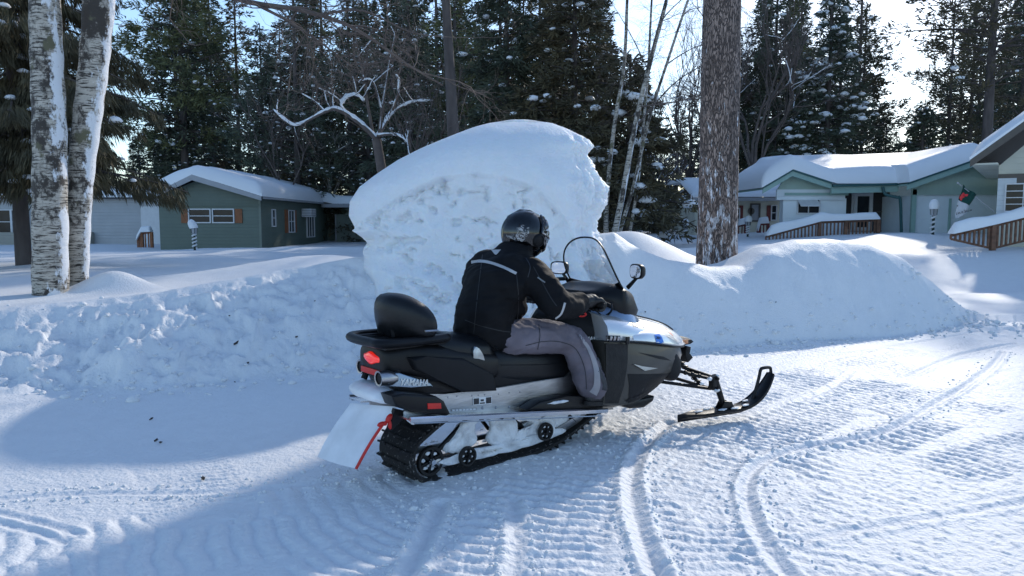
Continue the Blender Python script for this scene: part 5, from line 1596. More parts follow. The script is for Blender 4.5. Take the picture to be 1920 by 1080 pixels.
# right gable
hx0, hz0 = PX(1680, 347, 28.4); hxa, hza = PX(1806, 303, 28.4); hx1, hz1 = PX(1874, 328, 28.4)
prism("gable", "siding_mint", mh, [(xr0 - .1, zc - .30), (xr1 + .05, zc - .30), (xr1 + .05, hz1 - .1), (hxa, hza - .14), (xr0 - .1, hz0 - .02)], -.90, -.805)
for a, b, c_, d_ in ((hx0, hz0, hxa, hza), (hxa, hza, hx1, hz1)):
    raker(a, b, c_, d_, -1.42, -1.38, w=.22); raker(a, b + .05, c_, d_ + .05, -1.46, -1.425, "trim_teal", .07, "drip_edge")
    prism("soffit", "trim_mint", mh, [(a, b - .01), (c_, d_ - .01), (c_, d_ - .06), (a, b - .06)], -1.375, 2.8)
hbox("corner_trim", "trim_mint", mh, (xr0 + .0, -.84, (zb + zc) / 2 - .1), (.16, .12, zc - zb))
hbox("corner_trim", "trim_mint", mh, (xr1 - .02, -.84, (zb + zc) / 2 - .1), (.10, .12, zc - zb))
hbox("base_trim", "trim_pale", mh, ((xr0 + xr1) / 2 - .6, -.85, PX(0, 437)[1]), (2.7, .08, .06))
hbox("panel_joint", "trim_mint", mh, (PX(1777, 0)[0], -.84, 1.6), (.07, .06, 1.6))
# middle eave, porch
mx0, mz0 = PX(1557, 350, 28.5); mx1, mz1 = PX(1682, 347, 28.5)
prism("fascia", "trim_mint", mh, [(mx0, mz0), (mx1, mz1), (mx1, mz1 - .26), (mx0, mz0 - .26)], -.62, -.5)
prism("gutter", "trim_teal", mh, [(mx0, mz0 + .07), (mx1, mz1 + .07), (mx1, mz1 - .02), (mx0, mz0 - .02)], -.74, -.63)
bm = bmesh.new()
a1 = PX(1657, 350, 28.2); a2 = PX(1660, 362, 28.2); a3 = PX(1688, 372, 28.05); a4 = PX(1690, 445, 28.05)
tube(bm, crv([(a1[0], -.72, a1[1]), (a2[0], -.74, a2[1]), (a2[0] + .1, -.80, a2[1] - .08), (a3[0] - .1, -.93, a3[1] + .03), (a3[0], -.96, a3[1] - .08), (a4[0], -.96, a4[1])], 4), .055, 8)
bm_obj("downspout", bm, "trim_teal", mh)
# porch openings (the porch stands 1.5 m back)
def WX(px): return PX(px, 0, 30.55)[0]
def WZ(py): return PX(0, py, 30.55)[1]
window(mh, WX(1589), WX(1611), WZ(430), WZ(362), 1.55, 1, 1, t=.07, glass="screen_dark")
dr = window(mh, WX(1621), WX(1644), WZ(426), WZ(368), 1.50, 1, 1, t=.14, name="door")
window(mh, WX(1651), WX(1681), WZ(432), WZ(362), 1.55, 1, 2, frame="trim_brown", t=.05, glass="screen_dark")
# window with an awning
w_ = window(mh, PX(1509, 0)[0], PX(1549, 0)[0], PX(0, 399)[1], PX(0, 374)[1], 0, 2, 1, t=.05)
bm = bmesh.new()
x0, x1 = PX(1507, 0)[0], PX(1545, 0)[0]; z0, z1 = PX(0, 386)[1], PX(0, 373)[1]
loft(bm, [[(x0, -.04, z1), (x1, -.04, z1), (x1, -.04, z1 - .03), (x0, -.04, z1 - .03)], [(x0, -.42, z0), (x1, -.42, z0), (x1, -.42, z0 - .03), (x0, -.42, z0 - .03)]])
bm_obj("awning", bm, "trim_white", mh, smooth=False)
# the snow blanket: ridge behind running to the right
def mh_roof(u, v):
    # valley between gables
    zl = (gza - (gza - gz0) * (gxa - u) / (gxa - gx0)) if u < gxa else (gza - (gza - gz1) * (u - gxa) / (gx1 - gxa))
    zr = (hza - (hza - hz0) * (hxa - u) / (hxa - hx0)) if u < hxa else (hza - (hza - hz1) * (u - hxa) / (hx1 - hxa))
    f = max(0, min(1, (u - gx0) / (hxa - gx0)))
    zm = mz0 + .06 + max(0, v + .5) * .17 + f * .2 * max(0, v + .5) * .3
    cap_ = gza + .15 + (hza - gza + .1) * f
    if u < gxa: return zl + .05
    zm = min(zm, cap_, gza + .1 + (u - gxa) * .5)
    return max(zm, zl if u < gx1 + 1 else -9, zr if u > hx0 - 1 else -9) + .05
def mh_v(u):
    if u < gx1: return -.66
    if u < hx0: return -.70
    return -1.46
def mapm(u, v):
    s_ = 0
    vv = mh_v(u) * (1 - v) + 3.6 * v
    return u, vv
def zf_m(u, v): return mh_roof(u, mapm(u, v)[1])
bm = None
def mh_snow():
    bm = bmesh.new(); T, B = [], []; NU, NV_ = 130, 34
    for i in range(NU + 1):
        u = gx0 - .05 + (hx1 - gx0 + .1) * i / NU; rt, rb = [], []
        for j in range(NV_ + 1):
            t = j / NV_; y = mapm(u, t)[1]; z = mh_roof(u, y)
            e = min(1, (y - mh_v(u)) / .5, (u - gx0 + .06) / .6, (hx1 + .06 - u) / .4); e = max(0, e)
            f = math.sqrt(1 - (1 - e) ** 2)
            n = float(fbm(np.array([u * .5]), np.array([y * .5]), 2, 8)[0]) - .5
            rt.append(bm.verts.new((u, y, z + .14 + .50 * f * (1 + .3 * n)))); rb.append(bm.verts.new((u, y, z)))
        T.append(rt); B.append(rb)
    for i in range(NU):
        for j in range(NV_):
            bm.faces.new((T[i][j], T[i + 1][j], T[i + 1][j + 1], T[i][j + 1])); bm.faces.new((B[i][j], B[i][j + 1], B[i + 1][j + 1], B[i + 1][j]))
        bm.faces.new((T[i][0], B[i][0], B[i + 1][0], T[i + 1][0])); bm.faces.new((T[i][NV_], T[i + 1][NV_], B[i + 1][NV_], B[i][NV_]))
    for j in range(NV_):
        bm.faces.new((T[0][j], T[0][j + 1], B[0][j + 1], B[0][j])); bm.faces.new((T[NU][j], B[NU][j], B[NU][j + 1], T[NU][j + 1]))
    bmesh.ops.smooth_vert(bm, verts=[v for r in T for v in r[3:]], factor=.5, use_axis_z=True); bmesh.ops.smooth_vert(bm, verts=[v for r in T for v in r[3:]], factor=.5, use_axis_z=True)
    bmesh.ops.smooth_vert(bm, verts=[v for r in T for v in r[3:]], factor=.5, use_axis_z=True)
    return bm_obj("roof_snow", bm, "snow_smooth", mh, sharp=60)
mh_snow()
# ------------------------------------------------ cream house at the right edge
CO = at(1868, 400, 21.5); CANG = -math.radians(35)
def QX(px, py, v=0.0):
    fx, fy = math.cos(CANG), math.sin(CANG); lx_, ly_ = -fy, fx
    d = ray(px, py); t = (CO.x * lx_ + CO.y * ly_ + v) / (d[0] * lx_ + d[1] * ly_)
    X, Y = t * d[0] - CO.x, t * d[1] - CO.y
    return X * fx + Y * fy, CAMH + t * d[2]
ch = empty("tan_house", (CO.x, CO.y, 0), CANG, "tan house with brown trim and a snowy overhanging gable, cut by the right edge", "house")
cx0 = 0; r0 = QX(1821, 299, -.8); rm = QX(2110, 92, -.8)
ch_zt = QX(1868, 330)[1]
prism("wall", "siding_cream", ch, [(cx0, .3), (rm[0] + 4.2, .3), (rm[0] + 4.2, ch_zt), (rm[0], rm[1] - .25), (cx0, ch_zt + .28)], 0, .12)
hbox("wall", "siding_cream", ch, (cx0 + .06, 4.1, 1.6), (.12, 7.9, ch_zt - .3))
rr0 = (rm[0] * 2 - r0[0], r0[1])
prism("roof", "roof_dark", ch, [r0, rm, rr0, (rr0[0], r0[1] - .1), (rm[0], rm[1] - .1), (r0[0], r0[1] - .1)], -.80, 8.5)
prism("rake_board", "trim_brown", ch, [(r0[0] - .02, r0[1]), rm, rr0, (rr0[0], r0[1] - .24), (rm[0], rm[1] - .24), (r0[0] - .02, r0[1] - .22)], -.85, -.81)
prism("soffit", "siding_cream", ch, [(r0[0], r0[1] - .11), (cx0, r0[1] - .11), (cx0, r0[1] - .16), (r0[0], r0[1] - .16)], -.79, 8.4)
hbox("belt_trim", "trim_brown", ch, (cx0 + 3, -.03, QX(1890, 331)[1]), (6.0, .07, .14))
hbox("corner_trim", "siding_white", ch, (cx0 + .22, -.035, QX(1868, 368)[1]), (.44, .07, 1.0))
a0, a1 = QX(1902, 0)[0], QX(1905, 0)[0]
hbox("window_surround", "trim_brown", ch, (a0 + .5, -.03, QX(1910, 368)[1]), (1.1, .06, 1.06))
window(ch, a1 + .04, a1 + .85, QX(1910, 395)[1], QX(1910, 346)[1], -.07, 2, 4, t=.035)
sl = (rm[1] - r0[1]) / (rm[0] - r0[0])
snow_sheet("roof_snow", ch, None, r0[0] - .04, rr0[0], -.86, 8.5, lambda u, v: r0[1] + sl * (u - r0[0]) if u < rm[0] else rm[1] - sl * (u - rm[0]), .34, 44, 24, .3, 9)
# ------------------------------------------------ cream cottage between the red pine and the mint house
cc_ = empty("cream_cottage", (0, 36, 0), 0, "small cream cottage with dark red shutters between the pine trunk and mint house", "house")
def RX(px, py, Y=36): v = at(px, py, Y); return v.x, v.z
a, b = RX(1392, 0)[0], RX(1480, 0)[0]
zct = RX(0, 371)[1]
hbox("wall", "siding_cream", cc_, ((a + b) / 2 - 1, 2, zct / 2), (b - a + 2, 4, zct))
hbox("fascia", "trim_pale", cc_, ((a + b) / 2 - 1, -.55, RX(0, 374)[1]), (b - a + 2.6, .06, .16))
hbox("soffit", "trim_pale", cc_, ((a + b) / 2 - 1, -.25, RX(0, 374)[1] - .02), (b - a + 2.6, .5, .05))
z_e = RX(0, 372)[1]
snow_sheet("roof_snow", cc_, None, a - 2.3, b + .4, -.6, 5.5, lambda u, v: z_e + .05 + .30 * min(v + .6, 2.8), .22, 30, 24, .3, 11)
drc = window(cc_, RX(1420, 0)[0], RX(1434, 0)[0], RX(0, 413)[1], RX(0, 384)[1], 0, 1, 1, frame="trim_brown", t=.07, name="door", glass="trim_pale")
window(cc_, RX(1459, 0)[0], RX(1467, 0)[0], RX(0, 412)[1], RX(0, 386)[1], 0, 1, 2, t=.05)
window(cc_, RX(1389, 0)[0], RX(1396, 0)[0], RX(0, 410)[1], RX(0, 392)[1], 0, 1, 2, t=.05)
for p in (1453, 1400): hbox("shutter", "shutter_red", cc_, (RX(p, 0)[0], -.03, RX(0, 400)[1]), (.18, .05, .75))
bm = bmesh.new(); v = RX(1408, 396)
bmesh.ops.create_cone(bm, cap_ends=True, segments=20, radius1=.16, radius2=.16, depth=.05, matrix=Matrix.Translation((v[0], -.04, v[1])) @ Matrix.Rotation(PI / 2, 4, 'X'))
bm_obj("wall_plaque", bm, "trim_brown", cc_)
# ------------------------------------------------ far long cream house
fh = empty("far_house", (0, 55, 0), 0, "long low cream house far off between the birch stems and pine trunk", "house")
def FX(px, py, Y=55): v = at(px, py, Y); return v.x, v.z
a, b = FX(1146, 0)[0], FX(1330, 0)[0]
ztop = FX(0, 398)[1]
hbox("wall", "siding_cream", fh, ((a + b) / 2, 3, ztop / 2 + .1), (b - a, 6, ztop - .2))
hbox("fascia", "trim_brown", fh, ((a + b) / 2, -.5, FX(0, 400)[1]), (b - a + .6, .06, .14))
snow_sheet("roof_snow", fh, None, a - .3, b + .3, -.55, 6, lambda u, v: ztop + .02 + .30 * (v + .5 if v < 3 else 3.5 - (v - 3)), .25, 40, 20, .35, 13)
gx = [FX(1245, 0)[0], FX(1262, 0)[0], FX(1292, 0)[0]]
prism("gable", "trim_brown", fh, [(gx[0], ztop), (gx[2], ztop), (gx[1] + .3, ztop + 1.0)], -.9, -.6)
hbox("wall", "siding_cream", fh, (FX(1263, 0)[0], -.42, ztop / 2), (FX(1278, 0)[0] - FX(1248, 0)[0], .5, ztop - .05))
for p0, p1, q0, q1, nx in ((1166, 1194, 421, 407, 3), (1211, 1218, 421, 406, 1), (1222, 1230, 421, 404, 1), (1297, 1312, 422, 404, 2), (1281, 1289, 424, 404, 1)):
    window(fh, FX(p0, 0)[0], FX(p1, 0)[0], FX(0, q0)[1], FX(0, q1)[1], 0, nx, 1, t=.07)
window(fh, FX(1251, 0)[0], FX(1264, 0)[0], FX(0, 415)[1], FX(0, 405)[1], -.67, 1, 1, t=.06)
# ------------------------------------------------ railings
def railing(name, label, pts, Y, h0, h1, m="deck_wood", step=.11, snow=.18, zb_=None, group=None):
    """pts: (px, py of top rail) pairs at depth Y (or per point depth); pickets run down by h"""
    P = [at(p[0], p[1], p[2] if len(p) > 2 else Y) for p in pts]
    org = Vector((P[0].x, P[0].y, H(P[0].x, P[0].y)))
    r = empty(name, org, 0, label, "railing", group)
    P = [p - org for p in P]
    bm = bmesh.new()
    for a, b in zip(P, P[1:]): tube(bm, [a, b], .045, 4)
    bm_obj("top_rail", bm, m, r, smooth=False)
    bm = bmesh.new(); d = Vector((0, 0, 1))
    for i, (a, b) in enumerate(zip(P, P[1:])): tube(bm, [a - d * (h0 if i == 0 else h1), b - d * h1], .03, 4)
    bm_obj("bottom_rail", bm, m, r, smooth=False)
    bm = bmesh.new()
    tot = sum((b - a).length for a, b in zip(P, P[1:])); acc = 0
    n = 0
    for i, (a, b) in enumerate(zip(P, P[1:])):
        L_ = (b - a).length; k = max(1, int(L_ / step))
        for q in range(k):
            t = q / k; c = a.lerp(b, t); hh = (h0 + (h1 - h0) * t) if i == 0 else h1
            box(bm, c - d * hh / 2, (.045, .045, hh))
    o = bm_obj("picket", bm, m, r, smooth=False); o["kind"] = "stuff"
    for i, p in enumerate(P):
        hh = h0 if i == 0 else h1
        if i: hbox("post", m, r, tuple(p - d * (hh / 2 + .1)), (.12, .12, hh + .25))
    bm = bmesh.new(); secs = []
    for i, (a, b) in enumerate(zip(P, P[1:])):
        k = 10
        for q in range(k + (1 if i == len(P) - 2 else 0)):
            t = q / k; c = a.lerp(b, t); s_ = snow * (.75 + .5 * vn(np.array([c.x * 2.]), np.array([3.]), 5)[0])
            if (i == 0 and q == 0) or (i == len(P) - 2 and q == k): s_ *= .3
            secs.append([c + Vector((0, .16 * math.cos(w) , .04 + s_ * max(0, math.sin(w)) ** .6 + (0 if math.sin(w) > 0 else .0))) for w in [z * PI / 8 for z in range(9)]] + [c + Vector((0, 0, .035))])
    loft(bm, secs); bm_obj("rail_snow", bm, "snow_smooth", r, sharp=80)
    return r
railing("ramp_railing", "brown wooden ramp railing under snow in front of the mint house", [(1436, 444, 27.6), (1537, 417, 27.6), (1586, 415, 27.6), (1647, 413, 27.6)], 27.6, .12, .92, step=.13, snow=.30)
railing("ramp_railing", "brown wooden ramp railing under snow climbing to the tan house", [(1783, 441, 20.2), (1863, 423, 20.2), (1965, 398, 20.2)], 20.2, .10, .62, step=.12, snow=.26)
railing("stair_railing", "dark red railing with snow cap beside the cream cottage door", [(1420, 435, 34.5), (1424, 421, 34.5), (1440, 420, 34.5)], 34.5, .3, .75, "shutter_red", step=.16, snow=.25)
railing("stair_railing", "dark red railing half hidden behind the red pine trunk", [(1385, 424, 34.5), (1398, 421, 34.5)], 34.5, .7, .7, "shutter_red", step=.16, snow=.25)
railing("stair_railing", "small orange wooden stair railing left of the green house", [(258, 452, 34), (266, 437, 34), (284, 436, 34)], 34, .3, .8, "shutter_wood", step=.12, snow=.22)
railing("porch_railing", "low grey railing in front of the far cream house, right part", [(1250, 424, 50), (1262, 420, 50), (1276, 424, 50)], 50, .5, .5, "deck_grey", step=.2, snow=.25)
railing("porch_railing", "low grey railing in front of the far cream house, left part", [(1210, 425, 50), (1240, 423, 50)], 50, .4, .4, "deck_grey", step=.2, snow=.3)
# ------------------------------------------------ lamp posts wrapped in garland, each with a snow hood
def lamp_post(px, pyb, pyt, Y, label, tilt=0, garland="lamp_white"):
    b = at(px, pyb, Y); t = at(px, pyt, Y); hh = t.z - b.z; b.z -= .25; hh += .25
    r = empty("lamp_post", b, 0, label, "lamp post", "garden lamp posts with a snow hood")
    hs_ = min(.5, hh * .42)      # head height
    zp = hh - hs_
    bm = bmesh.new(); tube(bm, [(0, 0, 0), (0, 0, zp)], .042, 10); bm_obj("post", bm, "lamp_green", r)
    bm = bmesh.new()
    n = 60; z0 = .2
    tube(bm, [(.062 * math.cos(k * .42), .062 * math.sin(k * .42), z0 + (zp - z0) * k / n) for k in range(n + 1)], .032, 6)
    bm_obj("garland", bm, garland, r)
    bm = bmesh.new()
    loft(bm, [[(rr_ * math.cos(a), rr_ * math.sin(a), z) for a in [q * PI / 3 for q in range(6)]] for rr_, z in ((.05, zp - .01), (.10, zp + .03), (.12, zp + hs_ * .42), (.135, zp + hs_ * .45), (.05, zp + hs_ * .62))])
    ln = bm_obj("lantern", bm, "trim_pale", r, smooth=False)
    bm = bmesh.new()
    for q in range(6):
        a = q * PI / 3; tube(bm, [(.103 * math.cos(a), .103 * math.sin(a), zp + .03), (.125 * math.cos(a), .125 * math.sin(a), zp + hs_ * .43)], .009, 4)
    bm_obj("lantern_frame", bm, "lamp_green", ln)
    bm = bmesh.new()
    secs = []
    for k in range(9):
        u = k / 8; rr_ = .15 * math.sqrt(max(0.002, 1 - (abs(u * 1.25 - .35) / .92) ** 2.2)); z = zp + hs_ * (.43 + .62 * u)
        secs.append([(rr_ * math.cos(a) + tilt * u * .12, rr_ * math.sin(a), z + tilt * -.02 * math.cos(a)) for a in [q * PI / 8 for q in range(16)]])
    loft(bm, secs); bm_obj("snow_hood", bm, "snow_smooth", r, sharp=70)
    return r
lamp_post(365, 463, 413, 27, "lamp post with tilted oval snow hood in front of the green house", -1)
lamp_post(1749, 437, 375, 24, "lamp post with white garland in front of the mint house wall")
lamp_post(1402, 438, 405, 31, "small lamp post with snow cone right of the red pine trunk", .3)
lamp_post(1285, 448, 411, 33, "lamp post with striped garland between the far house and the red pine")
lamp_post(1212, 430, 412, 48, "tiny far lamp post left of the small fork-trunked tree")
# ------------------------------------------------ garden flag
mat("flag_green", (.02, .10, .085), .8, var=.2); mat("flag_white", (.6, .65, .7), .8, var=.05)
fa, fb = at(1863, 396, 21.2), at(1796, 343, 21.2)
fr_ = empty("garden_flag", fa, 0, "dark teal and white garden flag with red bird on an angled pole", "flag")
bm = bmesh.new(); tube(bm, [(0, 0, 0), tuple(fb - fa)], .014, 8); icos(bm, fb - fa, .03, (1, 1, 1), 2); bm_obj("flag_pole", bm, "trim_pale", fr_)
def flagpt(px, py, k=0): 
    v = at(px, py, 21.2) - fa
    return (v.x, v.y - .02 + .06 * math.sin(px * .22 + py * .12), v.z)
def flag_part(name, rows, m, parent=None):
    bm = bmesh.new(); g = []
    for (a, b) in rows:
        g.append([bm.verts.new(flagpt(a[0] + (b[0] - a[0]) * j / 12, a[1] + (b[1] - a[1]) * j / 12)) for j in range(13)])
    for i in range(len(g) - 1):
        for j in range(12): bm.faces.new((g[i][j], g[i][j + 1], g[i + 1][j + 1], g[i + 1][j]))
    bmesh.ops.solidify(bm, geom=bm.faces[:], thickness=.006)
    return bm_obj(name, bm, m, parent or fr_, sharp=70)
top = flag_part("cloth", [((1803, 346), (1831, 366)), ((1802, 354), (1827, 372)), ((1800, 364), (1821, 379)), ((1797, 374), (1815, 386))], "flag_green")
flag_part("cloth", [((1797, 374), (1815, 386)), ((1796, 384), (1814, 393)), ((1794, 394), (1814, 399)), ((1791, 402), (1808, 403)), ((1791, 410), (1797, 408))], "flag_white")
bm = bmesh.new()
for px, py, r_, sx in ((1806, 367, .06, 1.6), (1802, 370, .05, 1.2), (1812, 366, .035, 2), (1807, 363, .03, 1), (1803, 374, .03, 1)):
    v = flagpt(px, py); icos(bm, (v[0], v[1] - .02, v[2]), r_, (sx, .12, 1), 2)
bm_obj("red_bird", bm, "decal_red", top)
bm = bmesh.new(); v = flagpt(1796, 386); icos(bm, (v[0], v[1] - .02, v[2]), .02, (1, .3, 1), 1); bm_obj("spot", bm, "decal_dark", top)
v = flagpt(1803, 397)
text_obj("lettering", "Let it Snow", .10, Matrix.Translation((v[0], v[1] - .03, v[2])) @ Matrix.Rotation(math.radians(-14), 4, 'Y') @ Matrix.Rotation(PI / 2, 4, 'X'), "decal_dark", fr_, bold=.001)
# ================================================================== TREES
mat("needles_dark", (.06, .075, .055), .75, var=.4, vscale=1.2, col2=(.10, .115, .075), c2lo=.4, c2hi=.65, spec=.25)
mat("needles_olive", (.085, .10, .055), .75, var=.4, vscale=.8, col2=(.17, .17, .07), c2lo=.4, c2hi=.65, spec=.25)  # lighter olive copy of the needles, sunlight put into the colour
mat("needles_brown", (.08, .075, .05), .8, vscale=1.5, col2=(.12, .10, .055), c2lo=.4, c2hi=.65, spec=.2)
mat("bark_dark", (.085, .07, .065), .9, var=.4, vscale=5, stretch=(1, 1, .25), bump=.02, bscale=16)
mat("twig", (.12, .095, .085), .85, var=.3, vscale=3)
mat("twig_pale", (.30, .28, .26), .8, var=.3, vscale=3)
def bark_pine():
    m = mat("bark_pine", (.27, .205, .175), .9, var=.35, vscale=7, stretch=(1, 1, .2), bump=.0, detail=8)
    N, K = m.node_tree.nodes, m.node_tree.links
    b = N["Principled BSDF"]; tc = [n for n in N if n.type == 'TEX_COORD'][0]
    mp = N.new("ShaderNodeMapping"); mp.inputs["Scale"].default_value = (1, 1, .22); K.new(tc.outputs["Object"], mp.inputs[0])
    v = N.new("ShaderNodeTexVoronoi"); v.feature = 'DISTANCE_TO_EDGE'; v.inputs["Scale"].default_value = 30
    n1 = N.new("ShaderNodeTexNoise"); n1.inputs["Scale"].default_value = 9; n1.inputs["Detail"].default_value = 6
    K.new(mp.outputs[0], n1.inputs["Vector"])
    ad = N.new("ShaderNodeVectorMath"); ad.operation = 'MULTIPLY_ADD'; ad.inputs[1].default_value = (.22, .22, .22)
    K.new(n1.outputs["Color"], ad.inputs[0]); K.new(mp.outputs[0], ad.inputs[2]); K.new(ad.outputs[0], v.inputs["Vector"])
    mr = N.new("ShaderNodeMapRange"); mr.inputs["From Max"].default_value = .16; K.new(v.outputs["Distance"], mr.inputs[0])
    old = b.inputs["Base Color"].links[0].from_socket
    mx = N.new("ShaderNodeMix"); mx.data_type = 'RGBA'; mx.inputs["A"].default_value = (.08, .062, .058, 1)
    K.new(mr.outputs[0], mx.inputs["Factor"]); K.new(old, mx.inputs["B"])
    # snow blown into the cracks: below a ragged height
    n2 = N.new("ShaderNodeTexNoise"); n2.inputs["Scale"].default_value = 8; n2.inputs["Detail"].default_value = 7; n2.inputs["Roughness"].default_value = .7
    mp2 = N.new("ShaderNodeMapping"); mp2.inputs["Scale"].default_value = (1.6, 1.6, .38); K.new(tc.outputs["Object"], mp2.inputs[0]); K.new(mp2.outputs[0], n2.inputs["Vector"])
    sp = N.new("ShaderNodeSeparateXYZ"); K.new(tc.outputs["Object"], sp.inputs[0])
    hr = N.new("ShaderNodeMapRange"); hr.inputs["From Min"].default_value = .2; hr.inputs["From Max"].default_value = 4.2; hr.inputs["To Min"].default_value = .50; hr.inputs["To Max"].default_value = .68
    K.new(sp.outputs[2], hr.inputs[0])
    gt = N.new("ShaderNodeMath"); gt.operation = 'SUBTRACT'; K.new(n2.outputs[0], gt.inputs[0]); K.new(hr.outputs[0], gt.inputs[1])
    ml = N.new("ShaderNodeMath"); ml.operation = 'MULTIPLY'; ml.inputs[1].default_value = 40; ml.use_clamp = True; K.new(gt.outputs[0], ml.inputs[0])
    mx2 = N.new("ShaderNodeMix"); mx2.data_type = 'RGBA'; K.new(ml.outputs[0], mx2.inputs["Factor"]); K.new(mx.outputs["Result"], mx2.inputs["A"]); mx2.inputs["B"].default_value = (.72, .72, .75, 1)
    K.new(mx2.outputs["Result"], b.inputs["Base Color"])
    bp = N.new("ShaderNodeBump"); bp.inputs["Distance"].default_value = .035; K.new(mr.outputs[0], bp.inputs["Height"]); K.new(bp.outputs[0], b.inputs["Normal"])
bark_pine()
def bark_birch():
    m = mat("bark_birch", (.50, .45, .38), .7, var=.2, vscale=5, stretch=(1, 1, 3))
    N, K = m.node_tree.nodes, m.node_tree.links
    b = N["Principled BSDF"]; tc = [n for n in N if n.type == 'TEX_COORD'][0]
    old = b.inputs["Base Color"].links[0].from_socket
    def noise(scale, st, det=6, rough=.6):
        mp = N.new("ShaderNodeMapping"); mp.inputs["Scale"].default_value = st; K.new(tc.outputs["Object"], mp.inputs[0])
        n = N.new("ShaderNodeTexNoise"); n.inputs["Scale"].default_value = scale; n.inputs["Detail"].default_value = det; n.inputs["Roughness"].default_value = rough
        K.new(mp.outputs[0], n.inputs["Vector"]); return n.outputs[0]
    def step(v, thr, k=18):
        s = N.new("ShaderNodeMath"); s.operation = 'SUBTRACT'; s.inputs[1].default_value = thr; K.new(v, s.inputs[0])
        q = N.new("ShaderNodeMath"); q.operation = 'MULTIPLY'; q.inputs[1].default_value = k; q.use_clamp = True; K.new(s.outputs[0], q.inputs[0]); return q.outputs[0]
    def mixc(f, a, bcol):
        x = N.new("ShaderNodeMix"); x.data_type = 'RGBA'; K.new(f, x.inputs["Factor"]); K.new(a, x.inputs["A"]); x.inputs["B"].default_value = (*bcol, 1); return x.outputs["Result"]
    c = mixc(step(noise(5, (1.2, 1.2, 9), 7, .7), .505, 14), old, (.035, .028, .022))          # lenticels and scars
    c = mixc(step(noise(1.5, (1.4, 1.4, 1.0), 8, .75), .495, 16), c, (.05, .04, .032))             # dark patches
    c = mixc(step(noise(3.2, (1, 1, .8), 6, .6), .60, 20), c, (.13, .12, .07))             # lichen
    gm = N.new("ShaderNodeNewGeometry"); sp = N.new("ShaderNodeSeparateXYZ"); K.new(gm.outputs["Normal"], sp.inputs[0])
    dt = N.new("ShaderNodeMath"); dt.operation = 'MULTIPLY_ADD'; dt.inputs[1].default_value = .16
    K.new(sp.outputs[0], dt.inputs[0]); K.new(noise(2.0, (1, 1, .55), 8, .7), dt.inputs[2])
    c = mixc(step(dt.outputs[0], .63, 30), c, (.80, .81, .83))                    # wind-packed snow
    K.new(c, b.inputs["Base Color"])
    bp = N.new("ShaderNodeBump"); bp.inputs["Distance"].default_value = .02; K.new(noise(7, (1.2, 1.2, 5), 8, .7), bp.inputs["Height"]); K.new(bp.outputs[0], b.inputs["Normal"])
bark_birch()
class Acc:
    def __init__(s): s.V = []; s.F = []; s.n = 0
    def tube(s, P, R, seg=5):
        P = np.array(P, float); n = len(P)
        T = np.gradient(P, axis=0); T /= np.linalg.norm(T, axis=1)[:, None] + 1e-9
        ref = np.array([0, 0, 1.0]) if abs(T[0][2]) < .9 else np.array([1.0, 0, 0])
        S = np.cross(T, ref); S /= np.linalg.norm(S, axis=1)[:, None] + 1e-9
        U = np.cross(S, T); a = np.arange(seg) * 2 * PI / seg
        R = np.array(R, float)[:, None, None]
        V = P[:, None, :] + R * (np.cos(a)[None, :, None] * S[:, None, :] + np.sin(a)[None, :, None] * U[:, None, :])
        i = np.arange(n - 1)[:, None] * seg; j = np.arange(seg)[None]; j2 = (j + 1) % seg
        F = np.stack([i + j, i + j2, i + seg + j2, i + seg + j], -1).reshape(-1, 4) + s.n
        s.V.append(V.reshape(-1, 3)); s.F.append(F); s.n += n * seg
    def quads(s, V):       # V: (m,4,3)
        m = len(V); s.V.append(V.reshape(-1, 3)); s.F.append(np.arange(m * 4).reshape(-1, 4) + s.n); s.n += m * 4
    def mesh(s, name, m, smooth=True):
        V = np.vstack(s.V) if s.V else np.zeros((0, 3)); F = np.vstack(s.F) if s.F else np.zeros((0, 4), int)
        me = bpy.data.meshes.new(name)
        me.vertices.add(len(V)); me.vertices.foreach_set("co", V.ravel())
        me.loops.add(F.size); me.loops.foreach_set("vertex_index", F.ravel().astype(np.int32))
        me.polygons.add(len(F)); me.polygons.foreach_set("loop_start", np.arange(len(F)) * 4)
        me.update(calc_edges=True)
        if smooth: me.shade_smooth()
        me.materials.append(M[m])
        return me
def blades(rng, P, D, ln, wd, k, spread=.7, droop=0.0):
    """k needle blades fanned about each spray point P pointing along D"""
    n = len(P)
    P = np.repeat(P, k, 0); D = np.repeat(D, k, 0)
    D = D + rng.normal(0, spread, D.shape); D[:, 2] -= droop
    D /= np.linalg.norm(D, axis=1)[:, None] + 1e-9
    L = ln * rng.uniform(.6, 1.3, (n * k, 1)); W = wd * rng.uniform(.6, 1.3, (n * k, 1))
    S = np.cross(D, rng.normal(0, 1, D.shape)); S /= np.linalg.norm(S, axis=1)[:, None] + 1e-9
    P = P + rng.normal(0, ln * .22, P.shape)
    return np.stack([P - S * W * .5, P + D * L * .55 - S * W * .65, P + D * L, P + D * L * .5 + S * W * .65], 1)
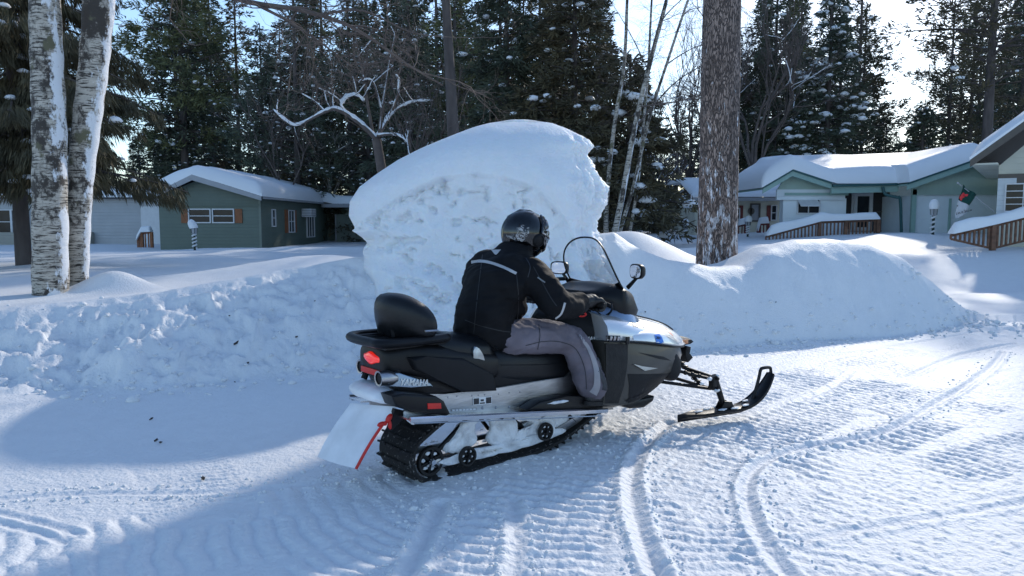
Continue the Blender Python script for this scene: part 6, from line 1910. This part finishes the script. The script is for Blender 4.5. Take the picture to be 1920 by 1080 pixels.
def snow_blobs(rng, P, size, acc, flat=.75):
    """small lumps of snow: squashed faceted balls"""
    a = np.arange(6) * PI / 3
    for p in P:
        s = size * rng.uniform(.5, 1.3); sx = rng.uniform(.8, 1.5); rot = rng.uniform(0, PI); cr, sr = math.cos(rot), math.sin(rot)
        rings = []
        for rr_, z in ((.02, -.5), (.7, -.35), (1, .1), (.75, .6), (.02, .85)):
            q = np.stack([np.cos(a) * rr_ * sx * (1 + rng.uniform(-.2, .2, 6)), np.sin(a) * rr_ * (1 + rng.uniform(-.2, .2, 6)), np.full(6, z * flat) - .25 * (rr_ ** 2) * sx * rng.uniform(0, .5)], 1) * s
            q = np.stack([q[:, 0] * cr - q[:, 1] * sr, q[:, 0] * sr + q[:, 1] * cr, q[:, 2]], 1) + p
            rings.append(q)
        V = np.vstack(rings); i = np.arange(4)[:, None] * 6; j = np.arange(6)[None]; j2 = (j + 1) % 6
        acc.V.append(V); acc.F.append(np.stack([i + j, i + j2, i + 6 + j2, i + 6 + j], -1).reshape(-1, 4) + acc.n); acc.n += 30
def conifer(seed, Ht, R, base, nbr, kind="spruce", r0=.2, snow=.1, lean=(0, 0), ln=.30, wd=.075, k=6, spb=16, snow_size=.16, bend=0, zcut=None):
    rng = np.random.default_rng(seed)
    tr, cr, sn = Acc(), Acc(), Acc()
    zt = np.linspace(-.5, Ht, 14)
    ax = lambda z: (lean[0] * z + bend * (z / Ht) ** 2, lean[1] * z)
    tr.tube([(ax(z)[0], ax(z)[1], z) for z in zt], [max(.02, r0 * (1 - .82 * max(0, z) / Ht)) for z in zt], 10)
    SP, SD, SNP = [], [], []
    for i in range(nbr):
        f = (i + rng.random()) / nbr
        z = base + (Ht * .985 - base) * f
        u = (z - base) / (Ht - base)
        if kind == "pine":
            L = R * (math.sin(min(1, u * 1.25 + .18) * PI) ** .6 * .9 + .12) * rng.uniform(.5, 1.15); rise = rng.uniform(.0, .5); dr = rng.uniform(0, .2)
        elif kind == "weeping":
            L = R * (1 - u) ** 1.0 * rng.uniform(.55, 1.1); rise = rng.uniform(.0, .2); dr = rng.uniform(.15, .38)
        else:
            L = R * ((1 - u) ** .85 + .04) * rng.uniform(.6, 1.12); rise = rng.uniform(-.1, .12) + u * .35; dr = rng.uniform(.1, .4)
        az = rng.uniform(0, 2 * PI); d = np.array([math.cos(az), math.sin(az), 0]); pz = np.array([-d[1], d[0], 0])
        o = np.array([*ax(z), z])
        curve = rng.uniform(-.15, .15)
        tt = np.linspace(0, 1, 6)
        BP = o + d * (L * tt)[:, None] + pz * (curve * L * tt ** 2)[:, None]
        BP[:, 2] += L * (rise * tt - dr * tt ** 2)
        tr.tube(BP, .012 + .035 * (L / max(R, .1)) * (1 - tt) * (r0 / .2), 4)
        ns = max(3, int(spb * L / R * (1 if kind != "pine" else .8)))
        if kind == "pine": t = 1 - np.abs(rng.normal(0, .28, ns)); t = np.clip(t, .25, 1.03)
        else: t = rng.uniform(.10, 1.02, ns) ** .8
        side = rng.uniform(-1, 1, ns) * (.34 * (1.1 - t) + .06) * L
        P = o + d * (L * t)[:, None] + pz * (curve * L * t ** 2 + side)[:, None]
        P[:, 2] += L * (rise * t - dr * t ** 2) - np.abs(side) * .25
        if kind == "pine": P += rng.normal(0, .16, P.shape)
        D = d * .8 + pz * (np.sign(side) * .7)[:, None]
        D[:, 2] += {"pine": .35, "weeping": -1.4}.get(kind, -.15)
        SP.append(P); SD.append(D)
        m = rng.random(ns) < snow
        if m.any():
            q = P[m].copy(); q[:, 2] += .05; SNP.append(q)
    SP = np.vstack(SP); SD = np.vstack(SD)
    cr.quads(blades(rng, SP, SD, ln, wd, k, .55 if kind != "weeping" else .3, 0.1 if kind != "weeping" else .6))
    if SNP: snow_blobs(rng, np.vstack(SNP), snow_size, sn)
    return tr, cr, sn
def plant(name, label, x, y, accs, m_cr="needles_dark", m_tr="bark_dark", scale=1, rz=0, group=None, cat="tree", z=None):
    tr, cr, sn = accs
    if z is None: z = H(x, y)
    r = empty(name, (x, y, z), rz, label, cat, group); r.scale = (scale,) * 3
    link(bpy.data.objects.new("trunk", tr if not isinstance(tr, Acc) else tr.mesh("trunk", m_tr)), r)
    if cr is not None and (not isinstance(cr, Acc) or cr.V): link(bpy.data.objects.new("crown", cr if not isinstance(cr, Acc) else cr.mesh("crown", m_cr, False)), r)
    if sn is not None and (not isinstance(sn, Acc) or sn.V): tag(link(bpy.data.objects.new("branch_snow", sn if not isinstance(sn, Acc) else sn.mesh("branch_snow", "tree_snow")), r), kind="stuff")
    return r
def xat(px, Y): return (px - 960) / FPX * Y * (math.cos(PITCH) + .0)
# ------------------------------------------------ meshes shared by the woods
KINDS = []
for s_, kind, Ht, R, base, nbr, sn_, mm in ((1, "spruce", 17, 3.3, .6, 150, .22, "needles_dark"), (2, "spruce", 17, 2.7, .4, 150, .28, "needles_dark"), (3, "pine", 17, 3.0, 4.0, 90, .10, "needles_olive"),
                                  (4, "spruce", 17, 3.8, .8, 150, .16, "needles_brown"), (5, "pine", 17, 3.4, 2.2, 110, .2, "needles_dark")):
    a, b, c = conifer(s_, Ht, R, base, nbr, kind, .20, sn_, ln=.42 if kind == "pine" else .38, wd=.07, k=7, spb=17, snow_size=.09)
    KINDS.append((a.mesh("trunk", "bark_dark"), b.mesh("crown", mm, False), c.mesh("branch_snow", "tree_snow"), kind))
SIL = [(-400, -80), (180, -80), (195, 60), (212, 250), (246, 250), (262, 0), (285, -100), (450, -60), (478, 50), (520, 70), (560, -30), (640, -90), (1100, -80), (1140, 40), (1190, 150), (1300, 185), (1330, 120), (1390, 20),
       (1420, -40), (1590, -40), (1625, 110), (1665, 215), (1720, 225), (1770, 120), (1800, 10), (1850, -80), (2300, -80)]
SX, SY = zip(*SIL)
rng = np.random.default_rng(77)
WG = "dark conifers of the woods behind the houses"
WL = {"spruce": "dense dark conifer in the woods behind the houses", "pine": "dense dark conifer in the woods behind the houses"}
spots = []
for Y, n in ((47, 25), (58, 31), (72, 36)):
    for i in range(n):
        px = -260 + (2440) * (i + rng.uniform(.15, .85)) / n
        spots.append((px, Y + rng.uniform(-3.5, 3.5)))
for i, (px, Y) in enumerate(spots):
    py = np.interp(px, SX, SY) + rng.uniform(-25, 45)
    X = xat(px, Y); z = H(X, Y)
    ht = CAMH + (415 - py) / FPX * Y * 1.0 - z
    # the sun comes in low through the gap on the right: trees beside it are shorter
    if 150 < px < 305: ht = min(ht, CAMH + (415 - 265) / FPX * Y)
    if 1610 < px < 1735: ht = min(ht, 9.0)
    q = KINDS[int(rng.integers(0, 5))]
    if ht < 12 and q[3] == "pine": q = KINDS[1]
    sc = ht / 17
    o = plant("conifer", "dense dark conifer in the woods behind the houses", X, Y, q[:3], rz=rng.uniform(0, 6.3), group=WG, z=z)
    w = max(sc, .62); o.scale = (w, w, sc)
# forest floor mass further off
# ------------------------------------------------ single trees one can point to
def single(name, label, px, Y, pytop, seed, R, base, nbr, kind="spruce", mm="needles_dark", mt="bark_dark", **kw):
    X = xat(px, Y); z = H(X, Y); ht = CAMH + (415 - pytop) / FPX * Y - z
    return plant(name, label, X, Y, conifer(seed, ht, R, base, nbr, kind, **kw), mm, mt, z=z)
single("spruce", "weeping spruce with hanging twigs and snow clumps behind the two birch stems", 40, 15.5, -500, 31, 3.45, 1.7, 240, "weeping", mm="needles_brown", snow=.03, snow_size=.11, k=26, ln=.24, wd=.016, spb=46, r0=.16)
single("pine", "pine with sunlit-toned olive crown rising behind the dark green house roof", 352, 46, -130, 32, 4.0, 5.5, 130, "pine", mm="needles_olive", snow=.03, ln=.42, wd=.06, k=9, spb=26, r0=.26)
single("spruce", "dark spruce right behind the snow heap, left of the tall birches", 1075, 29, -150, 33, 3.5, 1.2, 200, "spruce", mm="needles_brown", snow=.035, snow_size=.17, k=9, ln=.34, wd=.05, spb=24, r0=.2)
single("spruce", "dark spruce directly above the top of the snow heap", 950, 31, -160, 34, 3.2, 1.5, 200, "spruce", mm="needles_dark", snow=.035, snow_size=.15, k=9, ln=.34, wd=.05, spb=24, r0=.2)
single("spruce", "low dark spruce with thick snow pads at the foot of the birches", 1178, 27, 110, 35, 2.9, 1.0, 120, "spruce", mm="needles_brown", snow=.05, snow_size=.24, k=9, ln=.32, wd=.05, spb=22)
single("spruce", "pointed spruce with rows of snow on drooping boughs behind the mint house", 1545, 41, -20, 36, 3.4, .5, 170, "spruce", mm="needles_dark", snow=.20, snow_size=.20, k=9, ln=.34, wd=.06, spb=22)
single("spruce", "tall dark spruce just right of the red pine trunk", 1445, 44, -60, 37, 3.6, .5, 180, "spruce", mm="needles_dark", snow=.06, snow_size=.17, k=9, ln=.36, wd=.06, spb=22)
single("pine", "tall open pine right of the snowy spruce, clear sky beside it", 1600, 52, -90, 38, 3.6, 4, 100, "pine", mm="needles_brown", snow=.02, ln=.40, wd=.055, k=8, spb=20)
single("pine", "tall pine with a thick straight trunk right of the sky gap", 1842, 33, -260, 39, 3.6, 6.2, 90, "pine", mm="needles_brown", snow=.01, ln=.34, wd=.045, k=9, spb=22, r0=.27)
single("pine", "slender open pine at the right edge behind the tan house", 1905, 38, -230, 40, 3.4, 4.5, 90, "pine", mm="needles_brown", snow=.01, ln=.34, wd=.045, k=9, spb=20, r0=.2)
single("pine", "open pine with airy tufts left of the thick straight pine", 1770, 46, -20, 41, 3.0, 5.0, 70, "pine", mm="needles_brown", snow=.01, ln=.34, wd=.045, k=8, spb=18, r0=.16)
single("spruce", "broad low conifer under the sky gap behind the mint house", 1722, 40, 205, 42, 2.8, .3, 110, "spruce", mm="needles_dark", snow=.10, snow_size=.10, k=9, ln=.26, wd=.06, spb=22)
single("pine", "pine with a leaning bare trunk left of the snow heap top", 862, 24, -330, 43, 3.0, 8.0, 60, "pine", mm="needles_dark", snow=.06, ln=.32, wd=.05, k=8, spb=18, r0=.25, lean=(-.05, 0))
single("spruce", "dark conifer with snowy sprays left of the leaning pine trunk", 770, 38, -60, 44, 3.3, .8, 160, "spruce", mm="needles_dark", snow=.12, snow_size=.14, k=8, ln=.34, wd=.055, spb=20)
single("pine", "shaggy dark conifer behind the snow-laden bare tree", 560, 42, -80, 45, 3.6, 2.0, 140, "pine", mm="needles_dark", snow=.10, snow_size=.13, k=8, ln=.38, wd=.055, spb=22)
# ------------------------------------------------ the big red pine
def red_pine():
    X, Y = xat(1346, 12.1), 12.1; z = H(X, Y) - .25
    tr, cr, sn = conifer(50, 17, 3.0, 11.5, 40, "pine", r0=.05, ln=.34, wd=.05, k=8, spb=16)
    tr2 = Acc(); tr2.V, tr2.F, tr2.n = tr.V[1:], [f for f in tr.F[1:]], 0
    a = Acc(); zs = np.concatenate([np.linspace(-.2, 7, 140), np.linspace(7.2, 17, 20)]); seg = 72
    V = []
    for zz in zs:
        r = .318 + .05 * math.exp(-max(zz, 0) / .25) - .006 * zz - max(0, zz - 9) * .025
        th = np.arange(seg) * 2 * PI / seg
        rid = np.abs(vn(th * 7 + np.sin(zz * 2) * .3, np.full(seg, zz * 2.2), 5) - .5) * 2
        rid = rid * (1 - sst(6.0, 6.28, th)) + sst(6.0, 6.28, th) * rid[0]
        rr_ = r * (1 + .055 * rid - .02)
        V.append(np.stack([rr_ * np.cos(th) - .004 * zz, rr_ * np.sin(th), np.full(seg, zz)], 1))
    V = np.vstack(V); i = np.arange(len(zs) - 1)[:, None] * seg; j = np.arange(seg)[None]; j2 = (j + 1) % seg
    a.V = [V]; a.F = [np.stack([i + j, i + j2, i + seg + j2, i + seg + j], -1).reshape(-1, 4)]; a.n = len(V)
    r = empty("red_pine", (X, Y, z), 0, "huge red pine trunk with snow in its bark, right of the snowmobile's windshield", "tree")
    link(bpy.data.objects.new("trunk", a.mesh("trunk", "bark_pine")), r)
    b = Acc(); off = tr.V[0].shape[0]; b.V = tr.V[1:]; b.F = [f - off for f in tr.F[1:]]; b.n = 0
    link(bpy.data.objects.new("limb", b.mesh("limb", "bark_dark")), r)
    link(bpy.data.objects.new("crown", cr.mesh("crown", "needles_olive", False)), r)
red_pine()
# ------------------------------------------------ bare trees
def grow(acc, rng, p, d, L, r, lev, snow=None, up=.12, seg=4, wig=.16, spread=.75, nk=(2, 4), ratio=.62):
    n = 5; P = [p]; dd = d / np.linalg.norm(d)
    for i in range(n):
        dd = dd + rng.normal(0, wig, 3) + np.array([0, 0, up * .3]); dd /= np.linalg.norm(dd)
        P.append(P[-1] + dd * L / n)
    R = np.linspace(r, r * .55, n + 1)
    acc.tube(P, R, seg if r > .015 else 3)
    if snow is not None and r > .012 and rng.random() < snow[1]:
        Q = np.array(P) + np.array([0, 0, 1]) * (R[:, None] * .8); T = abs(d[2]) / np.linalg.norm(d)
        if T < .8: snow[0].tube(Q, R * .8 + .01, 4)
    if lev <= 0: return
    for k in range(int(rng.integers(*nk)) + 1):
        t = rng.uniform(.3, 1.0) if k else 1.0
        q = P[min(n, int(t * n))]
        a = rng.normal(0, 1, 3); nd = dd + a / np.linalg.norm(a) * spread
        nd[2] += up
        grow(acc, rng, q, nd, L * ratio * rng.uniform(.7, 1.2), r * .55, lev - 1, snow, up, seg, wig, spread, nk, ratio)
def traced(acc, snow, pts, org, r0, r1, seg=7, sn=0, n=5, sm=1.0):
    P = [at(p[0], p[1], p[2]) - org for p in pts]
    P = [np.array(v) for v in crv([tuple(v) for v in P], n)]
    R = np.linspace(r0, r1, len(P))
    acc.tube(P, R, seg)
    if sn:
        Q = np.array(P); Q[:, 2] += R * .75
        w = R * sm * .6 + sn * .55 * (.3 + 1.4 * vn(np.arange(len(P)) * .7, np.full(len(P), 3.), 9))
        w[0] *= .3; w[-1] *= .2
        snow.tube(Q, w, 6)
    return P
# snow-laden bare tree
Yb = 28
rng = np.random.default_rng(5)
tr, sn = Acc(), Acc(); bx = xat(722, Yb); org = Vector((bx, Yb, H(bx, Yb)))
tr.tube([(0, 0, -.3), (0, 0, 1.0), (.02, 0, 2.2), tuple(at(706, 262, Yb) - org)], [.24, .21, .19, .17], 10)
limbs = [([(706, 262, 28), (690, 245, 27.9), (662, 222, 27.7), (630, 205, 27.5), (608, 210, 27.3), (585, 222, 27.2), (555, 235, 27), (535, 225, 26.9), (512, 205, 26.8)], .10, .02, .08),
         ([(662, 222, 27.7), (640, 200, 27.9), (650, 182, 28.1), (668, 178, 28.2), (684, 190, 28.3)], .05, .03, .11),
         ([(608, 208, 27.3), (590, 190, 27.4), (565, 175, 27.5)], .035, .01, .03),
         ([(706, 262, 28), (720, 235, 28.2), (735, 212, 28.4), (768, 193, 28.6), (800, 188, 28.8)], .09, .02, .09),
         ([(712, 250, 28), (716, 210, 28.3), (722, 170, 28.5), (730, 120, 28.8), (742, 60, 29)], .08, .02, .02),
         ([(735, 212, 28.4), (745, 180, 28.2), (748, 150, 28), (742, 140, 28)], .05, .02, .05),
         ([(708, 255, 28), (730, 252, 27.6), (752, 256, 27.2), (762, 268, 27)], .06, .02, .06),
         ([(700, 255, 28), (690, 200, 28.2), (680, 140, 28.4), (665, 60, 28.6)], .07, .02, .01),
         ([(716, 210, 28.3), (700, 155, 28.1), (680, 150, 28), (672, 155, 28)], .04, .015, .05)]
ends = []
for pts, a, b, s_ in limbs:
    P = traced(tr, sn, pts, org, a, b, sn=s_); ends.append(P)
for P in ends:
    for k in range(8):
        i = int(rng.integers(len(P) // 3, len(P))); d = rng.normal(0, 1, 3); d[2] = abs(d[2]) * .7 + .2
        grow(tr, rng, P[i], d, rng.uniform(.5, 1.2), .018, 2, (sn, .25), up=.1)
plant("bare_tree", "bare crooked tree with thick snow on its limbs left of the snow heap", org.x, org.y, (tr, None, sn), m_tr="twig")
# left pair of birches with an overhanging limb
def birch(name, label, stems, org, seed=1, limbs=(), twigs=None):
    a, s = Acc(), Acc(); rng = np.random.default_rng(seed)
    for pts, ra, rb in stems:
        P = [np.array(v) for v in crv([tuple(at(*p) - org) for p in pts], 10)]
        R = np.linspace(ra, rb, len(P)) * (1 + .03 * np.sin(np.arange(len(P)) * 1.1))
        a.tube(P, R, 26 if ra > .1 else 8)
    r = empty(name, org, 0, label, "tree")
    link(bpy.data.objects.new("trunk", a.mesh("trunk", "bark_birch")), r)
    b = Acc(); sb = Acc()
    for pts, ra, rb, nt, tl in limbs:
        P = traced(b, sb, pts, org, ra, rb)
        for k in range(nt):
            i = int(rng.integers(1, len(P))); d = rng.normal(0, 1, 3); d[2] = d[2] * .5 - .05
            grow(b, rng, P[i], d, rng.uniform(.4, 1) * tl, ra * .28, 3, None, up=-.02, wig=.2)
    if b.V: link(bpy.data.objects.new("limb", b.mesh("limb", twigs or "twig")), r)
    if sb.V: tag(link(bpy.data.objects.new("branch_snow", sb.mesh("branch_snow", "tree_snow")), r), kind="stuff")
    return r
o1 = Vector((xat(95, 9.7), 9.7, .4))
birch("birch", "upright birch stem with peeling dark bark, leftmost of the pair", [([(95, 580, 9.7), (95, 545, 9.7), (94, 400, 9.72), (93, 250, 9.75), (88, 120, 9.8), (84, 0, 9.8), (76, -260, 9.8), (60, -600, 9.9)], .222, .165)], o1)
o2 = Vector((xat(143, 10.15), 10.15, .4))
birch("birch", "right-leaning birch stem with snow on its right side, second of the pair", [([(144, 545, 10.15), (144, 510, 10.15), (146, 420, 10.1), (152, 320, 10.1), (164, 220, 10.1), (176, 120, 10.1), (186, 0, 10.1), (205, -260, 10.1), (225, -600, 10.2)], .14, .205)], o2, 3,
      limbs=[([(196, -150, 10.1), (300, -80, 10.4), (440, -4, 10.9), (560, 18, 11.4), (640, 42, 11.8), (700, 75, 12.1), (760, 118, 12.4), (830, 160, 12.7)], .05, .012, 20, 1.3),
             ([(470, 3, 11.0), (550, 45, 11.4), (615, 90, 11.8), (660, 125, 12.0)], .025, .008, 16, .9),
             ([(600, 28, 11.6), (680, 20, 12), (770, 60, 12.4), (850, 70, 12.8)], .022, .006, 12, .9)])
# cluster of birches behind the heap
o3 = Vector((xat(1160, 23.5), 23.5, H(xat(1160, 23.5), 23.5)))
bl_ = [([(1152, 440, 23.5), (1170, 350, 23.5), (1190, 240, 23.6), (1218, 120, 23.7), (1250, 0, 23.8), (1280, -120, 24)], .10, .05, "tall birch with white bark leaning right behind the snow heap", [([(1190, 240, 23.6), (1260, 160, 23.4), (1320, 120, 23.2)], .03, .01, 16, 1.4), ([(1218, 120, 23.7), (1240, 40, 23.5), (1300, -20, 23.2)], .03, .01, 16, 1.4), ([(1200, 200, 23.6), (1270, 190, 23.4), (1330, 175, 23.2)], .03, .012, 12, 1.0)]),
       ([(1160, 440, 24.5), (1190, 340, 24.5), (1215, 230, 24.5), (1250, 120, 24.5), (1290, 0, 24.6), (1320, -80, 24.6)], .065, .03, "thin birch leaning far right toward the red pine trunk", [([(1250, 120, 24.5), (1300, 90, 24.6), (1345, 80, 24.6)], .02, .008, 12, 1.2), ([(1270, 60, 24.5), (1290, 20, 24.6), (1350, 10, 24.6)], .02, .008, 12, 1.2)]),
       ([(1180, 440, 25.2), (1195, 350, 25.2), (1205, 250, 25.2), (1215, 130, 25.2), (1222, 0, 25.2), (1228, -100, 25.2)], .055, .03, "thin upright birch in the middle of the birch cluster", [([(1215, 130, 25.2), (1180, 60, 25), (1150, 10, 25)], .02, .008, 12, 1.2)]),
       ([(1136, 440, 25), (1138, 370, 25), (1150, 250, 25), (1170, 120, 25), (1176, 0, 25), (1180, -80, 25)], .085, .04, "birch stem hugging the right edge of the snow heap", [([(1160, 180, 25), (1190, 120, 25), (1230, 90, 25)], .02, .008, 12, 1.2)])]
for k, (pts, ra, rb, lb, lm) in enumerate(bl_):
    og = Vector((xat(pts[0][0], pts[0][2]), pts[0][2], H(xat(pts[0][0], pts[0][2]), pts[0][2])))
    birch("birch", lb, [(pts, ra, rb)], og, 20 + k, limbs=lm)
# small fork-trunked tree in front of the far house
def small_bare(name, label, px, pyb, Y, h, r, seed, mt="twig", sn_=.3, forks=4, spread=.6, lev=4, ratio=.66, up=.15, lean=(0, 0)):
    rng = np.random.default_rng(seed); a, s = Acc(), Acc()
    X = xat(px, Y); z = H(X, Y)
    th = h * .25; a.tube([(0, 0, -.3), (0, 0, th * .5), (0, 0, th)], [r * 1.1, r, r * .9], 8)
    for k in range(forks):
        az = k * 2 * PI / forks + rng.uniform(-.4, .4); d = np.array([math.cos(az) * spread + lean[0], math.sin(az) * spread, 1.0])
        grow(a, rng, np.array([0, 0, th]), d, h * .38, r * .62, lev, (s, sn_), up=up, wig=.12, spread=.6, ratio=ratio)
    return plant(name, label, X, Y, (a, None, s), m_tr=mt)
small_bare("bare_tree", "small dark fork-trunked tree with snow in its crotch before the far house", 1243, 430, 42, 5.5, .20, 6, sn_=.4, forks=5, spread=.8)
small_bare("bare_tree", "brown twiggy tree between the red pine trunk and the dark spruce", 1412, 430, 38, 11, .14, 7, forks=5, sn_=.15, lev=5, spread=.35)
small_bare("bare_tree", "pale thin bare sapling behind the right end of the green house roof", 622, 360, 44, 7.5, .10, 8, "twig_pale", .2, 3, .3, lev=4)
small_bare("bare_tree", "grey twiggy tree left of the snow-laden bare tree", 540, 360, 40, 9, .09, 9, forks=3, sn_=.15, lev=4, spread=.4)
small_bare("bare_tree", "brown leafless tree between the birch cluster and red pine", 1290, 400, 46, 11, .14, 10, forks=5, sn_=.08, lev=5, spread=.4)
small_bare("bare_tree", "thin bare tree between the leaning pine trunk and the snow-laden tree", 790, 300, 34, 9, .09, 12, forks=3, sn_=.15, lev=4, spread=.4)
# small snow clods and debris at the left of the road
mat("litter", (.05, .04, .035), .8, var=.4)
rr = random.Random(8)
LG = "dark twigs and leaves lying on the snow bank"
for k, (px, py) in enumerate([(443, 633), (282, 764), (291, 802), (300, 805), (465, 680), (430, 590), (555, 602), (440, 700), (1455, 560), (1220, 495), (380, 870), (590, 560), (1210, 580), (1330, 505)]):
    p = gnd(px, py, .1)
    for it in range(60):      # walk the ray down to the snow surface
        t = 1 - it * .012; q = Vector((p.x * t + 0, p.y * t, CAMH + (p.z - CAMH) * t))
        if H(q.x, q.y) < q.z: break
    bm = bmesh.new(); s = .04 if k == 0 else rr.uniform(.008, .018)
    for j in range(3):
        a = rr.uniform(0, PI); v = Vector((math.cos(a), math.sin(a), rr.uniform(.1, .6))) * s
        tube(bm, [-v * .7, v * .3, v], [.004, .012 * s / .03, .003], 5)
    o = bm_obj("twig", bm, "litter")
    o.location = (q.x, q.y, H(q.x, q.y) + .01)
    tag(o, "dark scrap of bark or leaf lying on the snow", "twig", LG)

# ------------------------------------------------ loose crumbs of snow thrown up beside the grooves and at the bank's foot
def crumbs():
    rng = np.random.default_rng(91); acc = Acc(); P = []; S = []
    for Pth, w, dep in GROOVES[:5]:
        Q = np.array(Pth)
        for k in range(260):
            i = int(rng.integers(0, len(Q) - 1)); q = Q[i] + (Q[i + 1] - Q[i]) * rng.random()
            if not (1.8 < q[1] < 11): continue
            d = Q[i + 1] - Q[i]; n = np.array([-d[1], d[0]]) / (np.hypot(*d) + 1e-9)
            P.append(q + n * rng.choice([-1, 1]) * (w * 2 + abs(rng.normal(0, .06)))); S.append(rng.uniform(.004, .013))
    for k in range(900):
        x = rng.uniform(-6, 7.3); b = np.interp(x, BX, BY)
        P.append(np.array([x, b + rng.normal(-.05, .22) + (rng.random() < .4) * rng.uniform(0, 1.6) * (x < .5)])); S.append(rng.uniform(.008, .03) * (1.7 if rng.random() < .12 else 1))
    for k in range(160):
        P.append(np.array([rng.normal(6.9, .6), rng.normal(10.7, .5)])); S.append(rng.uniform(.012, .04))
    for k in range(260):
        P.append(np.array([SO[0], SO[1]]) + np.array(SF) * rng.uniform(-.6, 2.0) + np.array(SL) * rng.choice([-1, 1]) * rng.uniform(.21, .5)); S.append(rng.uniform(.004, .016))
    P = np.array(P); Z = height(P[:, 0], P[:, 1])
    for p, z, s in zip(P, Z, S):
        snow_blobs(rng, np.array([[p[0], p[1], z + s * .15]]), s, acc, .9)
    o = link(bpy.data.objects.new("snow_crumbs", acc.mesh("snow_crumbs", "snow")))
    tag(o, "loose crumbs of snow scattered beside the grooves and along the foot of the banks", "snow crumbs", kind="stuff")
crumbs()
